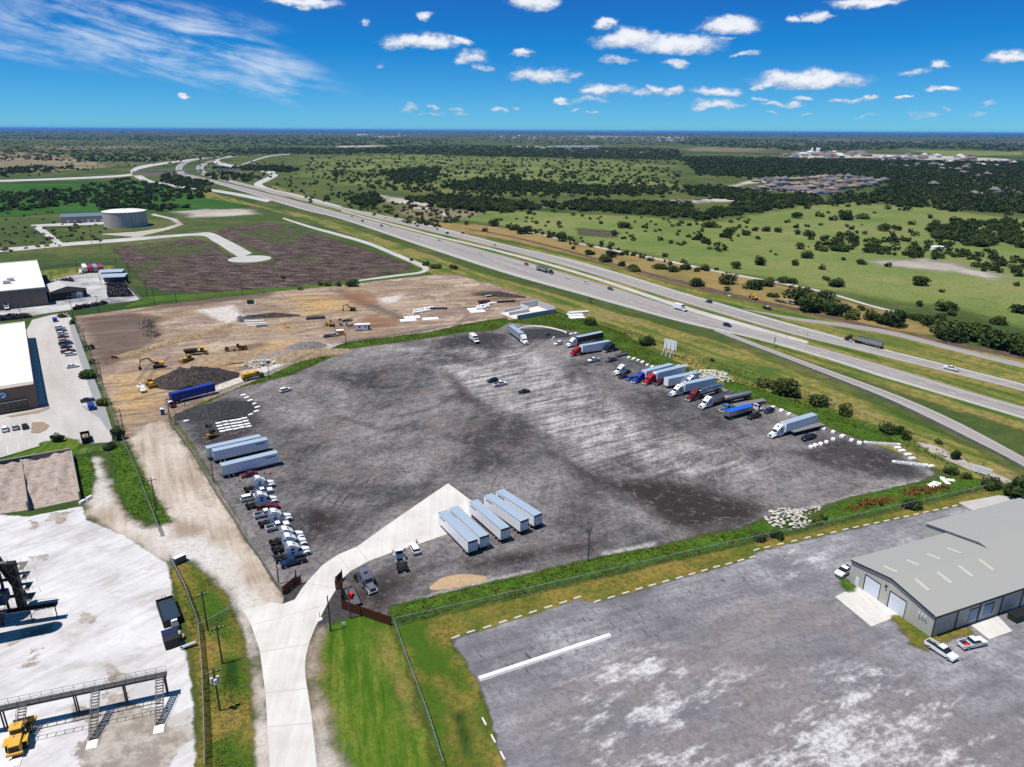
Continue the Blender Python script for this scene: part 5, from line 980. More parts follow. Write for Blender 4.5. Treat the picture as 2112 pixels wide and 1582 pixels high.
rig((1086, 712), (1047, 683), 'tractor', WHITE, 'plainvan', 'white tractor with a grey box trailer at the far end of the lot', 'grey box trailer behind the white tractor at the far end of the lot', VANGREY, recolor={'roof': VANROOF})
rig((1168, 717), (1241, 701), 'tractor', WHITE, 'plainvan', 'white tractor with a black box trailer, above the red rig', 'black box trailer with grey roof behind a white tractor', VANBLK, recolor={'roof': VANROOF})
rig((1175, 735), (1252, 721), 'tractor', REDP, 'plainvan', 'bright red tractor with a white box trailer below the black trailer', 'white box trailer behind the bright red tractor')
rig((1305, 791), (1391, 768), 'tractor', BLUEP, 'plainvan', 'bright blue tractor next to a small blue car', 'white box trailer behind the bright blue tractor')
rig((1327, 794), (1411, 773), 'tractor', REDP, 'reefer', 'red tractor between the blue rig and a lone trailer', 'white refrigerated trailer behind the red tractor beside the blue rig')
rig((1382, 818), (1467, 799), 'tractor', WHITE, 'reefer', 'white tractor with a refrigerated trailer beside the red tank rig', 'white refrigerated trailer with blue mark behind a white tractor')
rig((1417, 828), (1492, 806), 'tractor', DREDP, 'tank', 'dark red tractor pulling a shiny tank trailer', 'shiny steel tank trailer behind the dark red tractor', None, Ltr=12.8)
rig((1444, 844), (1521, 818), 'tractor', WHITE, 'dump', 'white tractor pulling a grey open hopper trailer', 'grey open hopper trailer behind a white tractor', None, Ltr=12)
rig((1487, 851), (1580, 831), 'daycab', STEEL, 'flatbed', 'steel blue day cab tractor half hidden behind the tarped trailer', 'grey flatbed trailer behind the tarped trailer', None, Ltr=14.6)
rig((1587, 904), (1675, 877), 'tractor', WHITE, 'plainvan', 'white tractor with white box trailer, nearest rig of the row', 'white box trailer of the nearest rig of the row, beside an empty flatbed')
rig((1570, 845), (1500, 864), 'daycab', WHITE, 'tarpdump', 'white tractor facing the highway with the blue tarped trailer', 'open hopper trailer covered by a bright blue tarp', None, Ltr=12)
put('plainvan', (1374, 800), (1435, 787), 'light box trailer standing alone between the red rig and the white rig', 'trailer', 'trailers parked along the highway side of the lot')
put('tank', (1494, 833), (1547, 822), 'dull grey tank trailer standing without a tractor', 'trailer', 'trailers parked along the highway side of the lot', recolor={'tank': M('dull_tank', (.32, .31, .30), .45, .5, .4, 0, .3)})
put('flatbed', (1633, 897), (1693, 882), 'empty flatbed trailer beside the nearest white rig', 'trailer', 'trailers parked along the highway side of the lot')
put('tractor', (1243, 728), (1276, 721), 'black bobtail tractor behind the bright red rig', 'truck', None, BLACKP)
put('tractor', (1264, 775), (1300, 767), 'white bobtail sleeper tractor beside a black car near the row of rigs', 'truck', None, WHITE)
put('tractor', (1408, 797), (1440, 790), 'white bobtail tractor hidden between the lone trailer and the white rig', 'truck', None, WHITE)
put('boxtruck', (989, 713), (969, 697), 'small white refrigerated box truck at the far end of the lot', 'truck', None, WHITE)
GC = 'cars and pickups on the truck lot'
for kind, f, r, col, lab in (('sedan', (1122, 696), (1140, 692), BLACKP, 'black car at the foot of the dark gravel mound'), ('suv', (1140, 714), (1163, 708), WHITE, 'white pickup with a canopy beside the white and black rig'), ('pickup', (1212, 748), (1237, 743), WHITE, 'white pickup truck in front of the grey pickup'),
                             ('pickup', (1248, 748), (1273, 742), GREYP, 'dark grey pickup truck behind the white pickup, near the concrete blocks'), ('sedan', (1274, 783), (1294, 777), BLACKP, 'black car tucked beside the white bobtail near the blue car'), ('sedan', (1293, 786), (1309, 781), BLUEP, 'small bright blue car beside the blue tractor'),
                             ('sedan', (1350, 796), (1367, 790), DREDP, 'dark red car squeezed between red rig and lone trailer'), ('pickup', (1540, 866), (1569, 858), BLACKP, 'black pickup truck beside the tarped trailer'), ('suv', (1574, 855), (1597, 847), DBLUE, 'dark blue car near the concrete blocks behind the black pickup'),
                             ('pickup', (1653, 910), (1681, 902), BLACKP, 'black pickup truck beside the empty flatbed'), ('suv', (1006, 790), (1026, 786), BLACKP, 'black car standing right behind a white pickup in the open lot'), ('pickup', (1046, 792), (1017, 798), WHITE, 'white pickup truck in the middle of the open lot'),
                             ('sedan', (1069, 812), (1092, 809), BLACKP, 'black sedan alone in the middle of the open lot'), ('suv', (600, 804), (577, 811), WHITE, 'white car alone near the upper left edge of the lot')):
    put(kind, f, r, lab, 'pickup' if kind == 'pickup' else 'car', GC, col)
# utility trailer with a red machine by the wooden gate, small flat trailer, skid steer
def utility_trailer(mat):
    root = thing('utility_trailer', 't', 'trailer'); b = MB(); b.box(-3.0, 3.0, -1.1, 1.1, .62, .72); b.build('deck', mat, root); r = MB()
    for s in (-1, 1): r.box(-3, 3, s*1.1-.05, s*1.1+.05, .72, .95)
    r.bar((3, -.6, .65), (4.3, 0, .6), .06); r.bar((3, .6, .65), (4.3, 0, .6), .06); r.build('rail', DARK, root); wheels(root, WH_CAR, (-.6, -1.4), 1.2, .34); return root
P['utrailer'] = utility_trailer(M('trailer_deck', (.09, .095, .105), .6, .1, .3, 0, .4))
put('utrailer', (734, 1250), (721, 1222), 'small dark deck trailer inside the brown wooden gate', 'trailer')
mt = thing('pallet_jack', 'red wheeled machine standing on the small deck trailer', 'machine', tuple(G(724, 1231, .77)), H_D2+.9)
b = MB(); b.box(-.7, .7, -.35, .35, .25, .75); b.build('body', REDFLAG, mt); b = MB(); b.box(-.9, -.75, -.4, .4, .2, 1.4); b.build('mast', REDFLAG, mt)
for x in (-.5, .5):
    for s in (-1, 1): b = MB(); b.cyl((x, s*.36, .2), (x, s*.5, .2), .2, n=10); b.build('wheel', TYRE, mt)
put('utrailer', (1272, 736), (1292, 731), 'low flat trailer by the concrete blocks behind the grey pickup', 'trailer')
P['skid'] = skid_steer(); put('skid', (446, 900), (428, 906), 'orange skid steer loader beside the back box trailer', 'loader', recolor={'body': BROWNY})
def attachments():
    r = thing('attachment_bucket', 'black loader bucket lying beside the white slabs', 'bucket', tuple(G(431, 879, .05)), .4); b = MB(); b.prism([(-1, 0, 1.3), (.9, 0, 1.3), (1.0, .15, 1.3), (-.7, .3, 1.3), (-.8, 1.1, 1.3), (-1, 1.1, 1.3)], 0); b.build('shell', DARK, r); b = MB(); b.box(-1.15, -1.0, -.5, .5, .2, .9); b.build('mount', DARK, r)
    r = thing('roller_attachment', 'black steel machine attachment behind the skid steer', 'attachment', tuple(G(437, 890, .05)), .5); b = MB(); b.box(-.9, .9, -1.0, -.85, .1, .9); b.box(-.9, .9, .85, 1.0, .1, .9); b.build('side', DARK, r); b = MB(); [b.cyl((x, -.85, .5), (x, .85, .5), .28, n=8) for x in (-.6, 0, .6)]; b.build('roller', IRON, r)  # second piece is a loose attachment frame with rollers, not a whole machine
attachments()
# traffic cones by the bobtails
def cone_proto(h, name='traffic_barrel'):
    r = thing(name, 'c', 'cone'); b = MB(); b.cyl((0, 0, .06), (0, 0, h), h*.26, h*.17, 10); b.build('drum', ORANGE, r); k = MB(); k.box(-h*.32, h*.32, -h*.32, h*.32, 0, .07); k.build('base', TYRE, r)
    for f in (.45, .72): q = MB(); q.cyl((0, 0, h*f), (0, 0, h*f+h*.12), h*(.255-.085*f)+.012, h*(.255-.085*(f+.12))+.012, 10); q.build('band', LAMP, r)
    return r
P['barrel'] = cone_proto(1.0)
for (x, y), lab in (((494, 993), 'orange traffic barrel left of the dark red sedan'), ((545, 977), 'orange traffic barrel above the first bobtail tractor, small one'), ((557, 977), 'orange traffic barrel at the nose of the nearest box trailer')):
    place('barrel', tuple(G(x, y, .05)), 0, lab, 'traffic barrel', 'orange barrels by the bobtails')
place('barrel', tuple(G(859, 1120, .08)), 0, 'small orange barrel in front of the white hatchback', 'traffic barrel', 'orange barrels by the bobtails')

# ------------------------------------------------------------------ traffic on the highway
SM = {k: small_proto(k) for k in ('sedan', 'suv', 'van')}
P['trafficbox'] = box_truck(6.0, 3.5)
def nearest(C, p):
    i = int(np.argmin(((C-np.array(p))**2).sum(1))); i = min(max(i, 1), len(C)-2); d = C[i+1]-C[i-1]; return math.atan2(d[1], d[0])
NC = along(nA, nB, .5); FC = along(fA, fB, .5)
TR = [(794, 450, 'sedan', WHITE, 1), (831, 457, 'suv', BLACKP, 1), (861, 467, 'suv', BLACKP, 1), (901, 474, 'van', WHITE, 1), (922, 482, 'suv', BLACKP, 1), (954, 482, 'suv', GREYP, 1), (1019, 507, 'suv', WHITE, 1),
      (726, 448, 'sedan', SILVER, 0), (748, 457, 'suv', BLACKP, 0), (787, 467, 'suv', BLACKP, 0), (806, 468, 'sedan', SILVER, 0), (864, 488, 'sedan', WHITE, 0), (906, 497, 'sedan', SILVER, 0), (991, 524, 'suv', WHITE, 0), (1086, 547, 'suv', REDP, 0), (1170, 574, 'sedan', WHITE, 0), (1210, 584, 'suv', WHITE, 0), (1259, 598, 'suv', GREYP, 0), (1462, 624, 'suv', DBLUE, 1), (1500, 673, 'suv', DBLUE, 0), (1137, 563, 'sedan', BLACKP, 0)]
for x, y, k, c, side in TR:
    p = G(x, y, .05); a = nearest(FC if side else NC, p.xy)+(math.pi if side else 0)
    cn = {WHITE: 'white', BLACKP: 'black', GREYP: 'grey', SILVER: 'silver', REDP: 'red', DBLUE: 'dark blue'}[c]
    o = link('car', SM[k], None, p, a); set_mat(o, c)
    if c is REDP: lab = 'bright red car on the near carriageway behind the dump rig'
    elif x == 1462: lab = 'dark blue car on the far carriageway near the tall steel pole'
    elif x == 1500: lab = 'dark blue car on the near carriageway above the highway sign'
    elif x == 901: lab = 'white van on the far carriageway'
    else: lab = f'{cn} {"car" if k=="sedan" else "SUV"} driving on the {"far" if side else "near"} carriageway of the highway'
    tag(o, lab, 'car', 'cars on the highway')
for k in range(26):
    C = FC if k % 2 else NC; i = random.randrange(20, int(len(C)*.42)); p = C[i]+np.random.default_rng(k).normal(0, 1.2, 2); d = C[i+1]-C[i-1]; col = random.choice([WHITE, BLACKP, SILVER, GREYP, WHITE])
    if not (600 < p[1] < 2300): continue
    o = link('car', SM[random.choice(['sedan', 'suv'])], None, (p[0], p[1], .05), math.atan2(d[1], d[0])+(math.pi if k % 2 else 0)); set_mat(o, col); tag(o, 'tiny distant car on the highway towards the overpass', 'car', 'distant cars near the overpass')
for x, y, C, fl, lab in ((1404, 640, NC, 0, 'white box truck with pale blue roof on the near carriageway'),):
    p = G(x, y, .05); place('trafficbox', tuple(p), nearest(C, p.xy)+fl, lab, 'truck', None, WHITE)
p = G(1961, 763, .05); place('pickup', tuple(p), nearest(FC, p.xy)+math.pi, 'white pickup truck on the far carriageway at the right', 'pickup', None, WHITE)
p = G(1582, 638, .05); place('pickup', tuple(p), nearest(FC, p.xy), 'black and white pickup with a red tail on the far slip road', 'pickup', None, BLACKP, recolor={'roof': WHITE, 'tail_light': REDFLAG})
p = G(1630, 627, .05); place('pickup', tuple(p), nearest(FC, p.xy), 'white pickup towing a trailer beside the brown track', 'pickup', None, WHITE)
p = G(1606, 622, .05); place('utrailer', tuple(p), nearest(FC, p.xy), 'pale flat trailer towed behind the white pickup on the brown track', 'trailer')
def hrig(fp, C, lab1, lab2, flip, tcol):
    f = G(*fp, .05); a = nearest(C, f.xy)+(math.pi if flip else 0); d = Vector((math.cos(a), math.sin(a), 0)); c = f-d*4.2
    place('daycab', (c.x, c.y, .05), a, lab1, 'truck', None, tcol); n = f-d*(4.2+2.9+6.0); place('dump', (n.x, n.y, .17), a, lab2, 'trailer')
hrig((1742, 700), FC, 'black day cab tractor pulling a hopper trailer on the far carriageway', 'silver hopper trailer on the far carriageway', True, BLACKP)
hrig((1140, 566), NC, 'black day cab tractor pulling a hopper trailer on the near carriageway', 'silver hopper trailer on the near carriageway behind a black tractor', False, BLACKP)
GBR = 'orange barrels along the near carriageway'
bpts = []
for i in range(0, 58):
    C = along(nA, nB, .80); j = int(len(C)*(.30+.0066*i)); j = min(j, len(C)-2)
    p = C[j]
    if p[1] > 330: bpts.append(p)
for p in bpts: place('barrel', (p[0], p[1], .05), 0, 'orange traffic barrel lining the near carriageway shoulder', 'traffic barrel', GBR)

# ------------------------------------------------------------------ machines on the construction site
P['exc'] = excavator()
put('exc', (321, 758.5), (333, 757), 'yellow excavator with its bucket on the ground left of the dozer', 'excavator')
o = put('exc', (592, 676), (594, 680), 'small yellow excavator standing among the rubble', 'excavator'); o.scale = (.62,)*3
o = put('exc', (724, 641), (730, 641), 'small dark green excavator far back on the site', 'excavator', None, None, recolor={'house': GRN, 'boom': GRN, 'stick': GRN, 'cab_roof': GRN}); o.scale = (.75,)*3
o = put('exc', (1552, 616), (1562, 620), 'yellow excavator beside the brown track across the highway', 'excavator'); o.scale = (.8,)*3
P['dozer'] = dozer(); put('dozer', (371, 750), (402, 743), 'yellow bulldozer in front of the dump truck', 'bulldozer'); put('dozer', (317, 801), (307, 793), 'yellow bulldozer beside the white service truck', 'bulldozer')
P['haul'] = haul_truck(); put('haul', (433, 729), (376, 733), 'yellow articulated dump truck with brown bed', 'dump truck')
P['grader'] = grader(); put('grader', (466, 724), (509, 720), 'yellow motor grader on the dark strip of dirt', 'grader')
P['water'] = water_truck(); put('water', (545, 776), (499, 786), 'bright yellow water tank truck by the fence', 'truck')
P['tele'] = telehandler(); put('tele', (690, 675), (671, 669), 'yellow telehandler beside the white site trailer', 'forklift')
P['service'] = service_truck(); put('service', (301, 814), (286, 799), 'white service truck with tool cabinets beside a bulldozer', 'truck')
o = put('plainvan', (436, 812), (361, 831), 'dark blue box trailer standing along the site fence', 'trailer', None, VANBLUE, recolor={'roof': VANBLUE, 'door': VANBLUE, 'side_rail': VANBLUE})
put('pickup', (345, 833), (360, 842), 'white and maroon pickup beside the blue trailer', 'pickup', None, DREDP, recolor={'roof': WHITE})
put('sedan', (681, 695), (672, 696), 'small dark vehicle left of the yellow tank on site', 'car', None, GREYP); put('suv', (695, 693), (684, 694), 'small silver and black car beside the yellow tank on site', 'car', None, SILVER)
def portable_toilet(px, col, lab):
    r = thing('portable_toilet', lab, 'portable toilet', tuple(G(*px, .03)), .5); b = MB(); b.box(-.6, .6, -.6, .6, .1, 2.2); b.build('cabin', col, r); b = MB(); b.box(.6, .63, -.45, .45, .15, 2.05); b.build('door', REDFLAG, r); b = MB(); b.prism([(-.65, 2.2, .65), (.65, 2.2, .65), (0, 2.45, .5)], 0); b.build('roof', SIGNW, r); b = MB(); b.box(-.65, .65, -.65, .65, 0, .1); b.build('skid', DARK, r)
portable_toilet((336, 855), M('toilet_blue', (.01, .14, .34), .5), 'blue portable toilet with red door at the site entrance')
def site_office(px, L, lab, wall, rz):
    r = thing('site_trailer', lab, 'site trailer', tuple(G(*px, .03)), rz); b = MB(); b.box(-L/2, L/2, -1.3, 1.3, .5, 3.1); b.build('box', wall, r); b = MB(); b.box(-L/2-.05, L/2+.05, -1.35, 1.35, 3.1, 3.25); b.build('roof', SIGNW, r)
    for x in (-.2*L, .2*L): b = MB(); b.box(x-.4, x+.4, -1.33, -1.3, 1.6, 2.4); b.build('window', GLASS, r)
    b = MB(); b.box(.42*L-.45, .42*L+.45, -1.33, -1.3, .6, 2.6); b.build('door', DARK, r); b = MB(); b.box(-L/2+.5, L/2-.5, -.8, .8, 0, .5); b.build('underframe', DARK, r)
site_office((748, 681), 7.5, 'white site trailer beside the telehandler', SIGNW, .22)
r = thing('fuel_tank', 'yellow box tank with white lid on the construction site', 'tank', tuple(G(702, 691, .03)), .3); b = MB(); b.box(-1.7, 1.7, -1.2, 1.2, .1, 2.4); b.build('shell', YEL, r); b = MB(); b.box(-1.75, 1.75, -1.25, 1.25, 2.4, 2.6); b.build('lid', SIGNW, r)
r = thing('generator', 'dark generator box on a pale pad at the back of the site', 'generator', tuple(G(517, 628, .03)), .2); b = MB(); b.box(-1.8, 1.8, -1.1, 1.1, .35, 2.6, .05); b.build('housing', GRN, r); b = MB(); b.box(-2.4, 2.8, -1.5, 1.5, 0, .35); b.build('pad', CONCW, r)
r = thing('skip_container', 'dark red open container among concrete blocks', 'container', tuple(G(998, 627, .03)), .35); b = MB(); b.prism([(-3, .3, 1.2), (3, .3, 1.2), (3.4, 2.0, 1.2), (-3.4, 2.0, 1.2)], 0); b.build('bin', DREDP, r); b = MB(); b.box(-3.45, 3.45, -1.26, 1.26, 2.0, 2.1); b.build('rim', DARK, r); b = MB(); b.box(-2.6, 2.6, -.7, .7, 0, .3); b.build('skid', DARK, r)
o = put('utrailer', (1006, 612), (1014, 611), 'white tank trailer at the back edge of the site', 'trailer', recolor={'deck': WHITE})
# ------------------------------------------------------------------ loose things on the ground: slabs, blocks, heaps
SLAB = MB().box(-.95, .95, -.6, .6, 0, .22, .02).mesh('slab', CONCW); BLOCK = MB().box(-.95, .95, -.6, .6, 0, .5, .03).mesh('block', CONCW); PIECE = MB().box(-.75, .75, -.35, .35, 0, .6, .03).mesh('block', CONC)
STOP = MB(); STOP.prism([(-.9, 0, .13), (.9, 0, .13), (.86, .16, .07), (-.86, .16, .07)], 0); STOP = STOP.mesh('wheel_stop', CONCW)
# white slabs laid out in a grid beside the gravel heap
cols = [[(451, 873), (453, 879), (456, 884.5), (459, 890)], [(464.5, 870), (467, 876), (469.5, 882), (472, 887)], [(478.5, 868), (481, 874), (483.5, 879.5), (486, 885)], [(491.5, 866), (494, 872), (496.5, 877.5), (499, 882)], [(504, 863), (507, 869), (510, 875), (513, 880)]]
for ci, cl_ in enumerate(cols):
    for x, y in cl_: o = link('concrete_slab', SLAB, None, G(x, y, .045), H_D2-.05+random.uniform(-.04, .04)); tag(o, 'white concrete slab laid in the grid beside the gravel heap', 'slab', 'white slabs laid in a grid')
for x, y in ((502, 815), (509, 820), (516, 826), (523.5, 833.5), (531, 840), (529, 848.5), (516.5, 855), (384.5, 868)):
    o = link('concrete_slab', SLAB, None, G(x, y, .045), H_D2+.3); tag(o, 'single white slab on the edge of the gravel heap', 'slab', 'white slabs round the gravel heap')
# concrete blocks along the highway side
bl = [(1287, 733), (1297, 738), (1307, 741), (1316, 744), (1325, 748), (1335, 753.5), (1345, 757), (1573, 834), (1594, 841), (1611, 848), (1627, 855), (1698, 885), (1718, 892), (1737, 901), (1756, 909), (1772, 915), (1718, 907), (1704, 913), (1692, 917), (1681, 920), (1672, 923), (1178, 690), (1187, 688)]
for x, y in bl: o = link('concrete_block', BLOCK, None, G(x, y, .03), H_D2+.35+random.uniform(-.15, .15), (random.uniform(.95, 1.25),)*3); tag(o, 'pale concrete block along the edge of the truck lot', 'block', 'concrete blocks along the lot edge')
for x, y in ((1851, 925), (1860, 931), (1872, 939), (1881, 947)): o = link('concrete_block', BLOCK, None, G(x, y, .03), H_D2-.4, (1.1,)*3); tag(o, 'pale concrete block in the short row at the lot corner', 'block', 'concrete blocks at the lot corner')
for a, b, n, lab in (((1788, 914), (1850, 918), 11, 'pale block in the dense row along the corner of the lot'), ((1847, 954), (1900, 960), 10, 'pale block in the lower row by the brown dirt corner')):
    for i in range(n):
        f = i/(n-1); o = link('concrete_block', BLOCK, None, G(a[0]+(b[0]-a[0])*f, a[1]+(b[1]-a[1])*f, .03), random.uniform(-.3, .2)); tag(o, lab, 'block', 'dense rows of pale blocks')
for x, y in ((1908, 961), (1920, 963)): o = link('concrete_block', BLOCK, None, G(x, y, .03), .2); tag(o, 'pale block ending the lower row by the brown dirt corner', 'block', 'dense rows of pale blocks')
for x, y in ((1920, 1003), (1932, 997), (1944, 988), (1952, 996), (1927, 1000), (1960, 991)): o = link('broken_slab', SLAB, None, G(x, y, .1), random.uniform(0, 3), (1.15, 1.1, 1.2)); tag(o, 'broken pale slab dumped in the weeds at the lot corner', 'slab', 'broken slabs in the weeds')
# wheel stops round the asphalt yard
st = [(940, 1314), (971.5, 1303), (1005, 1293), (1037.6, 1282.4), (1068.5, 1272.7), (1099.4, 1262), (1130.6, 1252), (1161.5, 1242.4), (1191, 1232.7), (1232, 1240), (1261, 1232), (1290.6, 1222.7), (1318, 1214.6), (1345, 1206.8), (1373, 1199), (1401, 1191.5), (1427, 1184), (1453, 1176.5), (1478, 1169), (1502.7, 1162.7), (1528, 1155.6), (1551.7, 1149), (1560, 1133.7), (1582, 1128.7), (1610, 1122), (1638, 1115.8), (1665.6, 1109), (1692, 1103.5), (1718.8, 1098), (1743.8, 1091.8), (1765, 1087.5), (1786.8, 1082.8), (1808, 1078.7), (1828.7, 1074), (1849, 1069.7), (1869.4, 1065.4), (1889.8, 1061), (1909.6, 1056.3), (1930, 1052), (1950, 1048), (1969, 1043.5)]
for i, (x, y) in enumerate(st):
    j = min(i+1, len(st)-1); k = j-1; a = hd(G(*st[k]), G(*st[j])) if i not in (8, 9, 21, 22) else hd(G(*st[0]), G(*st[7]))
    o = link('wheel_stop', STOP, None, G(x, y, .056), a, (1.0, 1.1, 1.0)); tag(o, 'white concrete wheel stop along the upper edge of the asphalt yard', 'wheel stop', 'white wheel stops along the yard edge')
for x, y in ((998.8, 1488), (1017.6, 1523.6), (1036.7, 1558.5)): o = link('wheel_stop', STOP, None, G(x, y, .056), hd(G(998.8, 1488), G(1036.7, 1558.5)), (1, 1.1, 1)); tag(o, 'white wheel stop on the left edge of the asphalt yard', 'wheel stop', 'wheel stops on the yard left edge')
a, b = G(988, 1402), G(1258, 1312); n = 15; d = (b-a)/n; KERB = MB().prism([(-.5, 0, .30), (.5, 0, .30), (.5, .38, .2), (-.5, .38, .2)], 0).mesh('barrier_block', CONCW)
for i in range(n): o = link('barrier_block', KERB, None, (a+d*(i+.5)).to_tuple(), hd(a, b)+random.uniform(-.02, .02), (d.length*.99, 1.9, 1.1)); o.location.z = .056; tag(o, 'white barrier block in the long row lying across the asphalt yard', 'barrier', 'long row of barrier blocks')
# kerb round the gravel mound at the far end of the lot
L = smooth_line(GA([(1068, 681), (1080, 676), (1102, 673), (1130, 676), (1158, 683), (1168, 688), (1150, 693), (1140, 698)]), 3.0)
for i in range(len(L)-1):
    o = link('kerb_block', KERB, None, (*((L[i]+L[i+1])/2), .04), math.atan2(*(L[i+1]-L[i])[::-1]), (np.linalg.norm(L[i+1]-L[i]), 1.3, 1.2)); tag(o, 'pale kerb block round the dark gravel mound at the far end', 'kerb', 'kerb round the gravel mound')
# ---- heaps
def heap(name, px, rx, ry, h, rz, mat, label, seed=0, rough=.12, n=30, flat_=1.2):
    r = np.random.default_rng(seed); c = G(*px, .03); N = n; V = []; F = []
    ph = r.uniform(0, 6.28, 8)
    def nz(x, y): return sum(math.sin(x*f+ph[k]+1.7*y)*math.sin(y*f*.9+ph[(k+3) % 8])/(1+k*.6) for k, f in enumerate((2.1, 3.7, 5.9, 9.3, 14.0, 21.0)))
    for i in range(N+1):
        for j in range(N+1):
            u = -1+2*i/N; v = -1+2*j/N; d = math.hypot(u, v)*(1+.14*math.sin(3*math.atan2(v, u)+ph[0])); z = max(0, 1-d**flat_)
            z = h*z*(1+rough*nz(u*2, v*2))+h*rough*.4*nz(u*5, v*5)*z; V.append((u*rx, v*ry, max(z, 0)-.02))
    for i in range(N):
        for j in range(N): F.append((i*(N+1)+j, (i+1)*(N+1)+j, (i+1)*(N+1)+j+1, i*(N+1)+j+1))
    b = MB(); b.add(V, F); o = b.build(name, mat, None, True, c, rz); tag(o, label, 'heap'); return o
def heapmat(name, stops, sc=1.2):
    return gmat(name, lambda t, p: (t.ramp(t.noise(p, sc, 6, .75), stops), (t.noise(p, sc*2, 4, .7), .6, .15)))
HB = heapmat('dark_soil', [(.35, (.018, .015, .014)), (.5, (.045, .037, .033)), (.68, (.10, .085, .075))], .8); HG = heapmat('dark_gravel', [(.35, (.018, .018, .019)), (.55, (.045, .045, .047)), (.7, (.11, .11, .115))], 1.3); HT = heapmat('tan_soil', [(.35, (.17, .12, .075)), (.6, (.34, .25, .16)), (.75, (.45, .38, .30))], .5); HS = heapmat('sand', [(.35, (.34, .23, .13)), (.6, (.42, .30, .185)), (.75, (.47, .35, .23))], 1.0)
heap('soil_heap', (400, 786), 17, 9, 6.0, .35, HB, 'large dark heap of dug soil above the blue trailer', 1, .16)
heap('gravel_heap', (450, 850), 14, 8.5, 4.0, .35, HG, 'black gravel heap in the upper left corner of the truck lot', 2, .06)
heap('gravel_mound', (1118, 689), 14, 9, 2.2, .2, HG, 'low dark gravel mound inside the kerb at the far end', 3, .05)
heap('sand_patch', (944, 1199), 6.5, 2.4, .35, .28, HS, 'low spread of tan sand on the gravel near the bottom fence', 4, .05, 24, 3.0)
heap('dirt_heap', (620, 735), 22, 7, 3.0, .5, HT, 'long tan dirt heap behind the rock pile', 5, .12); heap('dirt_heap', (500, 737), 24, 9, 2.6, .4, HT, 'wide tan dirt heap above the water truck', 6, .12); heap('dirt_heap', (632, 717), 9, 6, 3.4, .3, heapmat('grey_spoil', [(.35, (.09, .08, .075)), (.6, (.22, .2, .19)), (.75, (.4, .38, .36))], .9), 'grey spoil heap right of the tan heap', 7, .14)
heap('dirt_heap', (590, 736), 13, 7, 3.0, .4, heapmat('grey_spoil2', [(.35, (.12, .11, .1)), (.6, (.28, .26, .245)), (.75, (.42, .4, .38))], .7), 'grey spoil heap behind the white rubble', 8, .14)
heap('spoil_heap', (1030, 609), 17, 5, 2.2, -.3, HB, 'dark low spoil heap at the back corner of the site', 9, .16); heap('soil_heap', (556, 652), 16, 5, 1.6, .2, HB, 'low dark strip of spoil behind the pipes', 10, .2); heap('soil_heap', (560, 680), 18, 7, 1.4, .3, HT, 'low rubble spread around the small excavator', 11, .2)
for k, (x, y) in enumerate(((302, 667), (304, 676), (310, 689), (314, 692))): heap('debris_heap', (x, y), 4.2, 3.6, 1.9, k, heapmat(f'debris{k}', [(.4, (.02, .018, .016)), (.55, (.09, .07, .06)), (.66, (.4, .36, .33))], 1.4), ['grey debris heap, topmost of four on the dark dirt', 'grey debris heap, second of four on the dark dirt', 'reddish debris heap, third of four on the dark dirt', 'dark debris heap, lowest of four on the dark dirt'][k], 20+k, .3, 22)
# trench spoil bank running across the site
Lb = smooth_line(GA([(238, 739), (300, 722), (370, 703), (430, 686), (480, 670)]), 3.0); bm_ = MB(); V = []; F = []; rr = random.Random(5); K = 7
for i, p in enumerate(Lb):
    t_ = Lb[min(i+1, len(Lb)-1)]-Lb[max(i-1, 0)]; t_ /= np.linalg.norm(t_); nrm = np.array([-t_[1], t_[0]])
    for k in range(K):
        u = -1+2*k/(K-1); q = p+nrm*u*3.0*(1+.15*rr.uniform(-1, 1)); V.append((q[0], q[1], (1-u*u)*1.1*rr.uniform(.6, 1.2)+.01))
for i in range(len(Lb)-1):
    for k in range(K-1): F.append((i*K+k, (i+1)*K+k, (i+1)*K+k+1, i*K+k+1))
bm_.add(V, F); tag(bm_.build('spoil_bank', heapmat('trench_spoil', [(.35, (.10, .075, .05)), (.5, (.27, .19, .10)), (.68, (.42, .34, .24))], .8), None, True), 'long low bank of tan trench spoil across the site', 'heap')
# ---- rock piles: separate stones
def stone_mesh(seed):
    bm = bmesh.new(); bmesh.ops.create_icosphere(bm, subdivisions=1, radius=1.0); r = random.Random(seed)
    for v in bm.verts: v.co *= r.uniform(.62, 1.12); v.co.z *= .7
    me = bpy.data.meshes.new('rock'); bm.to_mesh(me); bm.free(); me.materials.append(M('limestone', (.52, .49, .43), .9, 0, .15, 0, .5, .9)); return me
STONES = [stone_mesh(i) for i in range(5)]
def rock_pile(px, rx, ry, h, n, rz, label, size=(.35, .8)):
    root = thing('rock_pile', label, 'rock pile', tuple(G(*px, .03)), rz)
    for i in range(n):
        a = random.uniform(0, 6.28); d = math.sqrt(random.random()); s = random.uniform(*size); z = h*(1-d*d)*random.uniform(.5, 1.0)
        o = link('rock', STONES[i % 5], root, (rx*d*math.cos(a), ry*d*math.sin(a), z+s*.25), random.uniform(0, 6)); o.scale = (s, s*random.uniform(.7, 1.1), s*random.uniform(.6, 1))
rock_pile((1624, 1071), 6.5, 5.0, .8, 150, .6, 'white limestone rock pile spilling into the weeds by the bottom fence', (.28, .6)); rock_pile((1660, 1054), 5.5, 1.6, .3, 50, .35, 'trail of white stones leading from the rock pile along the lot edge', (.2, .42))
rock_pile((1458, 773), 8.5, 6, .9, 150, .2, 'white rock pile beside the highway side trailers', (.35, .8)); rock_pile((1474, 780), 8, 4, .7, 90, -.5, 'white rocks spread below the larger rock pile', (.35, .7))
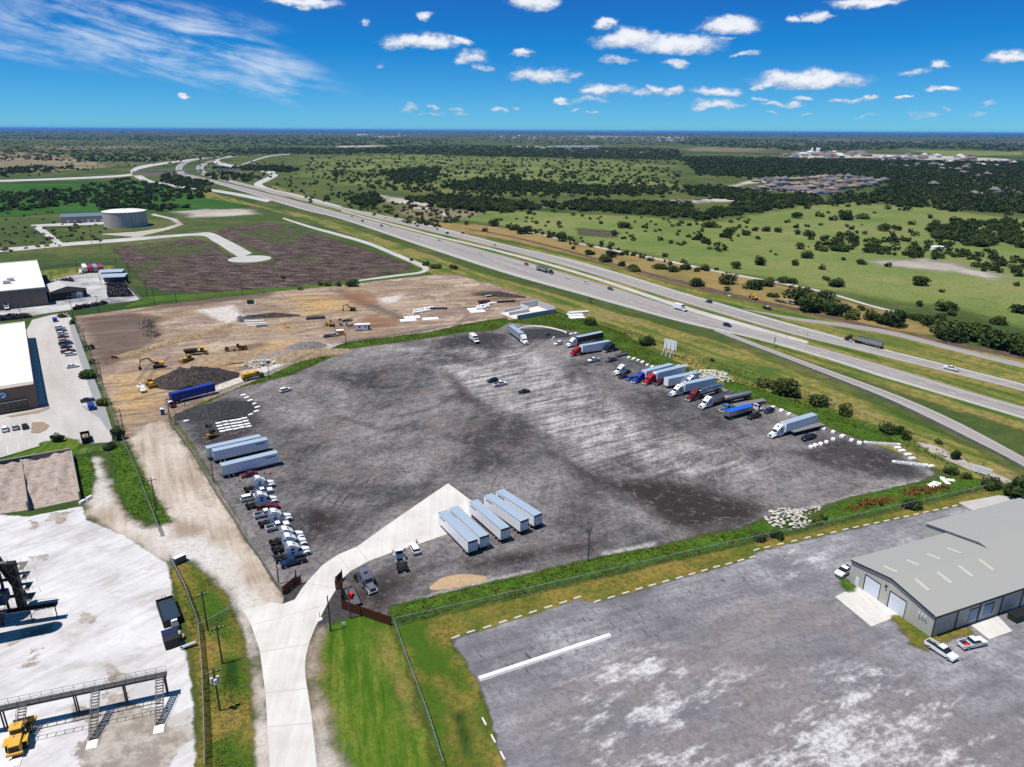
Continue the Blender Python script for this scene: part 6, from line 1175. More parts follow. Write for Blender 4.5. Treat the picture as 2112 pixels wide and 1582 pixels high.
rock_pile((534, 752), 8, 4.5, 1.8, 120, .5, 'pale broken rubble pile above the water truck', (.4, .9)); rock_pile((1385, 757), 10, 2.2, .4, 60, .1, 'pale stones along the end of the blue rig trailer', (.35, .8))
# pipes, blocks and walls on the site
def pipe_stack(px, rz, n, lab, L=6.0, r=.55, mat=CONCD):
    root = thing('pipe_stack', lab, 'pipes', tuple(G(*px, .03)), rz); me = MB().cyl((-L/2, 0, 0), (L/2, 0, 0), r, n=12).mesh('pipe', mat)
    for i in range(n): link('pipe', me, root, (0, (i % 3)*r*2.05, r+(i//3)*r*1.8))
pipe_stack((521, 655), .25, 4, 'grey concrete pipes stacked at the back of the site'); pipe_stack((541, 676), .25, 4, 'dark grey pipes stacked below the pale slabs', 5.5)
o = thing('concrete_ring', 'round grey concrete ring standing left of the pipes', 'ring', tuple(G(496, 663, .03)), 0); b = MB(); b.cyl((0, 0, 0), (0, 0, 2.6), 1.7, n=18); b.build('ring', CONCD, o); b = MB(); b.cyl((0, 0, 2.6), (0, 0, 2.64), 1.35, n=18); b.build('dark_hollow_disc', DARK, o)  # solid cylinder; a dark disc on top stands in for the shaded hollow
for k, (x, y) in enumerate(((524, 663), (527, 668), (531, 672))): o = link('long_slab', MB().box(-5, 5, -.8, .8, 0, .5, .03).mesh('long_slab', CONC), None, G(x, y, .03), .22); tag(o, ['long pale slab nearest the grey pipes', 'long pale slab in the middle below the pipes', 'long pale slab lowest of three below the pipes'][k], 'slab', 'long slabs below the pipes')
o = link('mat_stack', MB().prism([(-5, 0, 2.2), (5, 0, 2.2), (4.6, .9, 2.0), (-4.6, .9, 2.0)], 0).mesh('mat_stack', HG), None, G(651, 657, .03), .25); tag(o, 'flat dark pile of steel mats in the middle of the site', 'mats')
for x, y, lab, n in ((874, 643, 'white concrete block in the stack on the right of the site', 9), (1004, 634, 'white concrete block by the red container', 8)):
    for i in range(n): o = link('concrete_block', BLOCK, None, G(x+(i % 5-2)*8+random.uniform(-1, 1), y+(i//5)*4-(i % 5)*1.6+random.uniform(-.7, .7), .03), .3+random.uniform(-.2, .2), (1.7, 1.7, 2.2)); tag(o, lab, 'block', lab.replace('white concrete block', 'white blocks'))
for x, y in ((850, 655), (842, 661), (888, 658), (980, 638), (985, 643), (1190, 655), (1186, 649)): o = link('concrete_slab', SLAB, None, G(x, y, .03), .3, (4.5, 4.0, 1.6)); tag(o, 'flat pale slab lying on the right part of the site', 'slab', 'flat slabs on the site')
o = link('long_slab', bpy.data.meshes['long_slab'], None, G(1193, 647, .03), .3, (1.2, 1.8, 2.5)); tag(o, 'long pale concrete block beside the tree by the site corner', 'block')
PIPE2 = MB()
for i in range(7): PIPE2.cyl((-6, i*.45-1.4, .3+.25*(i % 2)), (6, i*.45-1.4, .3+.25*(i % 2)), .2, n=7)
PIPE2 = PIPE2.mesh('pipe_bundle', DARK); o = link('pipe_bundle', PIPE2, None, G(1042, 623, .03), .28); tag(o, 'bundle of dark pipes between the red container and concrete bays', 'pipes'); o = link('pipe_bundle', PIPE2, None, G(900, 637, .03), .1); tag(o, 'bundle of dark pipes behind the white blocks', 'pipes')
for k in range(9): o = link('scrap_piece', MB().box(-1.2, 1.2, -.4, .4, 0, .8, .1).mesh('scrap_piece', IRON), None, G(716+random.uniform(-16, 18), 668+random.uniform(-8, 5), .03), random.uniform(0, 3), (random.uniform(.6, 1.6), 1, random.uniform(.5, 1.4))); tag(o, 'grey piece of steel in the clutter behind the site trailer', 'scrap', 'steel clutter behind the site trailer')
bay = thing('concrete_bay', 'roofless grey concrete storage bay with three compartments', 'concrete bay', tuple(G(1031, 646, .03)), 0); q = [G(1031, 646), G(1067, 660), G(1146, 646), G(1108, 631)]; q = [v-q[0] for v in q]
def wall(parent, a, b, h, t, mat, name='wall', z=0):
    a = Vector(a[:2]); b = Vector(b[:2]); d = b-a; o = MB().box(0, d.length, -t/2, t/2, 0, h).build(name, mat, parent, loc=(a.x, a.y, z), rz=math.atan2(d.y, d.x)); return o
wall(bay, q[1], q[2], 2.6, .5, CONCD); wall(bay, q[2], q[3], 3.2, .5, CONCD); m1 = (q[3]*.55+q[0]*.45); wall(bay, q[3], m1, 3.6, .5, CONC); m2 = m1+(q[1]-q[0])*.45; wall(bay, m1, m2, 3.0, .5, CONC); wall(bay, q[0]*.8+m1*.2, m1, 1.8, .5, CONC); wall(bay, q[0]*.6+q[1]*.4+(q[3]-q[0])*.06, m2, 1.8, .5, CONC)
b = MB(); b.add([(*(v.xy), .05) for v in q], [(0, 1, 2, 3)]); b.build('floor_slab', CONC, bay)
# billboard seen from behind and small signs
def billboard(px, w, h, z0, rz, lab, n=4, mat=SIGNW):
    root = thing('billboard', lab, 'billboard', tuple(G(*px, .02)), rz)
    b = MB(); b.box(-w/2, w/2, -.08, .08, z0, z0+h); b.build('panel', mat, root)
    for i in range(n):
        x = -w/2+w*(i+.5)/n; p_ = MB(); p_.box(x-.1, x+.1, .08, .26, 0, z0+h*.95); p_.build('post', mat, root)
        if n > 2: s_ = MB(); s_.bar((x, .2, z0+h*.6), (x, 3.2, 0), .1); s_.build('strut', mat, root)
    b = MB()
    for k in range(3): b.box(-w/2, w/2, -.11, -.08, z0+h*(k+1)/4-.03, z0+h*(k+1)/4+.03)
    b.build('batten', M('batten', (.5, .5, .52), .6), root)
billboard((1381, 733), 6.5, 4.2, 3.0, H_D2-1.35+math.pi, 'white billboard on leaning struts seen from behind near the rigs', 3)
billboard((2026, 980), 4.6, 1.7, .9, H_D2-1.45, 'low white sign board at the lot corner by the slip road', 2); billboard((1217, 625), 3.2, 1.8, 1.2, H_D2-1.4, 'small dark sign board on the highway verge', 2, M('sign_dark', (.05, .035, .03), .7))
# ------------------------------------------------------------------ buildings
SHEET = M('wall_sheeting', (.47, .465, .41), .55, .1, .3, 0, .2, .3); TRIM = M('dark_trim', (.02, .02, .02), .5); ROOFM = M('roof_sheeting', (.335, .335, .315), .5, .15, .3, 0, .6, .12); SKYL = M('roof_skylight', (.42, .42, .36), .5); DOORW = M('roller_door', (.70, .73, .78), .5, 0, .3, 0, .15)
EIFS = M('tan_render', (.20, .135, .095), .9, 0, .15, 0, .25, .15); ROOFW = M('white_membrane', (.66, .65, .63), .7, 0, .2, 0, .3, .06); PANELD = M('tilt_panel', (.17, .135, .115), .85, 0, .2, 0, .4, .1); HVAC = M('hvac_grey', (.40, .40, .39), .6, .2, .3)
# metal shed, lower right
c0 = G(1919, 1315); c1 = G(1749.6, 1196); ax = hd(c1, c0); gd = (c0-c1).normalized(); W_ = (c0-c1).length; ld = Vector((-gd.y, gd.x, 0)); ld = ld if ld.x > 0 else -ld
shed = thing('metal_shed', 'grey metal industrial shed with low gable roof and roller doors', 'building', tuple(c1+Vector((0, 0, .05))), math.atan2(ld.y, ld.x))
# local axes: x along the building, y from the left eave (0) to the near corner (-W)
def gable(root, x0, x1, y0, y1, e, r, wall_mat, roof_mat, ribs=True, over=.35):
    ym = (y0+y1)/2; w = MB(); w.add([(x0, y0, 0), (x0, y1, 0), (x0, y1, e), (x0, ym, r), (x0, y0, e), (x1, y0, 0), (x1, y1, 0), (x1, y1, e), (x1, ym, r), (x1, y0, e)], [(0, 1, 2, 3, 4), (9, 8, 7, 6, 5), (0, 5, 6, 1), (1, 6, 7, 2), (4, 9, 5, 0)]); w.build('wall', wall_mat, root)
    for (ya, yb) in ((y0, ym), (y1, ym)):
        s = 1 if ya > yb else -1; k = (r-e)/abs(ym-ya); f = MB()
        f.add([(x0-over, ya+s*over, e-k*over+.03), (x1+over, ya+s*over, e-k*over+.03), (x1+over, yb, r+.03), (x0-over, yb, r+.03), (x0-over, ya+s*over, e-k*over+.13), (x1+over, ya+s*over, e-k*over+.13), (x1+over, yb, r+.13), (x0-over, yb, r+.13)], [(0, 1, 2, 3), (7, 6, 5, 4), (0, 4, 5, 1), (3, 2, 6, 7), (0, 3, 7, 4), (1, 5, 6, 2)])
        o = f.build('roof', roof_mat, root)
        if ribs:
            g = MB(); n = int((x1-x0+2*over)/.9)
            for i in range(n+1):
                x = x0-over+i*(x1-x0+2*over)/n; g.add([(x-.03, ya+s*over, e-k*over+.13), (x+.03, ya+s*over, e-k*over+.13), (x+.03, yb, r+.13), (x-.03, yb, r+.13), (x, ya+s*over, e-k*over+.175), (x, yb, r+.175)], [(0, 4, 5, 3), (4, 1, 2, 5), (0, 1, 4), (3, 5, 2)])
            g.build('roof_rib', roof_mat, o)
    return k
LN = 29.5; k_ = gable(shed, 0, LN, 0, -W_, 5.2, 7.0, SHEET, ROOFM)
def on_x0(root, y0, y1, z0, z1, mat, name, d=-.05, x=0): b = MB(); b.box(x+d, x+.02, min(y0, y1), max(y0, y1), z0, z1); return b.build(name, mat, root)
for a, b in ((-4.2, -8.0), (-10.6, -14.4)):
    d_ = on_x0(shed, a, b, .05, 3.9, DOORW, 'roller_door'); g = MB()
    for i in range(7): g.box(-.075, -.05, b, a, .5+i*.5, .53+i*.5)
    g.build('slat', M('door_line', (.45, .48, .54), .6), d_); on_x0(shed, a+.25, a, 0, 4.1, TRIM, 'door_frame', -.08); on_x0(shed, b-.12, b, 0, 4.1, TRIM, 'door_frame', -.08); on_x0(shed, a, b, 3.9, 4.1, TRIM, 'door_frame', -.08)
on_x0(shed, -1.8, -2.7, 0, 2.1, DOORW, 'door'); on_x0(shed, -9.2, -9.6, 4.3, 4.7, TRIM, 'wall_lamp', -.4)
for i in range(22): y = -.3-i*(W_-.6)/21; on_x0(shed, y-.03, y+.03, .05, 5.1, SHEET, 'wall_rib', -.035)
for s, (y0, y1) in ((0, (-.05, -W_/2)), (1, (-W_/2, -W_+.05))):
    f = MB(); za, zb = (5.2, 7.0) if s == 0 else (7.0, 5.2); f.add([(-.42, y0, za-.15), (-.36, y0, za-.15), (-.36, y1, zb-.15), (-.42, y1, zb-.15), (-.42, y0, za+.18), (-.36, y0, za+.18), (-.36, y1, zb+.18), (-.42, y1, zb+.18)], [(0, 1, 2, 3), (7, 6, 5, 4), (0, 4, 5, 1), (3, 2, 6, 7), (0, 3, 7, 4), (1, 5, 6, 2)]); f.build('verge_trim', TRIM, shed)
f = MB(); f.box(-.4, LN+.3, -W_-.45, -W_-.33, 4.85, 5.2); f.build('gutter', TRIM, shed)
for x in (.1, 6.6, 13.2, 19.8, 26.2): f = MB(); f.box(x-.09, x+.09, -W_-.14, -W_-.02, 0, 5.0); f.build('downpipe', TRIM, shed)
for x in (10.2, 14.6): f = MB(); f.box(x, x+2.6, -W_-.06, -W_+.02, .9, 3.6); f.build('dock_door', M('dock_door', (.20, .30, .45), .5), shed); f = MB(); f.box(x-.15, x+2.75, -W_-.1, -W_-.02, 3.6, 3.75); f.box(x+2.6, x+2.8, -W_-.1, -W_-.02, .9, 3.75); f.build('dock_trim', TRIM, shed)
def roofquad(root, x, w, ya, yb, y0, y1, e, r, name, mat):
    ym = (y0+y1)/2
    def zz(y): return (e+(r-e)*(abs(y-y0)/abs(ym-y0)) if abs(y-y0) < abs(y-y1) else e+(r-e)*(abs(y-y1)/abs(ym-y1)))+.185
    b = MB(); b.add([(x, ya, zz(ya)), (x+w, ya, zz(ya)), (x+w, yb, zz(yb)), (x, yb, zz(yb)), (x, ya, zz(ya)-.05), (x+w, ya, zz(ya)-.05), (x+w, yb, zz(yb)-.05), (x, yb, zz(yb)-.05)], [(0, 1, 2, 3), (7, 6, 5, 4), (0, 4, 5, 1), (1, 5, 6, 2), (2, 6, 7, 3), (3, 7, 4, 0)]); b.build(name, mat, root)
for x in (2.6, 9.2, 15.6, 22.0): roofquad(shed, x, .9, -5.6, -8.8, 0, -W_, 5.2, 7.0, 'skylight', SKYL); roofquad(shed, x+1.4, .9, -12.0, -15.4, 0, -W_, 5.2, 7.0, 'skylight', SKYL)
gable(shed, LN+.4, LN+34, 5.5, -W_-.2, 4.9, 7.3, SHEET, ROOFM)
for x in (4.0, 5.2, 6.4): pass
b = MB()
for i, y in enumerate((-17.6, -18.3, -19.0)): b.bar((-.3, y, 3.0), (-.3, y, 3.9), .05, 6); b.bar((-.3, y, 3.9), (-.6, y-.3, 4.1), .05, 6); b.box(-.7, -.5, y-.4, y-.2, 4.0, 4.15)
b.build('vent_pipe', SIGNW, shed)
put('pickup', (1973, 1368), (1908, 1327), 'white pickup truck parked nearest the camera by the metal shed', 'pickup', None, WHITE); put('pickup', (2031, 1326), (1977, 1338), 'white pickup truck with red cargo in its bed by the loading slab', 'pickup', None, WHITE); put('pickup', (1731, 1189), (1752, 1176), 'white car half hidden behind the left corner of the metal shed', 'car', None, WHITE)
b = link('cargo', MB().box(-.5, .5, -.35, .35, 0, .25, .1).mesh('cargo', REDFLAG), None, G(1993, 1331, .75), .3); tag(b, 'red cargo lying in the bed of the white pickup', 'cargo')
r = thing('waste_skip', 'dark green waste skip beside the shed dock', 'skip', tuple(G(2100, 1276, .06)), math.atan2(ld.y, ld.x)); b = MB(); b.prism([(-2, .1, 1.0), (2, .1, 1.0), (2.3, 1.5, 1.0), (-2.3, 1.5, 1.0)], 0); b.build('bin', GRN, r); b = MB(); b.box(-2.35, 2.35, -1.06, 1.06, 1.5, 1.58); b.build('rim', DARK, r)
# office building at the left
f0 = G(80, 840); hgt = 8.0; fd = Vector((-.565, .825, 0)); fd.normalize(); sd_ = Vector((-fd.y, fd.x, 0)); rzb = math.atan2(fd.y, fd.x)     # local x runs back along the right wall, local y to the left
off = thing('office_building', 'low tan commercial building with white flat roof and a round blue sign', 'building', tuple(f0+Vector((0, 0, .05))), rzb)
b = MB(); b.box(3, 108, .0, 62, 0, hgt); b.build('wall', EIFS, off); b = MB(); b.box(3.3, 107.7, .3, 61.7, hgt+.003, hgt+.1); b.build('roof', ROOFW, off)
for x0, x1, y0, y1 in ((2.9, 108.1, -.06, .34), (2.9, 3.3, .34, 61.7), (107.7, 108.1, .34, 61.7)): b = MB(); b.box(x0, x1, y0, y1, hgt+.003, hgt+.45); b.build('parapet', ROOFW, off)
b = MB(); b.box(-.6, 3, -.02, 16, 0, hgt+.9); en = b.build('entrance_block', EIFS, off)
b = MB(); b.box(-.62, 3.2, .0, 16, hgt+.9, hgt+1.05); b.build('coping', M('coping', (.40, .33, .28), .7), off)
b = MB(); b.box(-.72, -.58, 3.0, 13.2, .1, 3.9); b.build('storefront', GLASS, off); b = MB()
for y in (3.0, 4.7, 6.4, 8.1, 9.8, 11.5, 13.1): b.box(-.77, -.71, y-.05, y+.05, .1, 3.9)
for z in (.15, 2.4, 3.85): b.box(-.77, -.71, 3.0, 13.2, z-.05, z+.05)
b.build('mullion', TRIM, off); b = MB(); b.box(-1.3, -.6, 2.8, 13.4, 4.0, 4.12); b.build('canopy', ALU, off)
b = MB(); b.cyl((-.72, 9.3, 6.7), (-.60, 9.3, 6.7), 1.25, n=28); sg = b.build('sign_disc', M('sign_blue', (.01, .10, .40), .35), off)
ring = MB(); cres = [(-.77, 9.55+.98*math.cos(a), 6.75+.98*math.sin(a)) for a in np.linspace(.15, 2*math.pi-.9, 26)]; inn = [(-.77, 9.42+.62*math.cos(a), 6.85+.62*math.sin(a)) for a in np.linspace(.15, 2*math.pi-.9, 26)]; ring.add(cres+inn, [(i, i+1, 26+i+1, 26+i) for i in range(25)]); ring.box(-.79, -.765, 9.35, 9.6, 6.5, 7.2); ring.box(-.79, -.765, 8.9, 9.6, 6.45, 6.68); ring.build('sign_emblem', SIGNW, sg)
b = MB(); b.box(2.95, 3.02, 20, 24, 1.5, 3.5); b.build('window', GLASS, off)
for x, y in ((28, 12), (60, 16), (88, 14), (36, 34)): b = MB(); b.box(x, x+3, y, y+2.6, hgt+.1, hgt+1.5, .08); b.build('roof_unit', HVAC, off)
b = MB(); b.box(3, 108, -2.2, 0, .0, .12); b.build('side_walk', CONC, off)
# warehouse farther back
w0 = G(101, 629); wh = thing('warehouse', 'large brown warehouse with white flat roof at the left edge', 'building', tuple(w0+Vector((0, 0, .05))), rzb)
b = MB(); b.box(0, 105, 0, 120, 0, 10); b.build('wall', PANELD, wh); b = MB(); b.box(.34, 104.6, .34, 119.7, 10.003, 10.1); b.build('roof', ROOFW, wh)
for x0, x1, y0, y1 in ((-.1, 105.1, -.1, .34), (-.1, .34, .34, 119.7), (104.6, 105.1, .34, 119.7)): b = MB(); b.box(x0, x1, y0, y1, 10.003, 10.5); b.build('parapet', ROOFW, wh)
for x, y in ((44, 50), (64, 52), (90, 48), (22, 16), (30, 14), (40, 30)): b = MB(); b.box(x, x+4, y, y+3.5, 10.1, 11.8, .1); b.build('roof_unit', HVAC, wh)
for y in range(8, 118, 9): b = MB(); b.box(-.06, .02, y-.05, y+.05, 0, 9.8); b.build('panel_joint', TRIM, wh)
# small shed, canopy, trailers and stacks in the storage yard
s0 = G(181, 612); s1 = G(104, 622); sh2 = thing('workshop', 'small brown workshop with pale gable roof beside the warehouse', 'building', tuple(s0+Vector((0, 0, .05))), hd(s0, s1)-math.pi/2); Ws = (s1-s0).length
gable(sh2, 0, 22, Ws, 0, 5.2, 7.6, M('workshop_wall', (.16, .13, .105), .8), M('pale_roof', (.50, .48, .44), .5, .2), False); on_x0(sh2, Ws-1, Ws-14, 0, 4.2, DARK, 'dark_bay_panel'); on_x0(sh2, Ws*.42, Ws*.42-6, 0, 3.4, DOORW, 'roller_door'); on_x0(sh2, 5, 4, 0, 2.2, DOORW, 'door'); on_x0(sh2, 3, .4, 0, 4, DARK, 'dark_bay_panel')  # dark panels on the wall stand in for shade inside the open bays
def canopy(px, L, W, rz, lab):
    r = thing('canopy_shed', lab, 'shed', tuple(G(*px, .05)), rz); b = MB(); b.add([(-L/2, -W/2, 4.6), (L/2, -W/2, 4.6), (L/2, W/2, 5.4), (-L/2, W/2, 5.4), (-L/2, -W/2, 4.75), (L/2, -W/2, 4.75), (L/2, W/2, 5.55), (-L/2, W/2, 5.55)], [(0, 1, 2, 3), (7, 6, 5, 4), (0, 4, 5, 1), (1, 5, 6, 2), (2, 6, 7, 3), (3, 7, 4, 0)]); b.build('roof', VANROOF, r)
    for x in (-L/2+.5, 0, L/2-.5):
        for y in (-W/2+.4, W/2-.4): b = MB(); b.box(x-.12, x+.12, y-.12, y+.12, 0, 4.7); b.build('post', IRON, r)
    b = MB(); b.box(-L/2+.3, L/2-.3, W/2-.3, W/2-.15, 0, 4.8); b.build('back_wall', IRON, r)
canopy((237, 584), 15, 9, .25, 'open canopy shed with light roof, nearer of two in the storage yard'); canopy((232, 574), 15, 7, .25, 'open canopy shed behind the nearer one in the storage yard')
for k, (x, col, cn) in enumerate(((176, VANW, 'white'), (188, REDP, 'red, left one'), (198, VANGREY, 'grey'), (209, REDP, 'red, right one'))):
    f = G(x+2, 563, .05); place('plainvan', (f.x-8*math.cos(rzb+math.pi), f.y-8*math.sin(rzb+math.pi), .05), rzb+math.pi, f'box trailer in the storage yard: {cn} of the four side by side', 'trailer', 'four trailers in the storage yard', col, recolor={'roof': col, 'door': col})
put('daycab', (165, 568), (170, 560), 'white tractor beside the four trailers in the storage yard', 'truck', None, WHITE); put('boxtruck', (16, 642), (13, 633), 'white truck in front of the brown warehouse', 'truck', None, WHITE)
def junk(seed):
    b = MB(); r = random.Random(seed); b.box(-1.1, 1.1, -1.1, 1.1, 0, r.uniform(.7, 1.3), .1)
    for i in range(7): b.mi = r.choice((0, 0, 1, 2)); x, y = r.uniform(-1, .6), r.uniform(-1, .6); b.box(x, x+r.uniform(.2, .7), y, y+r.uniform(.2, .8), .6, r.uniform(1.1, 1.9), .05)
    return b.mesh('scrap_crate', [[DARK, RUST, IRON], [IRON, CONCD, DARK], [RUST, DARK, ALU], [DARK, CONCD, IRON]][seed % 4])
JK = [junk(i) for i in range(4)]
def lerp2(a, b, c, d, u, v): return ((a[0]*(1-u)+b[0]*u)*(1-v)+(d[0]*(1-u)+c[0]*u)*v, (a[1]*(1-u)+b[1]*u)*(1-v)+(d[1]*(1-u)+c[1]*u)*v)
for quad, nu, nv, lab in ((((222, 588), (255, 587), (276, 612), (224, 614)), 8, 9, 'dark crate of scrap metal in the rows behind the canopy shed'), (((150, 636), (215, 622), (224, 630), (156, 642)), 15, 1, 'tall dark crate in the row along the storage yard edge'), (((0, 655), (60, 650), (64, 656), (0, 664)), 12, 2, 'dark crate in the row behind the office roof'), (((98, 584), (150, 576), (152, 582), (100, 592)), 8, 2, 'small rusty crate in the clutter behind the workshop')):
    for i in range(nu):
        for j in range(nv):
            x, y = lerp2(*quad, (i+.5)/nu, (j+.5)/nv); o = link('scrap_crate', JK[(i*3+j) % 4], None, G(x+random.uniform(-1, 1), y, .05), rzb+random.uniform(-.1, .1), (1.15, 1.15, random.uniform(.8, 1.4))); tag(o, lab, 'crate', lab.replace('crate', 'crates'))
# water tank and pump house
tc = G(261, 466); tk = thing('water_tank', 'large round concrete water tank with white domed roof', 'water tank', tuple(tc), 0); TR_ = 20.3; b = MB(); b.cyl((0, 0, 0), (0, 0, 15), TR_, n=64)
wallm = gmat('tank_wall', lambda t, p: t.mix(t.smooth(t.noise(t.map(p, scale=(1, 1, .08)), .5, 4, .6), .4, .7), (.44, .385, .36), (.54, .48, .45))); b.build('wall', wallm, tk); b = MB(); rings = [[(r_*math.cos(a), r_*math.sin(a), z_) for a in np.linspace(0, 2*math.pi, 64, False)] for r_, z_ in ((TR_+.25, 15), (TR_+.25, 15.35), (TR_*.75, 16.3), (TR_*.4, 16.9), (.6, 17.1))]; b.loft(rings); b.build('roof', ROOFW, tk); b = MB(); b.cyl((1, 0, 17), (1, 0, 18), .6, n=10); b.build('vent', HVAC, tk)
p0 = G(127, 461); p1 = G(226, 457); pl = (p1-p0).length; ph_ = thing('pump_house', 'long low pump house with slate blue roof beside the water tank', 'building', tuple(p0), hd(p0, p1)); b = MB(); b.box(0, pl, 0, 11, 0, 6.2); b.build('wall', M('pump_wall', (.30, .265, .235), .85, 0, .2, 0, .2), ph_); b = MB(); b.add([(-.6, -.8, 6.2), (pl+.6, -.8, 6.2), (pl+.6, 11.8, 8.6), (-.6, 11.8, 8.6), (-.6, -.8, 6.5), (pl+.6, -.8, 6.5), (pl+.6, 11.8, 8.9), (-.6, 11.8, 8.9)], [(0, 1, 2, 3), (7, 6, 5, 4), (0, 4, 5, 1), (1, 5, 6, 2), (2, 6, 7, 3), (3, 7, 4, 0)]); b.build('roof', M('slate_roof', (.11, .16, .21), .5), ph_)
for i in range(6): x = pl*(.14+.14*i); b = MB(); b.box(x-1.0, x+1.0, -.05, .02, 0, 3.0); b.build('door', DOORW, ph_)
# overpass
oa, ob = G(296, 361, 0), G(478, 356, 0); br = thing('overpass', 'concrete highway overpass with dark abutment walls', 'bridge', tuple(oa), hd(oa, ob)); BL = (ob-oa).length; b = MB(); b.box(-20, BL+20, -6, 6, 6.3, 7.2); b.build('deck', CONCD, br)
for y in (-6.1, 5.9): b = MB(); b.box(-20, BL+20, y, y+.3, 6.6, 8.2); b.build('parapet', CONC, br)
for x in (BL*.335, BL*.63, BL*.85): b = MB(); b.box(x-1.0, x+1.0, -5, 5, 0, 6.3); b.build('pier', CONCD, br)
for x0, x1 in ((-20, BL*.30), (BL*.89, BL+20)):
    b = MB(); b.prism([(x0, 0, 16), (x1 if x0 < 0 else x0, 0, 16), (x1 if x0 < 0 else x0, 6.3, 6), (x0 if x0 > 0 else x0, 6.3, 6)] if False else [(x0, 0, 15), (x1, 0, 15), (x1, 6.3, 6.0), (x0, 6.3, 6.0)], 0); b.build('embankment', M('embankment', (.13, .115, .08), .9, 0, .1, 0, .4, .1), br)
# concrete blocks of the subdivision and of the far town
def house(v):
    r = thing('house', 'h', 'house'); rr = random.Random(v); w, d, e, h = rr.uniform(15, 19), rr.uniform(11, 14), rr.choice((3.2, 5.8, 5.8)), rr.uniform(3.6, 4.8)
    col = [(.42, .34, .27), (.5, .44, .37), (.30, .20, .15), (.55, .51, .46)][v % 4]; roof = [(.17, .135, .125), (.10, .095, .105), (.23, .185, .165), (.16, .145, .165)][v % 4]
    wm = M(f'brick{v%4}', col, .9, 0, .15, 0, .3, .3); rm = M(f'shingle{v%4}', roof, .85, 0, .15, 0, .35, .3)
    b = MB(); b.box(-w/2, w/2, -d/2, d/2, 0, e); b.box(-w/2, -w/2+6, -d/2-4, -d/2, 0, e*.8); b.build('wall', wm, r)
    b = MB(); o_ = .6; b.add([(-w/2-o_, -d/2-o_, e), (w/2+o_, -d/2-o_, e), (w/2+o_, d/2+o_, e), (-w/2-o_, d/2+o_, e), (-w/2+d/2, 0, e+h), (w/2-d/2, 0, e+h)], [(3, 2, 1, 0), (0, 1, 5, 4), (1, 2, 5), (2, 3, 4, 5), (3, 0, 4)]); x0, x1 = -w/2-.4, -w/2+6.4; b.add([(x0, -d/2-4.5, e*.8), (x1, -d/2-4.5, e*.8), (x1, 0, e*.8), (x0, 0, e*.8), ((x0+x1)/2, -d/2-2, e*.8+2.6), ((x0+x1)/2, 0, e*.8+2.6)], [(0, 1, 4), (1, 2, 5, 4), (3, 0, 4, 5)]); rf = b.build('roof', rm, r)
    b = MB(); b.box(w*.2, w*.2+1, 1, 2, e, e+h+1.0); b.build('chimney', wm, rf)
    for x in (0, w*.22, w*.38):
        b = MB(); b.box(x-.7, x+.7, -d/2-.06, -d/2, .9, 2.4); b.build('window', GLASS, r)
    b = MB(); b.box(-w/2+1, -w/2+5, -d/2-4.06, -d/2-4, 0, 2.3); b.build('garage_door', DOORW, r); return r
for v in range(4): P[f'house{v}'] = house(v)
hs_rows = [((1552, 393), (1590, 386), 3), ((1590, 375), (1690, 368), 8), ((1700, 366), (1780, 369), 6), ((1600, 384), (1690, 379), 7), ((1700, 376), (1780, 377), 6), ((1605, 393), (1660, 399), 5), ((1640, 390), (1700, 386), 5), ((1705, 384), (1740, 384), 3), ((1670, 402), (1720, 400), 4), ((1715, 392), (1800, 383), 7), ((1795, 376), (1822, 376), 3), ((1560, 376), (1580, 372), 2)]
for a, b, n in hs_rows:
    for i in range(n):
        f = i/max(1, n-1); x = a[0]+(b[0]-a[0])*f+random.uniform(-1.5, 1.5); y = a[1]+(b[1]-a[1])*f+random.uniform(-.6, .6)
        o = place(f'house{random.randrange(4)}', tuple(G(x, y)), random.choice((0, .3, 1.6, 3.3, -1.3))+random.uniform(-.2, .2), 'brown or grey roofed house in the subdivision beyond the green pasture', 'house', 'houses of the subdivision')
for x, y in ((1935, 358), (1942, 352), (1960, 350), (1975, 353), (1990, 349), (2018, 365), (2035, 363), (2050, 398), (2075, 395), (2090, 400), (2100, 404), (2060, 402), (1925, 385), (1890, 345), (1840, 342), (1985, 360), (2010, 402)):
    place(f'house{random.randrange(4)}', tuple(G(x, y)), random.uniform(0, 3), 'pale house half hidden among the trees at the right', 'house', 'houses among the trees at the right')
# far town: low blocks
def block_house(seed):
    r = random.Random(seed); b = MB(); b.box(-9, 9, -7, 7, 0, 5.5); b.mi = 1; b.add([(-9.6, -7.6, 5.5), (9.6, -7.6, 5.5), (9.6, 7.6, 5.5), (-9.6, 7.6, 5.5), (-3, 0, 9), (3, 0, 9)], [(0, 1, 5, 4), (1, 2, 5), (2, 3, 4, 5), (3, 0, 4)]); return b
FB = [block_house(i).mesh('far_house', [M(f'far_wall{i}', ((.55, .53, .5), (.35, .28, .24), (.62, .6, .58))[i], .9), M(f'far_roof{i}', ((.16, .14, .14), (.20, .13, .11), (.5, .49, .48))[i], .8)]) for i in range(3)]
def far_town(n, box, lab, grp, smin=1.0, smax=1.6):
    for k in range(n):
        x = random.uniform(box[0], box[2]); y = random.uniform(box[1], box[3]); p = G(x, y); z = float(relief(np.array(p.x), np.array(p.y)))
        o = link('far_house', FB[random.choice((0, 0, 1, 2))], None, (p.x, p.y, z-.3), random.uniform(0, 3), (random.uniform(smin, smax), random.uniform(smin, smax), random.uniform(smin, smax))); tag(o, lab, 'house', grp)
far_town(110, (1010, 283, 1330, 291), 'tiny far house in the town below the horizon', 'houses of the far town', 1.2, 2.2); far_town(60, (1330, 283, 1420, 293), 'tiny far house right of the far town', 'houses right of the far town', 1.2, 2.2)
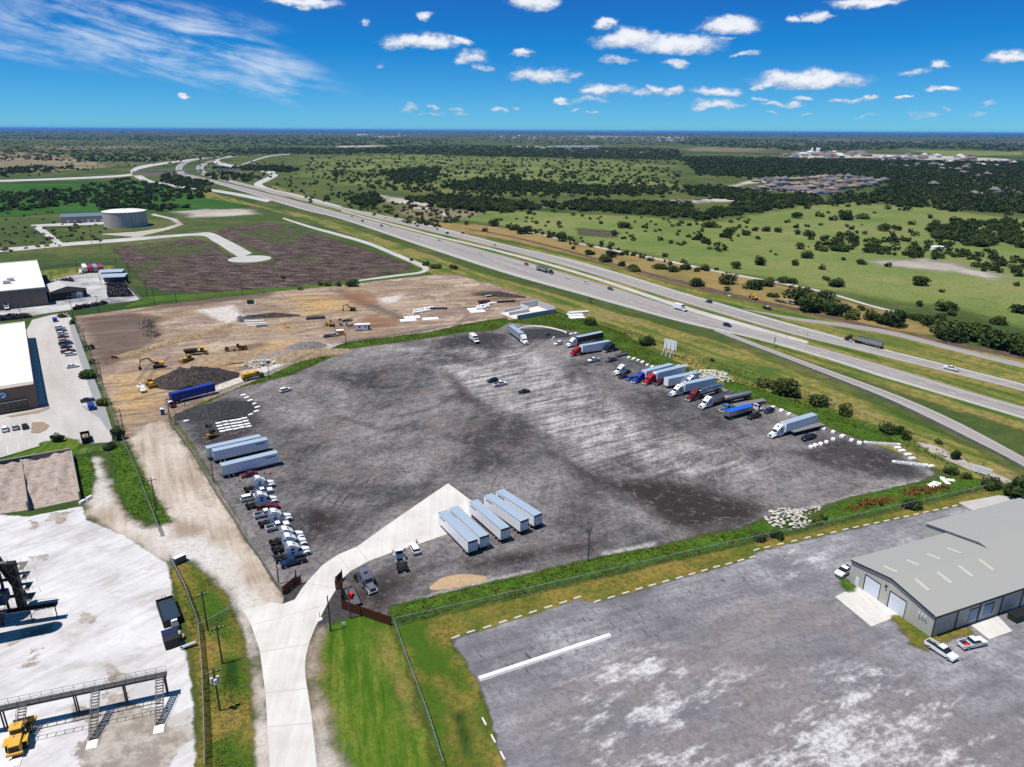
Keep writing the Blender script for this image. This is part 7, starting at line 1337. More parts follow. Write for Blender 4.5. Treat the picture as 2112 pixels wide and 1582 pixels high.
far_town(26, (1610, 318, 1800, 326), 'low pale commercial block beyond the wood', 'commercial blocks beyond the wood', 1.2, 2.4); far_town(24, (1800, 322, 2050, 332), 'pale block along the far road at the right', 'blocks along the far road', 1.0, 2.0); far_town(22, (740, 275, 870, 286), 'tiny house on the far bare hill', 'houses on the far hill', 1.2, 2.2); far_town(20, (1850, 332, 2100, 346), 'small house roof among the far trees', 'roofs among the far trees', .8, 1.1)
APT = MB(); APT.box(-22, 22, -9, 9, 0, 11); APT.mi = 1; APT.add([(-23, -10, 11), (23, -10, 11), (23, 10, 11), (-23, 10, 11), (-16, 0, 14.5), (16, 0, 14.5)], [(0, 1, 5, 4), (1, 2, 5), (2, 3, 4, 5), (3, 0, 4)]); APT = APT.mesh('apartment_block', [M('apt_wall', (.60, .60, .60), .8), M('apt_roof', (.22, .24, .27), .8)])
for k in range(11): o = link('apartment_block', APT, None, G(1148+k*8.6, 306+(k % 2)*1.6), random.uniform(-.3, .3)); tag(o, 'pale three storey apartment block in the far row above the wood', 'building', 'far apartment blocks')
for x, y in ((1684, 318), (1688, 319), (1674, 318.5)): o = thing('silo', 'tall pale silo rising from the far commercial strip', 'silo', tuple(G(x, y)), 0, 'far silos'); b = MB(); b.cyl((0, 0, 0), (0, 0, 26), 5, n=12); b.build('barrel', SIGNW, o); b = MB(); b.cyl((0, 0, 26), (0, 0, 29), 5, .8, 12); b.build('cap', SIGNW, o)
for x, y in ((1927, 515), (1938, 515)): o = thing('field_tank', 'low white round tank among bushes on the pasture', 'tank', tuple(G(x, y)), 0, 'white field tanks'); b = MB(); b.cyl((0, 0, 0), (0, 0, 3), 3.2, n=16); b.build('shell', SIGNW, o); b = MB(); b.cyl((0, 0, 3), (0, 0, 3.5), 3.2, .5, 16); b.build('lid', SIGNW, o)
o = thing('water_tower', 'tiny white tank on the far hill at the left', 'tank', tuple(G(660, 277)), 0); b = MB(); b.cyl((0, 0, 0), (0, 0, 16), 14, n=20); b.build('shell', SIGNW, o); b = MB(); b.cyl((0, 0, 16), (0, 0, 19), 14, 1, 20); b.build('lid', SIGNW, o)
# ------------------------------------------------------------------ trees, bushes, weeds
def leafmat(name, c1, c2, c3):
    m, t, b, o = new_mat(name); oi = t.new('ShaderNodeObjectInfo').outputs['Random']; a = t.attr('tint')
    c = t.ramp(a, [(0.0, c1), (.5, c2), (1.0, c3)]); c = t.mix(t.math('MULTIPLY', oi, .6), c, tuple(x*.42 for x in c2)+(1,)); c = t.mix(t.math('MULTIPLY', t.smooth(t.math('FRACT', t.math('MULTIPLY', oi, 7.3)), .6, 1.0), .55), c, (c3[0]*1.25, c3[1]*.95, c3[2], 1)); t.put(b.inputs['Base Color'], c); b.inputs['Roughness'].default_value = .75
    tr = t.new('ShaderNodeBsdfTranslucent'); t.put(tr.inputs[0], c); mx = t.new('ShaderNodeMixShader'); mx.inputs[0].default_value = .22; t.l.new(b.outputs[0], mx.inputs[1]); t.l.new(tr.outputs[0], mx.inputs[2]); t.l.new(mx.outputs[0], o.inputs[0]); return m
LEAF = leafmat('oak_leaves', (.022, .042, .010), (.045, .080, .017), (.095, .145, .030)); LEAF2 = leafmat('bush_leaves', (.038, .068, .016), (.075, .118, .026), (.13, .175, .042)); BARK = M('bark', (.05, .038, .028), .95)
def mesh_np(name, V, F, mat, tint=None):
    me = bpy.data.meshes.new(name); me.vertices.add(len(V)); me.vertices.foreach_set('co', V.astype(np.float32).ravel()); k = F.shape[1]
    me.loops.add(F.size); me.loops.foreach_set('vertex_index', F.astype(np.int32).ravel()); me.polygons.add(len(F)); me.polygons.foreach_set('loop_start', np.arange(0, F.size, k, dtype=np.int32)); me.update(calc_edges=True)
    if tint is not None: at = me.attributes.new('tint', 'FLOAT', 'POINT'); at.data.foreach_set('value', tint.astype(np.float32))
    me.materials.append(mat); return me
def leaf_cards(C, size, r, flatness=.5):
    """one small four-cornered leaf clump per centre, tilted at random"""
    n = len(C); a = r.normal(size=(n, 3)); a[:, 2] *= flatness; a /= np.linalg.norm(a, axis=1)[:, None]+1e-9; b = r.normal(size=(n, 3)); b -= (b*a).sum(1)[:, None]*a; b /= np.linalg.norm(b, axis=1)[:, None]+1e-9
    s = (size*r.uniform(.6, 1.3, n))[:, None]; u = a*s; v = b*s*.7
    V = np.stack([C-u, C+v, C+u*1.1, C-v], 1).reshape(-1, 3); F = np.arange(4*n).reshape(n, 4); return V, F
def crown(seed, n, lobes=9, R0=1.0, squash=.8, z0=.95, leaf=.12):
    r = np.random.default_rng(seed); cs = []
    for k in range(lobes):
        d = r.normal(size=3); d /= np.linalg.norm(d); d[2] = d[2]*.75; cs.append(np.append(d*R0*r.uniform(.3, .68)*np.array([1, 1, squash]), r.uniform(.34, .56)*R0))
    cs = np.array(cs); idx = r.integers(0, lobes, n); d = r.normal(size=(n, 3)); d /= np.linalg.norm(d, axis=1)[:, None]; rad = cs[idx, 3]*r.uniform(.55, 1.06, n)**.5
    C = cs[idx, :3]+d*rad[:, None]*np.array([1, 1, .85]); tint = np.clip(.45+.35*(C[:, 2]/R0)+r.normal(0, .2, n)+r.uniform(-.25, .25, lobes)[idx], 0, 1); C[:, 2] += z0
    V, F = leaf_cards(C, leaf, r); return V, F, np.repeat(tint, 4)
def trunk_mesh(seed, h=1.0):
    r = random.Random(seed); b = MB(); b.cyl((0, 0, -.05), (.03, .02, h*.55), .075, .05, 7)
    for k in range(5): a = k*1.26+r.uniform(-.3, .3); b.cyl((.03, .02, h*(.35+.05*k)), (.5*math.cos(a), .5*math.sin(a), h*(.85+.1*r.random())), .035, .012, 5)
    return b.mesh('trunk', BARK)
CR = []; 
for i in range(6):
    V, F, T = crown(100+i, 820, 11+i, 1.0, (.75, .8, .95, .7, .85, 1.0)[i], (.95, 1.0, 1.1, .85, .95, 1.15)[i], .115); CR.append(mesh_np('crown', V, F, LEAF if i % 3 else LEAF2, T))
TRK = [trunk_mesh(i) for i in range(3)]
LOWC = []
for i in range(5): LOWC.append(crown(200+i, 70, 5, 1.0, .8, .8, .27))
ZN = []; ZONE = ['']
SPOTS = []     # x, y, crown radius in metres
def T(px, py, wpx):      # a tree by its foot and its crown width in photo pixels
    p = G(px, py); d = math.hypot(p.y, CAMH); SPOTS.append((p.x, p.y, wpx/2/FPX*d*1.18)); ZN.append(ZONE[0])
for q in ((1219, 668, 27), (1332, 710, 30), (1470, 745, 10), (1570, 795, 30), (1618, 813, 40), (1636, 818, 26), (1688, 835, 34), (1742, 855, 26), (1826, 890, 30), (1852, 894, 22), (1868, 905, 16), (1938, 915, 14), (1970, 945, 20), (1590, 803, 10), (1108, 650, 10), (2092, 1022, 44), (2112, 1010, 40), (2135, 1035, 50), (2040, 1010, 20), (1990, 985, 16),
          (1882, 1045, 32), (1960, 975, 22), (2042, 1003, 28), (1601, 1110, 20), (1566, 1115, 22), (120, 910, 20), (185, 778, 30), (215, 835, 22), (185, 720, 16), (245, 905, 26), (130, 655, 16), (152, 668, 14), (190, 750, 14), (225, 925, 20), (1285, 470-0, 22), (1330, 470, 10),
          (700, 590, 14), (674, 590, 14), (660, 588, 12), (620, 598, 10), (585, 575, 10), (726, 590, 22), (937, 555, 14), (900, 553, 18), (880, 548, 14), (850, 538, 8), (1500, 600, 14)): T(q[0], q[1], q[2]*1.12)
# trees on the slope across the highway and on the pasture
ZONE[0] = 'slope'
for q in ((841, 460, 16), (960, 463, 12), (998, 477, 14), (1018, 466, 20), (1062, 474, 22), (1082, 482, 24), (1050, 470, 16), (1090, 475, 16), (1135, 490, 14), (1158, 497, 22), (1178, 500, 14), (1220, 525, 14), (1242, 505, 14), (1214, 525, 18), (1260, 530, 22), (1282, 548, 18), (1305, 556, 18), (1310, 560, 20), (1250, 540, 26), (1362, 555, 26), (1388, 560, 22), (1372, 530, 14), (1415, 555, 22), (1435, 590, 24), (1450, 590, 14), (1452, 556, 18), (1503, 586, 32), (1553, 595, 34), (1583, 590, 26), (1595, 612, 22), (1570, 590, 30), (1630, 583, 22), (1615, 583, 20), (1645, 625, 50), (1668, 640, 48), (1690, 640, 46), (1705, 620, 40), (1725, 650, 48), (1748, 655, 44), (1795, 660, 34), (1840, 670, 52), (1822, 668, 30), (1910, 670, 36), (1942, 690, 52), (1962, 700, 50), (1985, 690, 50), (2010, 700, 56), (2035, 705, 56), (2060, 715, 60), (2085, 720, 60), (2105, 715, 52), (2120, 730, 60), (1890, 660, 24), (1875, 655, 20), (1935, 665, 26), (2060, 668, 30), (1960, 650, 20), (2100, 645, 30), (1778, 640, 16), (1898, 628, 14)): T(*q)
ZONE[0] = 'pasture'
R3 = lambda x, y: (1408+x/3, 220+y/3)
for x, y, w in ((330, 1000, 60), (480, 980, 70), (545, 900, 20), (575, 920, 22), (695, 980, 52), (765, 935, 68), (725, 880, 50), (860, 1005, 46), (940, 1110, 76), (890, 1075, 40), (1470, 1105, 98), (1597, 1148, 36), (1470, 1235, 44), (1105, 975, 54), (1270, 990, 44), (990, 950, 30), (990, 895, 84), (1245, 770, 66), (1325, 765, 50), (1415, 780, 40), (1305, 800, 40), (1440, 800, 46), (935, 705, 46), (1015, 700, 76), (1110, 695, 66), (975, 665, 44), (1025, 620, 30), (1085, 610, 34), (1145, 610, 30), (840, 680, 44), (868, 685, 22), (905, 660, 26), (705, 690, 50), (645, 720, 36), (790, 800, 72), (712, 790, 46), (705, 750, 40), (770, 745, 28), (850, 735, 28), (590, 775, 52), (510, 770, 50), (440, 770, 40), (395, 795, 56), (395, 750, 20), (290, 785, 60), (265, 810, 56), (220, 750, 30), (155, 745, 70), (145, 845, 50), (95, 825, 56), (215, 865, 44), (470, 820, 36), (85, 730, 26), (410, 705, 22), (1050, 760, 36), (1020, 745, 26), (1185, 660, 20), (1110, 735, 14), (1265, 635, 40), (1340, 640, 24), (1385, 645, 44), (1410, 730, 44), (1525, 690, 40), (1567, 725, 42), (1665, 750, 46), (1715, 765, 44), (1640, 765, 26), (1685, 790, 22), (925, 605, 50), (1060, 830, 60), (955, 855, 56), (905, 860, 26), (1620, 1260, 90), (1665, 1255, 70), (2070, 1110, 40), (2075, 1050, 50), (780, 870, 14), (840, 890, 24)): T(*R3(x, y), w/3*1.05)
ZNAME = {1: 'in the bushes above the bare white patch', 2: 'right of the bare white patch', 3: 'in the wood at the right edge of the pasture', 4: 'in the belt of woods behind the pasture', 5: 'in the wood right of the subdivision', 7: 'in the grove left of the subdivision', 8: 'in the belt beyond the far carriageway', 9: 'in the long belt across the far pasture', 10: 'in the belt behind the left pasture', 12: 'in the grove beside the distant highway', 17: 'on the dark meadow behind the water tank', 19: 'beside the overpass embankment', 28: 'scattered on the left half of the pasture', 29: 'between the farm track and the highway', 31: 'near the water tank drive', 32: 'on the tan ground beyond the highway', 20: 'in the row behind the water tank'}
def inpoly(n, poly, wmin, wmax, seed, gap=.5):
    """loose scatter inside a patch of the photo; radius in metres"""
    r = np.random.default_rng(seed); P_ = np.array(poly, float); lo, hi = P_.min(0), P_.max(0); out = []
    while len(out) < n:
        c = lo+r.random((n*3, 2))*(hi-lo); c = c[sdf(c, P_) > 0]; out += c.tolist()
    for x, y in out[:n]:
        if r.random() < .3: x += r.normal(0, 9); y += r.normal(0, .022)*(y-262)
        if y < 268: continue
        p = G(x, y); SPOTS.append((p.x, p.y, r.uniform(wmin, wmax)*1.12)); ZN.append('thicket '+ZNAME.get(seed, 'in the far woods'))
# thickets and woods
inpoly(110, [(1660, 495), (1760, 480), (1900, 500), (2000, 500), (2000, 540), (1900, 535), (1780, 520), (1690, 520)], 2.2, 4.2, 1); inpoly(40, [(1960, 530), (2050, 520), (2112, 540), (2112, 570), (2040, 560)], 2.2, 4.0, 2); inpoly(130, [(1900, 475), (2000, 455), (2112, 460), (2112, 505), (2020, 510), (1930, 495)], 3.5, 6.0, 3)
inpoly(420, [(1420, 450), (1520, 425), (1640, 405), (1700, 408), (1800, 405), (1900, 418), (2112, 425), (2112, 440), (1960, 436), (1820, 420), (1700, 420), (1560, 437), (1460, 458)], 4.0, 6.5, 4); inpoly(1500, [(1830, 345), (2112, 350), (2112, 425), (1900, 415), (1790, 404), (1840, 385)], 4.0, 6.5, 5)
inpoly(4200, [(1400, 322), (1600, 326), (1800, 330), (2112, 336), (2112, 352), (1840, 372), (1690, 362), (1560, 366), (1440, 360)], 4.0, 7.0, 6); inpoly(300, [(1410, 385), (1500, 388), (1640, 410), (1540, 418), (1420, 402)], 3.5, 6, 7)
inpoly(430, [(840, 412), (900, 405), (1010, 412), (1120, 430), (1010, 438), (920, 430)], 3.5, 6, 8); inpoly(560, [(905, 385), (1000, 368), (1180, 385), (1320, 388), (1400, 392), (1300, 400), (1100, 396), (960, 392)], 4, 6.5, 9); inpoly(420, [(1080, 425), (1200, 418), (1420, 422), (1420, 450), (1250, 438)], 3.5, 6, 10); inpoly(300, [(780, 355), (900, 345), (900, 370), (830, 378)], 4, 6.5, 11)
inpoly(150, [(720, 410), (775, 402), (780, 420), (740, 424)], 3, 5, 12); inpoly(1300, [(620, 322), (800, 312), (1050, 318), (1400, 328), (1400, 400), (1250, 410), (1000, 405), (760, 392), (650, 365)], 2.2, 5.6, 13)
inpoly(3400, [(700, 310), (900, 298), (1100, 303), (1400, 308), (1400, 330), (1150, 326), (900, 320), (760, 316)], 4.5, 7, 14); inpoly(700, [(400, 312), (560, 306), (760, 306), (740, 318), (520, 318)], 4, 7, 15); inpoly(260, [(430, 348), (560, 342), (620, 350), (600, 356), (470, 351)], 3.5, 6, 16)
inpoly(420, [(0, 400), (140, 392), (260, 368), (330, 378), (440, 395), (420, 410), (280, 420), (140, 425), (0, 440)], 2.5, 5.5, 17); inpoly(90, [(0, 350), (60, 345), (150, 344), (150, 350), (40, 360), (0, 362)], 4, 6.5, 18); inpoly(160, [(330, 360), (430, 375), (420, 392), (340, 378)], 3, 5.5, 19); inpoly(80, [(200, 425), (330, 428), (400, 428), (340, 434), (210, 432)], 2.5, 5, 20)
inpoly(1300, [(0, 290), (400, 292), (600, 300), (560, 318), (300, 335), (0, 330)], 3.5, 6, 21); inpoly(70, [(420, 362), (480, 355), (540, 366), (500, 378), (450, 372)], 3.5, 6, 22); inpoly(2000, [(0, 276), (500, 276), (900, 284), (960, 296), (700, 302), (300, 292), (0, 288)], 5, 10, 23); inpoly(2200, [(1400, 284), (1700, 288), (2112, 288), (2112, 312), (1900, 306), (1700, 312), (1500, 304), (1400, 298)], 5, 10, 24)
inpoly(700, [(860, 276), (1300, 275), (1400, 282), (1380, 300), (1150, 300), (960, 292)], 5, 9, 25); inpoly(110, [(1560, 372), (1830, 366), (1820, 400), (1680, 404), (1570, 396)], 2.5, 4.2, 26); inpoly(1300, [(0, 268), (2112, 278), (2112, 286), (1400, 281), (800, 275), (0, 275)], 8, 18, 27); inpoly(130, [(900, 425), (1400, 425), (1560, 440), (1500, 520), (1250, 490), (1000, 445)], 1.6, 3.2, 28); inpoly(60, [(1000, 445), (1400, 545), (1500, 560), (1400, 560), (1080, 480)], 1.5, 3.0, 29)
inpoly(500, [(0, 296), (700, 300), (1000, 330), (800, 400), (640, 420), (560, 380), (300, 340), (0, 370)], 1.8, 4.0, 30); inpoly(90, [(0, 440), (120, 445), (230, 470), (200, 500), (0, 520)], 1.0, 2.2, 31); inpoly(130, [(700, 400), (1000, 440), (900, 470), (720, 430)], 1.6, 3.5, 32)
S = np.array(SPOTS); app = S[:, 2]/np.hypot(S[:, 1], S[:, 0]); order = np.argsort(-app)
near = [i for i in order if abs(S[i, 0]) < S[i, 1]*.78+25][:300]; rest = np.setdiff1d(np.arange(len(S)), near)
for n_, i in enumerate(near):
    x, y, r_ = S[i]; k = random.randrange(6); s = r_
    z_ = ZN[i]; big = 'large' if r_ > 5.5 else 'small' if r_ < 2.6 else 'rounded'
    if y < 360 and x < -80: lab = f'{big} green tree along the fence of the office park'
    elif y < 330 and z_ == '': lab = f'{big} dark green tree between the truck lot and the highway'
    elif z_ == 'slope': lab = f'{big} dark tree in the line beside the {"brown track, right half" if x > 180 else "brown track, left half"}'
    elif z_ == 'pasture': lab = f'{big} dark tree standing on the open green pasture'
    elif z_.startswith('thicket'): lab = f'{big} dark tree {z_[8:]}'
    else: lab = f'{big} green bush on the edge of the construction site or brown field'
    root = thing('broadleaf_tree', lab, 'tree', (x, y, .02), random.uniform(0, 6.28), lab.replace('tree', 'trees'))
    hs_ = random.uniform(.8, 1.05)*(1.12 if s < 3 else .92)
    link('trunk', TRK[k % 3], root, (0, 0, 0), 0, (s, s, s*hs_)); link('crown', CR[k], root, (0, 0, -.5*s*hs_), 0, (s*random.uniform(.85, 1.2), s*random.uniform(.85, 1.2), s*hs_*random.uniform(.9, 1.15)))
# everything farther off stands as one wood
Vs, Fs, Ts = [], [], []; base = 0; r = np.random.default_rng(5)
zr = relief(S[rest, 0], S[rest, 1])
for j, i in enumerate(rest):
    V, F, Tn = LOWC[j % 5]; far = S[i, 1] > 2600
    if far: V = V[:96]; F = F[:24]; Tn = Tn[:96]
    a = r.uniform(0, 6.28); c, s_ = math.cos(a), math.sin(a); sc = S[i, 2]; k = 1.5 if far else 1.0
    W2 = np.empty_like(V); W2[:, 0] = (V[:, 0]*c-V[:, 1]*s_)*sc*k+S[i, 0]; W2[:, 1] = (V[:, 0]*s_+V[:, 1]*c)*sc*k+S[i, 1]; W2[:, 2] = (V[:, 2]-.3)*sc*.95+zr[j]
    Vs.append(W2); Fs.append(F+base); Ts.append(np.clip(Tn+r.normal(0, .12), 0, 1)); base += len(V)
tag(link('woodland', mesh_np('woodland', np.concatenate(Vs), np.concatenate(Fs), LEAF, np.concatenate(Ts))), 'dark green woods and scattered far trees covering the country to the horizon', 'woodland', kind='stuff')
# weeds: tufts of blades
def tufts(name, polys, dens, h, mat, label, seed, lines=None):
    r = np.random.default_rng(seed); pts = []
    for poly in polys:
        P_ = GA(poly); lo, hi = P_.min(0), P_.max(0); n = int((hi-lo).prod()*dens); c = lo+r.random((n, 2))*(hi-lo); pts.append(c[sdf(c, P_) > 0])
    c = np.concatenate(pts); n = len(c); clump = (np.sin(c[:, 0]*.35+1.3*np.sin(c[:, 1]*.21))+np.sin(c[:, 1]*.4+c[:, 0]*.15))*.25+.75
    B = 4; cc = np.repeat(c, B, 0)+r.normal(0, .22, (n*B, 2)); hh = h*np.repeat(clump, B)*r.uniform(.5, 1.25, n*B); a = r.uniform(0, 6.28, n*B); w = .16*h/.8; lean = r.normal(0, .75, (n*B, 2))*hh[:, None]
    dx = np.column_stack([np.cos(a), np.sin(a)])*w; z = np.zeros(n*B)
    V = np.stack([np.column_stack([cc-dx, z+.02]), np.column_stack([cc+dx, z+.02]), np.column_stack([cc+dx*.7+lean, hh]), np.column_stack([cc-dx*.4+lean*1.1, hh*1.1])], 1).reshape(-1, 3); F = np.arange(len(V)).reshape(-1, 4)
    t = np.clip(.5*np.repeat(clump, B)+r.normal(0, .2, n*B), 0, 1); tag(link(name, mesh_np(name, V, F, mat, np.repeat(t, 4))), label, 'weeds', kind='stuff')
WEED = leafmat('weed_blades', (.050, .105, .008), (.115, .20, .014), (.21, .29, .03)); WEED2 = leafmat('dry_weed_blades', (.06, .07, .014), (.12, .11, .022), (.18, .12, .03)); WEED3 = leafmat('russet_weed', (.08, .035, .01), (.16, .07, .018), (.20, .11, .03))
bank1 = [(804, 1252), (903, 1229), (993, 1207), (1101, 1183), (1240, 1150), (1360, 1129), (1442, 1108), (1526, 1094), (1570, 1075), (1600, 1085), (1640, 1078), (1690, 1062), (1690, 1085), (1508, 1128), (1240, 1190), (1013, 1242), (812, 1290)]
bank2 = [(352, 862), (400, 838), (560, 772), (640, 737), (715, 706), (800, 696), (880, 686), (960, 668), (1045, 655), (1050, 664), (1022, 680), (960, 684), (911, 692), (813, 706), (723, 718), (678, 738), (600, 773), (541, 788), (488, 801), (400, 844)]
bank3 = [(1070, 655), (1140, 641), (1200, 658), (1290, 688), (1330, 720), (1400, 748), (1450, 772), (1420, 765), (1360, 755), (1300, 735), (1265, 710), (1190, 684), (1160, 678), (1100, 668), (1055, 665)]
bank4 = [(1490, 780), (1560, 800), (1640, 826), (1720, 855), (1790, 882), (1850, 912), (1800, 912), (1735, 890), (1690, 872), (1612, 842), (1560, 824), (1500, 802)]
bank5 = [(1690, 1060), (1756, 1028), (1817, 1014), (1898, 996), (1960, 985), (2040, 990), (2060, 1000), (1863, 1048), (1690, 1085)]
for q in (bank1, bank2, bank3, bank4, bank5): sheet('weed_bank', q, GM['weeds'], .055, 1.0, 1.5)
tufts('tall_weeds', [bank1, bank2, bank3, bank4, [(228, 930), (258, 912), (300, 988), (340, 1058), (350, 1074), (330, 1078), (290, 1066), (258, 1050), (240, 1000)], [(150, 945), (188, 938), (196, 985), (182, 1030), (166, 1020)]], 1.5, .5, WEED, 'tall bright green weeds along the fences of the truck lot', 1)
tufts('mixed_weeds', [bank1, bank2, bank3], .4, .6, WEED2, 'taller yellowing weeds mixed into the green bank along the lot', 7)
tufts('roadside_weeds', [bank5, [(1150, 640), (1300, 680), (1480, 745), (1700, 820), (1900, 900), (2050, 975), (1950, 960), (1760, 890), (1520, 790), (1340, 720), (1200, 660)]], .5, .5, WEED2, 'half dry weeds on the verge beside the truck lot', 2)
tufts('russet_weeds', [[(1730, 1050), (1790, 1034), (1880, 1010), (1960, 1000), (1965, 1008), (1880, 1026), (1800, 1046), (1740, 1058)]], 1.6, .8, WEED3, 'rust coloured weeds along the bottom right fence', 3)
tufts('strip_grass', [[(362, 1165), (395, 1170), (450, 1216), (478, 1252), (497, 1304), (513, 1400), (526, 1600), (408, 1600), (416, 1480), (404, 1350), (384, 1260), (358, 1190)]], 3.0, .28, leafmat('strip_blades', (.045, .070, .012), (.085, .110, .020), (.15, .145, .035)), 'rough green grass strip between the plant fence and the road', 4)
tufts('lawn_grass', [[(655, 1310), (700, 1285), (745, 1272), (805, 1292), (840, 1375), (905, 1600), (705, 1600), (680, 1500), (650, 1390)]], 5.0, .10, leafmat('lawn_blades', (.045, .105, .006), (.075, .145, .010), (.15, .19, .03)), 'mown green grass of the lawn beside the entrance road', 8)
tufts('dry_grass_blades', [[(812, 1290), (1013, 1243), (1240, 1192), (1508, 1129), (1680, 1092), (1863, 1051), (2060, 1002), (1980, 1044), (1700, 1102), (1560, 1148), (1250, 1238), (932, 1315), (983, 1400), (1012, 1480), (1042, 1590), (916, 1600), (860, 1430)]], 3.2, .16, leafmat('dry_blades', (.06, .085, .010), (.15, .135, .022), (.24, .17, .04)), 'half dry grass between the chain link fence and the asphalt yard', 9)
tufts('field_scrub', [[(245, 520), (395, 496), (455, 525), (450, 545), (590, 550), (590, 515), (470, 472), (600, 470), (800, 532), (850, 552), (700, 580), (440, 605), (300, 588)]], .22, .45, leafmat('scrub_blades', (.05, .034, .028), (.10, .07, .056), (.12, .11, .045)), 'brown dry scrub covering the fallow field', 6)
# ------------------------------------------------------------------ fences
def meshmat(name, dens, col):
    m, t, b, o = new_mat(name); b.inputs['Base Color'].default_value = col+(1,); b.inputs['Roughness'].default_value = .5; b.inputs['Metallic'].default_value = .3
    tr = t.new('ShaderNodeBsdfTransparent'); mx = t.new('ShaderNodeMixShader'); p = t.new('ShaderNodeTexCoord').outputs['Object']
    mx.inputs[0].default_value = dens; t.l.new(tr.outputs[0], mx.inputs[1]); t.l.new(b.outputs[0], mx.inputs[2]); t.l.new(mx.outputs[0], o.inputs[0]); return m
NET = meshmat('chain_link', .22, (.22, .25, .25)); NETD = meshmat('chain_link_screened', .62, (.17, .15, .11))
PANEL = MB().add([(0, 0, 0), (1, 0, 0), (1, 0, 1), (0, 0, 1)], [(0, 1, 2, 3)]); PAN1 = PANEL.mesh('mesh_panel', NET); PAN2 = PANEL.mesh('mesh_panel', NETD); POST = MB().cyl((0, 0, 0), (0, 0, 1), .05, n=6).mesh('post', GALV); RAIL = MB().cyl((0, 0, 0), (1, 0, 0), .045, n=6).mesh('top_rail', GALV)
def fence(pix, h, label, pan=PAN1, step=3.0, z=.05, world=None, arm=True):
    L = GA(pix) if world is None else world; root = thing('chain_link_fence', label, 'fence', (L[0][0], L[0][1], z)); o0 = L[0]; n_tot = 0
    for a, b in zip(L[:-1], L[1:]):
        d = b-a; ln = float(np.linalg.norm(d)); n = max(1, round(ln/step)); rz = math.atan2(d[1], d[0])
        for i in range(n):
            p = a+d*i/n-o0; link('post', POST, root, (p[0], p[1], 0), 0, (1, 1, h+.15)); link('mesh_panel', pan, root, (p[0], p[1], .05), rz, (ln/n, 1, h-.08)); link('top_rail', RAIL, root, (p[0], p[1], h-.03), rz, (ln/n, 1, 1))
    p = L[-1]-o0; link('post', POST, root, (p[0], p[1], 0), 0, (1, 1, h+.15)); return root
fence([(813, 1293), (1013, 1247), (1240, 1194), (1508, 1131), (1680, 1094), (1863, 1053), (2024, 1016), (2090, 1000)], 2.1, 'long chain link fence between the truck lot and the asphalt yard', step=3.6)
fence([(813, 1293), (842, 1376), (882, 1483), (915, 1590)], 1.9, 'chain link fence between the mown lawn and the dry grass')
fence([(583, 1226), (568.5, 1210), (534, 1153), (504, 1114), (477.5, 1067.5), (451, 1030), (400, 942), (351.5, 876), (346, 858)], 2.0, 'weathered fence along the left side of the truck lot', PAN2)
fence([(346, 858), (361, 853), (400, 837), (552, 775), (620, 744), (713, 710), (800, 697), (900, 684)], 1.8, 'fence between the truck lot and the construction site', PAN1, 4.0)
fence([(352, 1160), (383, 1222), (412, 1302), (420, 1400), (424, 1500), (426, 1600)], 2.4, 'tall grey fence along the concrete plant yard', PAN2)
fence([(312, 1056), (332, 1107)], 2.4, 'short sliding gate panel standing beside the haul road', PAN2); fence([(241, 880), (262, 930), (285, 985), (312, 1056)], 1.9, 'chain link fence beside the haul road, above the sliding gate', PAN1); fence([(413, 1304), (490, 1262)], 2.0, 'short cross fence between the plant fence and the road')
fence([(150, 948), (213, 930), (241, 918), (241, 880), (226, 838), (205, 790), (180, 720), (158, 668)], 1.9, 'chain link fence along the edge of the office park', PAN1, 3.5)
fence([(0, 975), (75, 957), (148, 944)], 1.8, 'fence behind the sand bays', PAN2); fence([(234, 560), (262, 590), (290, 620)], 2.4, 'fence along the right side of the storage yard', PAN2, 4.0); fence([(78, 556), (150, 548), (232, 545)], 2.2, 'fence along the back of the storage yard', PAN1, 5.0); fence([(60, 462), (85, 500), (92, 512)], 2.2, 'fence along the tank drive', PAN1, 6.0)
# brown wooden fences and gates: every board its own piece
BOARD = MB().box(-.14, .14, -.02, .02, .05, 2.25).mesh('board', WOOD)
def wood(pix, label, z=.06):
    L = GA(pix); root = thing('wooden_fence', label, 'fence', (L[0][0], L[0][1], z)); o0 = L[0]
    for a, b in zip(L[:-1], L[1:]):
        d = b-a; ln = float(np.linalg.norm(d)); n = max(1, int(ln/.3)); rz = math.atan2(d[1], d[0])
        for i in range(n): p = a+d*(i+.5)/n-o0; link('board', BOARD, root, (p[0], p[1], random.uniform(-.03, .03)), rz)
        for zz in (.5, 1.8): r_ = MB(); r_.box(0, ln, .03, .09, zz, zz+.09); r_.build('rail', WOOD, root, loc=(*(a-o0), 0), rz=rz)
        for f in np.linspace(0, 1, max(2, int(ln/2.4)+1)): p = a+d*f-o0; q = MB(); q.box(-.06, .06, .09, .21, 0, 2.3); q.build('post', WOOD, root, loc=(p[0], p[1], 0), rz=rz)
wood([(705, 1217), (705, 1256), (740, 1268), (806, 1291)], 'dark brown board fence beside the entrance, right of the concrete road'); wood([(692, 1216), (706, 1217)], 'short brown board screen at the right gate post'); wood([(694, 1208), (707, 1194)], 'open brown gate leaf on the right of the entrance road'); wood([(585, 1228), (606, 1211), (622, 1205)], 'brown board fence at the left of the entrance road'); wood([(610, 1207), (612, 1192)], 'open brown gate leaf on the left of the entrance road')
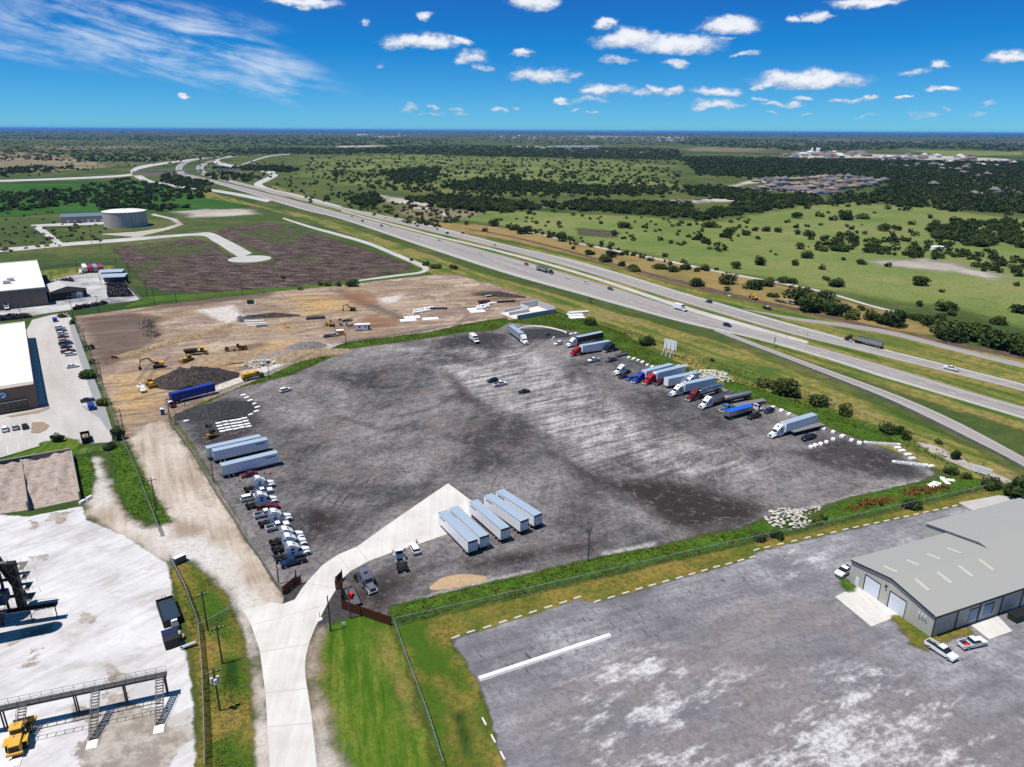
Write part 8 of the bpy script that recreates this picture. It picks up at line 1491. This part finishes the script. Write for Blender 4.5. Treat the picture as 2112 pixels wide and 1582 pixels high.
# ------------------------------------------------------------------ poles and signs
def pole(px, top_px, label, kind='plain', group='utility poles'):
    p = G(*px, .03); d = CM @ Vector(((top_px[0]-PW/2)/FPX, -(top_px[1]-PH/2)/FPX, -1.0)); h = CAMH+d.z*(p.y/d.y); h = max(4, min(h, 16)); root = thing('utility_pole' if kind != 'light' else 'light_pole', label, 'pole', tuple(p), H_D2, group)
    b = MB(); b.cyl((0, 0, 0), (0, 0, h), .16, .11, 8); b.build('shaft', POLEW if kind != 'light' else IRON, root)
    if kind in ('arm', 'transformer'):
        b = MB(); b.box(-1.2, 1.2, -.06, .06, h-.9, h-.75); b.build('cross_arm', POLEW, root)
        for x in (-1.1, -.5, .5, 1.1): b = MB(); b.cyl((x, 0, h-.75), (x, 0, h-.5), .06, n=6); b.build('insulator', LAMP, root)
    if kind == 'transformer':
        for x, y in ((-.5, .25), (.5, .25), (0, -.45)): b = MB(); b.cyl((x, y, h-3.0), (x, y, h-2.0), .28, n=10); b.build('transformer', SILVER, root)
    if kind == 'light':
        for s in (-1, 1): b = MB(); b.bar((0, 0, h-.1), (s*.5, 0, h+.05), .04, 6); b.box(s*.5-.25, s*.5+.25, -.18, .18, h, h+.15); b.build('lamp_head', DARK, root)
for px, tp, lab, k in (((454, 1466), (440, 1379), 'wooden pole with three grey transformers on the grass strip', 'transformer'), ((459, 1369), (434, 1290), 'wooden utility pole right of the cross fence', 'arm'), ((429, 1300), (414, 1220), 'wooden utility pole where the cross fence meets the plant fence', 'arm'), ((323, 1052), (311, 985), 'wooden utility pole in the green strip by the haul road', 'arm'), ((682, 1302), (676, 1229), 'thin dark pole standing at the edge of the lawn', 'plain'),
                       ((723, 1275), (719, 1213), 'pale light pole behind the brown board fence', 'light'), ((1213, 1157), (1209, 1095), 'light pole on the lot by the bottom fence', 'light'), ((441, 995), (434, 946), 'light pole beside the left box trailers', 'light'), ((575, 1204), (568, 1146), 'light pole by the left gate', 'light'), ((350, 861), (345, 820), 'utility pole beside the portable toilet', 'transformer'), ((556, 783), (552, 751), 'light pole by the water truck', 'light'), ((714, 710), (711, 686), 'light pole on the site fence by the weeds', 'light'), ((382, 838), (381, 818), 'thin pole in front of the blue trailer', 'plain'),
                       ((254, 884), (246, 843), 'wooden utility pole by the haul road bend', 'arm'), ((212, 792), (202, 744), 'wooden pole beside the office park fence, next to the dozer', 'arm'), ((178, 715), (168, 676), 'wooden pole beside the office park fence, farther up', 'arm'), ((153, 664), (141, 610), 'tall wooden pole at the corner of the storage yard', 'arm'), ((46, 665), (38, 630), 'wooden pole behind the office roof', 'arm'), ((204, 644), (197, 609), 'wooden pole in front of the dark crates', 'arm'),
                       ((319, 628), (313, 593), 'wooden pole at the left end of the weed bank', 'arm'), ((364, 624), (360, 590), 'wooden pole second along the weed bank', 'arm'), ((500, 610), (496, 577), 'wooden pole farthest along the weed bank', 'arm'), ((304, 611), (299, 577), 'wooden pole at the edge of the brown field', 'arm'), ((268, 575), (264, 542), 'wooden pole behind the storage yard fence', 'arm'), ((240, 545), (233, 513), 'wooden pole by the storage yard back corner', 'arm'), ((209, 518), (205, 490), 'wooden pole by the cul de sac road', 'arm'), ((161, 562), (157, 538), 'wooden pole behind the four trailers', 'arm'), ((190, 505), (188, 480), 'wooden pole near the tank drive', 'arm')):
    pole(px, tp, lab, k)
r = thing('steel_pole', 'tall slim steel pole beside the brown track across the highway', 'pole', tuple(G(1504, 611, .02)), 0); b = MB(); b.cyl((0, 0, 0), (0, 0, 12), .22, .12, 8); b.build('shaft', GALV, r); b = MB(); b.box(-.8, .8, -.8, .8, 0, .4); b.build('footing', CONCW, r)
r = thing('highway_sign', 'grey lattice highway sign on the gore between the carriageway and slip road', 'sign', tuple(G(1596, 716, .02)), H_D2+.5); 
for x in (-.9, 0, .9): b = MB(); b.box(x-.12, x+.12, -.06, .06, 0, 4.6); b.build('post', GALV, r)
b = MB(); b.box(-1.5, 1.5, -.1, -.06, 2.4, 4.8); b.build('panel', M('sign_back', (.25, .26, .28), .5, .4), r)
for px, lab in (((1487, 645), 'orange work sign in the median, first from the left'), ((1622, 697), 'orange work sign at the end of the median strip'), ((1664, 692), 'orange work sign in the median beside the far carriageway'), ((1746, 722), 'orange work sign in the median below the black rig'), ((1795, 732), 'orange work sign lower in the median'), ((2041, 739), 'orange work sign beside the far slip road'), ((1944, 921), 'orange work sign on the dirt strip by the near slip road'), ((2026, 958), 'orange work sign near the white sign board')):
    r = thing('work_sign', lab, 'sign', tuple(G(*px, .02)), H_D2+.4, 'orange road work signs'); b = MB(); b.box(-.03, .03, -.03, .03, .0, 1.2); b.build('stand', DARK, r); b = MB(); b.add([(0, -.05, .6), (.62, -.05, 1.22), (0, -.05, 1.84), (-.62, -.05, 1.22), (0, -.08, .6), (.62, -.08, 1.22), (0, -.08, 1.84), (-.62, -.08, 1.22)], [(0, 1, 2, 3), (7, 6, 5, 4), (0, 4, 5, 1), (1, 5, 6, 2), (2, 6, 7, 3), (3, 7, 4, 0)]); b.build('board', ORANGE, r)
place('barrel', tuple(G(1470, 1582, .06)), 0, 'x', 'traffic barrel') if False else None
r = thing('site_marker', 'red marker panel at the tip of the spoil bank', 'marker', tuple(G(233, 741, .03)), .3); b = MB(); b.box(-.6, .6, -.06, .06, .5, 1.5); b.build('panel', REDFLAG, r); b = MB(); b.box(-.05, .05, .06, .14, 0, 1.5); b.build('post', DARK, r)
r = thing('road_sign', 'round white post base at the edge of the entrance road', 'sign', tuple(G(660, 1279, .05)), 0); b = MB(); b.cyl((0, 0, 0), (0, 0, .3), .55, n=14); b.build('base', CONCW, r); b = MB(); b.cyl((0, 0, .3), (0, 0, 2.0), .05, n=6); b.build('post', DARK, r)
r = thing('small_sign', 'small white sign standing in the lawn', 'sign', tuple(G(709, 1293, .05)), .2); b = MB(); b.box(-.4, .4, -.03, .03, .5, 1.1); b.build('panel', SIGNW, r); b = MB(); b.box(-.03, .03, .03, .08, 0, 1.1); b.build('post', DARK, r)
# ------------------------------------------------------------------ office park: parked cars, skips, kerb islands, stall lines
GO = 'cars parked in the office car park'
for i, (x, y, k, c, lab) in enumerate(((124, 678, 'suv', WHITE, 'white car farthest up the office car row'), (127, 684, 'sedan', DBLUE, 'dark blue car second in the office car row'), (129, 690, 'suv', WHITE, 'white car third in the office car row'), (131, 697, 'sedan', DREDP, 'dark red car fourth in the office car row'), (133, 705, 'suv', SILVER, 'silver car fifth in the office car row'), (136, 711, 'pickup', BLACKP, 'black pickup sixth in the office car row'), (137, 718, 'sedan', DBLUE, 'navy sedan seventh in the office car row'), (141, 727, 'pickup', DREDP, 'dark red pickup near the end of the office car row'), (146, 733, 'suv', WHITE, 'white SUV last in the office car row'), (150, 758, 'sedan', WHITE, 'white sedan standing apart below the office car row'), (181, 828, 'sedan', BLACKP, 'black sedan beside the blue waste bin'), (11, 888, 'suv', WHITE, 'white SUV in front of the office entrance'), (32, 884, 'suv', SILVER, 'silver car in front of the office entrance'), (52, 882, 'sedan', BLACKP, 'black car in front of the office entrance beside the kerb island'))):
    p = G(x, y, .055); a = rzb-math.pi/2+.02 if i < 11 else rzb+.05; place(k, tuple(p), a, lab, 'pickup' if k == 'pickup' else 'car', GO, c)
def skip_bin(px, rz, col, lab, L=1.9):
    r = thing('waste_bin', lab, 'waste bin', tuple(G(*px, .055)), rz); b = MB(); b.prism([(-L, .2, 1.0), (L, .2, 1.0), (L*1.1, 1.8, 1.0), (-L*1.1, 1.8, 1.0)], 0); b.build('bin', col, r); b = MB(); b.box(-L*1.12, L*1.12, -1.06, 1.06, 1.8, 1.92); b.build('lid', col, r)
    for x in (-L*.8, L*.8): b = MB(); b.box(x-.1, x+.1, -.9, .9, 0, .2); b.build('foot', DARK, r)
skip_bin((189, 843), rzb, VANBLUE, 'blue waste bin behind the black sedan'); skip_bin((114, 663), rzb, VANBLUE, 'blue waste bin at the top of the office car row', 1.5)
r = thing('open_skip', 'black open top container with scrap beside the office lawn', 'container', tuple(G(178, 908, .06)), rzb); b = MB()
for x0, x1, y0, y1 in ((-3.2, 3.2, -1.3, -1.2), (-3.2, 3.2, 1.2, 1.3), (-3.2, -3.1, -1.2, 1.2), (3.1, 3.2, -1.2, 1.2)): b.box(x0, x1, y0, y1, .15, 2.0)
b.box(-3.2, 3.2, -1.2, 1.2, .1, .2); b.build('shell', DARK, r); b = MB(); b.box(0, 2.9, -1.1, 1.1, .2, 1.2, .3); b.box(.6, 1.6, -.6, .4, 1.2, 1.7, .2); b.build('scrap', M('scrap_mix', (.35, .27, .22), .9, 0, .1, 0, .6, 2.0), r)
isl = flat('kerb_island', [(64, 893), (66, 872), (90, 871), (102, 878), (95, 887), (80, 894)], heapmat('island_stones', [(.35, (.2, .14, .1)), (.7, (.36, .27, .2))], 1.5), .06, thick=.12); flat('planting_bed', [(14, 859), (84, 845), (98, 838), (104, 842), (80, 852), (22, 861)], heapmat('bed_stones', [(.35, (.22, .16, .11)), (.7, (.38, .29, .22))], 1.5), .06, thick=.1)
LINE = MB().add([(0, -.07, 0), (1, -.07, 0), (1, .07, 0), (0, .07, 0)], [(0, 1, 2, 3)]).mesh('stall_line', PAINTW)
for i in range(14): a_ = G(131+i*2.7, 742+i*5.6); d_ = Vector((-sd_.x, -sd_.y, 0)); link('stall_line', LINE, park, (a_.x, a_.y, .056), math.atan2(d_.y, d_.x), (5.5, 1, 1))
for x, y in ((22, 893), (44, 889), (2, 897)): a_ = G(x, y); link('stall_line', LINE, park, (a_.x, a_.y, .056), rzb+math.pi, (5.5, 1, 1))
for x, y in ((62, 920), (39, 927), (16, 934)): a_ = G(x, y); link('stall_line', LINE, park, (a_.x, a_.y, .056), rzb, (5.5, 1, 1))
for i in range(12):
    a_ = f0+fd*(6+i*8.5); L = np.array([(a_+(-sd_)*3).xy, (a_+(-sd_)*26).xy]); ribbon('joint', offset_line(L, .06), offset_line(L, -.06), M('faint_joint', (.33, .315, .29), .9), .0545, park)
# ------------------------------------------------------------------ concrete plant
SAND = heapmat('aggregate', [(.35, (.20, .155, .13)), (.5, (.32, .26, .225)), (.7, (.42, .36, .32))], .7)
def bay_heap(pix, seed, label):
    c = [G(*p) for p in pix]; N = 26; V = []; F = []; r = np.random.default_rng(seed); ph = r.uniform(0, 6, 6)
    for i in range(N+1):
        for j in range(N+1):
            u, v = i/N, j/N; p = (c[0]*(1-u)+c[1]*u)*(1-v)+(c[3]*(1-u)+c[2]*u)*v
            z = (2.2+.35*math.sin(7*u+ph[0]+4*v)+.3*math.sin(17*v+ph[1]+3*math.sin(5*u))+.2*math.sin(23*u+11*v+ph[2]))*min(1, (1-v)*2.2+.55*abs(math.sin(3.2*math.pi*u+ph[3]))*max(0, 1-v)*1.5); z *= min(1, (1-v)*4); V.append((p.x, p.y, max(.0, z)+.02))
    for i in range(N):
        for j in range(N): F.append((i*(N+1)+j, (i+1)*(N+1)+j, (i+1)*(N+1)+j+1, i*(N+1)+j+1))
    b = MB(); b.add(V, F); tag(b.build('aggregate_heap', SAND, None, True), label, 'heap')
bay_heap(((-70, 985), (46, 966), (58, 1052), (-60, 1068)), 1, 'pinkish gravel heap in the left bay of the concrete plant'); bay_heap(((49, 965), (148, 944), (165, 1030), (62, 1052)), 2, 'pinkish gravel heap in the right bay of the concrete plant')
bw = thing('bay_wall', 'concrete bay walls round the gravel heaps', 'wall', (0, 0, .02)); BAYC = M('bay_concrete', (.30, .25, .215), .9, 0, .15, 0, .6, .5); wall(bw, G(-80, 984), G(149, 943), 3.0, .5, BAYC); wall(bw, G(149, 943), G(166, 1030), 2.4, .45, BAYC); wall(bw, G(47, 965), G(60, 1054), 2.8, .45, BAYC)
# conveyor walkway with stairs
ga, gb = G(-40, 1517), G(352, 1432); gr = hd(ga, gb); GLn = (gb-ga).length; gw = thing('plant_gantry', 'long grey steel gantry walkway with railings and three stairs', 'gantry', (ga.x, ga.y, .06), gr); HZ = 4.6
b = MB(); b.box(0, GLn, -.6, .6, HZ-.35, HZ); b.build('walkway', M('gantry_deck', (.07, .07, .072), .6, .2, .3, 0, .4), gw)
for y in (-.58, .58):
    b = MB()
    for z in (.55, 1.1): b.box(0, GLn, y-.02, y+.02, HZ+z-.02, HZ+z+.02)
    for x in np.arange(0, GLn, 1.6): b.box(x-.025, x+.025, y-.025, y+.025, HZ, HZ+1.1)
    b.build('railing', DARK, gw)
for x in (GLn*.13, GLn*.50, GLn*.76, GLn*.985):
    b = MB()
    for y in (-.5, .5): b.box(x-.1, x+.1, y-.1, y+.1, 0, HZ-.35)
    b.build('leg', DARK, gw)
b = MB(); b.bar((GLn*.2, -4.2, 2.2), (GLn*.97, -4.2, 2.2), .07); b.bar((GLn*.2, -3.3, 2.2), (GLn*.97, -3.3, 2.2), .07)
for x in np.arange(GLn*.2, GLn*.97, 1.3): b.box(x-.04, x+.04, -4.2, -3.3, 2.16, 2.24)
b.build('ladder_frame', DARK, gw)
for x in (GLn*.245, GLn*.62, GLn*.965):
    s = bpy.data.objects.new('stair', None); COL.objects.link(s); s.parent = gw; s.location = (x, -.6, 0)
    for i in range(17): q = MB(); f = i/16; q.box(-.55, .55, -.30, 0, -.04, .0); link('tread', bpy.data.meshes.get('tread') or q.mesh('tread', IRON), s, (0, -f*6.4, HZ*(1-f)+.1))
    for sx_ in (-.58, .58): q = MB(); beam2(q, (0, 0, HZ-.05), (6.6, 0, .0), .07, .3, .3); o = q.build('stringer', IRON, s, loc=(sx_, 0, 0), rz=-math.pi/2); q = MB(); q.bar((0, 0, HZ+1.0), (6.6, 0, 1.0), .035, 6); [q.bar((k*1.65, 0, HZ*(1-k/4)), (k*1.65, 0, HZ*(1-k/4)+1.0), .03, 4) for k in range(5)]; q.build('handrail', IRON, s, loc=(sx_, 0, 0), rz=-math.pi/2)
    q = MB(); q.box(-.8, .8, -8.4, -6.5, 0, .12); q.build('landing', CONCW, s)
P['loader'] = wheel_loader(); put('loader', (52, 1492), (32, 1566), 'large yellow wheel loader under the gantry in the plant yard', 'loader')
# batching tower at the left edge
STEELB = M('plant_steel', (.16, .145, .125), .6, .2, .3, 0, .5, .5); tb = G(6, 1290); tw = thing('batch_tower', 'dark steel batching tower with platforms at the left edge', 'tower', (tb.x, tb.y, .06), gr-.05)
for x, y in ((0, 0), (0, 4), (-7, 0), (-7, 4)): b = MB(); b.box(x-.2, x+.2, y-.2, y+.2, 0, 15); b.build('column', DARK, tw)
for z in (3.4, 7.5, 11.5): b = MB(); b.box(-8.5, 1.6, -1.0, .1, z, z+.15); b.box(-8.5, 1.6, 4.1, 5.2, z, z+.15); b.build('platform', STEELB, tw); b = MB(); [b.box(-8.5, 1.6, y-.02, y+.02, z+h_, z+h_+.05) for y in (-1, 5.2) for h_ in (.6, 1.15)]; [b.box(x-.03, x+.03, -1.0, -.95, z, z+1.2) for x in np.arange(-8.5, 1.7, 1.2)]; b.build('railing', IRON, tw)
for k in range(4): b = MB(); b.bar((0, 0, k*3.7), (0, 4, k*3.7+3.7), .07); b.bar((0, 4, k*3.7), (-7, 4, k*3.7+3.7), .07); b.bar((0, 0, k*3.7), (-7, 0, k*3.7+3.7), .07); b.build('brace', DARK, tw)
b = MB(); b.cyl((-3.5, 2, 7.7), (-3.5, 2, 15), 2.2, n=18); b.cyl((-3.5, 2, 7.7), (-3.5, 2, 4.6), 2.2, .5, 18); b.build('hopper', IRON, tw); b = MB(); b.box(-3, 1.2, .6, 3.4, 4.2, 6.4); b.build('drive_housing', M('plant_blue', (.02, .06, .13), .5, .1, .3, 0, .4), tw)
b = MB(); beam2(b, (-2, 6.2, 16), (2.6, 6.2, 1.2), 1.5, .8, .8); b.build('chute', DARK, tw); b = MB(); b.box(1.6, 3.0, 3.8, 5.2, 1.0, 11.5); b.build('elevator', DARK, tw); b = MB(); [b.bar((1.6+1.4*(k % 2), 3.75, k*1.4+1), (3.0-1.4*(k % 2), 3.75, k*1.4+2.4), .05) for k in range(7)]; b.build('ladder_brace', STEELB, tw)
for z in (2.6, 5.2, 7.8, 10.2): b = MB(); b.box(1.0, 4.6, 5.4, 6.3, z, z+.12); b.box(3.6, 4.6, 3.4, 5.4, z, z+.12); b.build('platform', STEELB, tw); b = MB(); [b.bar((x, y, z+.1), (x, y, z+1.2), .03) for x in (1.2, 3.4, 5.5) for y in (3.1, 6.1)]; b.build('railing', IRON, tw); b = MB(); b.box(1.4, 10.5, -1.2, .2, 3.2, 3.4); b.build('catwalk', GALV, tw); b = MB(); [b.box(1.4, 10.5, y-.02, y+.02, 3.4+h_, 3.45+h_) for y in (-1.2, .2) for h_ in (.5, 1.05)]; [b.box(x-.025, x+.025, -1.22, -1.17, 3.4, 4.5) for x in np.arange(1.4, 10.6, 1.5)]; b.build('catwalk_rail', IRON, tw)
b = MB(); [b.box(x-.08, x+.08, -.6, -.44, 0, 3.2) for x in (5.5, 10)]; b.build('catwalk_leg', DARK, tw)
sl = thing('cement_silo', 'tall grey cement silo at the left edge of the plant yard', 'silo', tuple(G(-26, 1322, .06)), 0); b = MB(); b.cyl((0, 0, 5), (0, 0, 30), 1.9, n=20); b.cyl((0, 0, 5), (0, 0, 2.2), 1.9, .4, 20); b.build('barrel', IRON, sl)
for x, y in ((-1.6, 0), (1.6, 0), (0, 1.6), (0, -1.6)): b = MB(); b.box(x-.15, x+.15, y-.15, y+.15, 0, 6); b.build('leg', DARK, sl)
# tanks and boxes along the plant fence
r = thing('settling_tank', 'open steel tank of dark water beside the plant fence', 'tank', tuple(G(349, 1268, .06)), hd(G(338, 1255), G(351, 1292))); b = MB()
for x0, x1, y0, y1 in ((-4.2, 4.2, -1.7, -1.55), (-4.2, 4.2, 1.55, 1.7), (-4.2, -4.05, -1.55, 1.55), (4.05, 4.2, -1.55, 1.55)): b.box(x0, x1, y0, y1, 0, 1.7)
b.build('shell', DARK, r); b = MB(); b.box(-4.05, 4.05, -1.55, 1.55, .1, 1.25); b.build('water', M('tank_water', (.03, .045, .06), .08, 0, .5), r); b = MB(); b.bar((-4.2, -.6, 1.2), (-5.4, -.2, 1.5), .06); b.bar((-4.2, .6, 1.2), (-5.4, .2, 1.5), .06); b.build('tow_bar', DARK, r)
r = thing('pump_skid', 'white and grey pump skid beside the open water tank', 'pump', tuple(G(362, 1293, .06)), hd(G(338, 1255), G(351, 1292))); b = MB(); b.box(-1, 0, -.6, .6, .2, 1.5, .05); b.build('housing', SIGNW, r); b = MB(); b.box(0, 1.4, -.6, .6, .2, 1.1); b.build('engine', IRON, r); b = MB(); b.box(-1.1, 1.5, -.7, .7, 0, .2); b.build('skid', DARK, r)
r = thing('storage_bin', 'black steel bin with sloping lid beside the plant fence', 'bin', tuple(G(355, 1327, .06)), hd(G(338, 1255), G(351, 1292))); b = MB(); b.prism([(-1.6, 0, 1.4), (1.6, 0, 1.4), (1.6, 2.0, 1.4), (-1.6, 2.4, 1.4)], 0); b.build('box', DARK, r); b = MB(); b.add([(-1.65, -1.45, 2.45), (-.1, -1.45, 2.26), (-.1, 1.45, 2.26), (-1.65, 1.45, 2.45)], [(0, 1, 2, 3)]); b.build('lid', DBLUE, r)
r = thing('cable_reel', 'stack of reddish pallets beside the black bin', 'pallets', tuple(G(372, 1318, .06)), .4)
for k in range(5): b = MB(); b.box(-.8, .8, -.6, .6, .16*k, .16*k+.1); b.build('pallet', M('pallet', (.28, .17, .12), .9), r)
r = thing('grey_pipe', 'light grey cylinder lying across the plant kerb', 'pipe', tuple(G(391, 1335, .06)), .5); b = MB(); b.cyl((-1.2, 0, .5), (1.2, 0, .7), .32, n=12); b.build('barrel', SILVER, r); b = MB(); b.cyl((-1.6, 0, .45), (-1.2, 0, .5), .2, n=8); b.build('neck', DARK, r)
r = thing('field_cabinet', 'white metal cabinet on the grass beside the plant gate', 'cabinet', tuple(G(372, 1160, .06)), .9); b = MB(); b.box(-1.3, 1.3, -.55, .55, .1, 1.7); b.build('box', IRON, r); b = MB(); b.box(-1.35, 1.35, -.6, .6, 1.7, 1.8); b.build('lid', SIGNW, r)
r = thing('barrier_pair', 'two white barrier pieces beside the gravel bay wall', 'barrier', tuple(G(177, 1033, .06)), 1.3); 
for x in (-1, 1): b = MB(); b.box(x*1.1-.9, x*1.1+.9, -.35, .35, 0, .7, .05); b.build('barrier', SIGNW, r)
# ------------------------------------------------------------------ the air
m = bpy.data.materials.new('haze'); m.use_nodes = True; nt = m.node_tree; nt.nodes.clear()
o_ = nt.nodes.new('ShaderNodeOutputMaterial'); v_ = nt.nodes.new('ShaderNodeVolumePrincipled'); v_.inputs['Color'].default_value = (.12, .38, .95, 1); v_.inputs['Density'].default_value = 2.5e-5; v_.inputs['Anisotropy'].default_value = 0.1
nt.links.new(v_.outputs[0], o_.inputs['Volume'])
b = MB(); b.box(-75000, 75000, -4000, 85000, -8, 125); hz = b.build('haze', m); tag(hz, 'thin blue haze lying over the whole country', 'haze', kind='stuff')
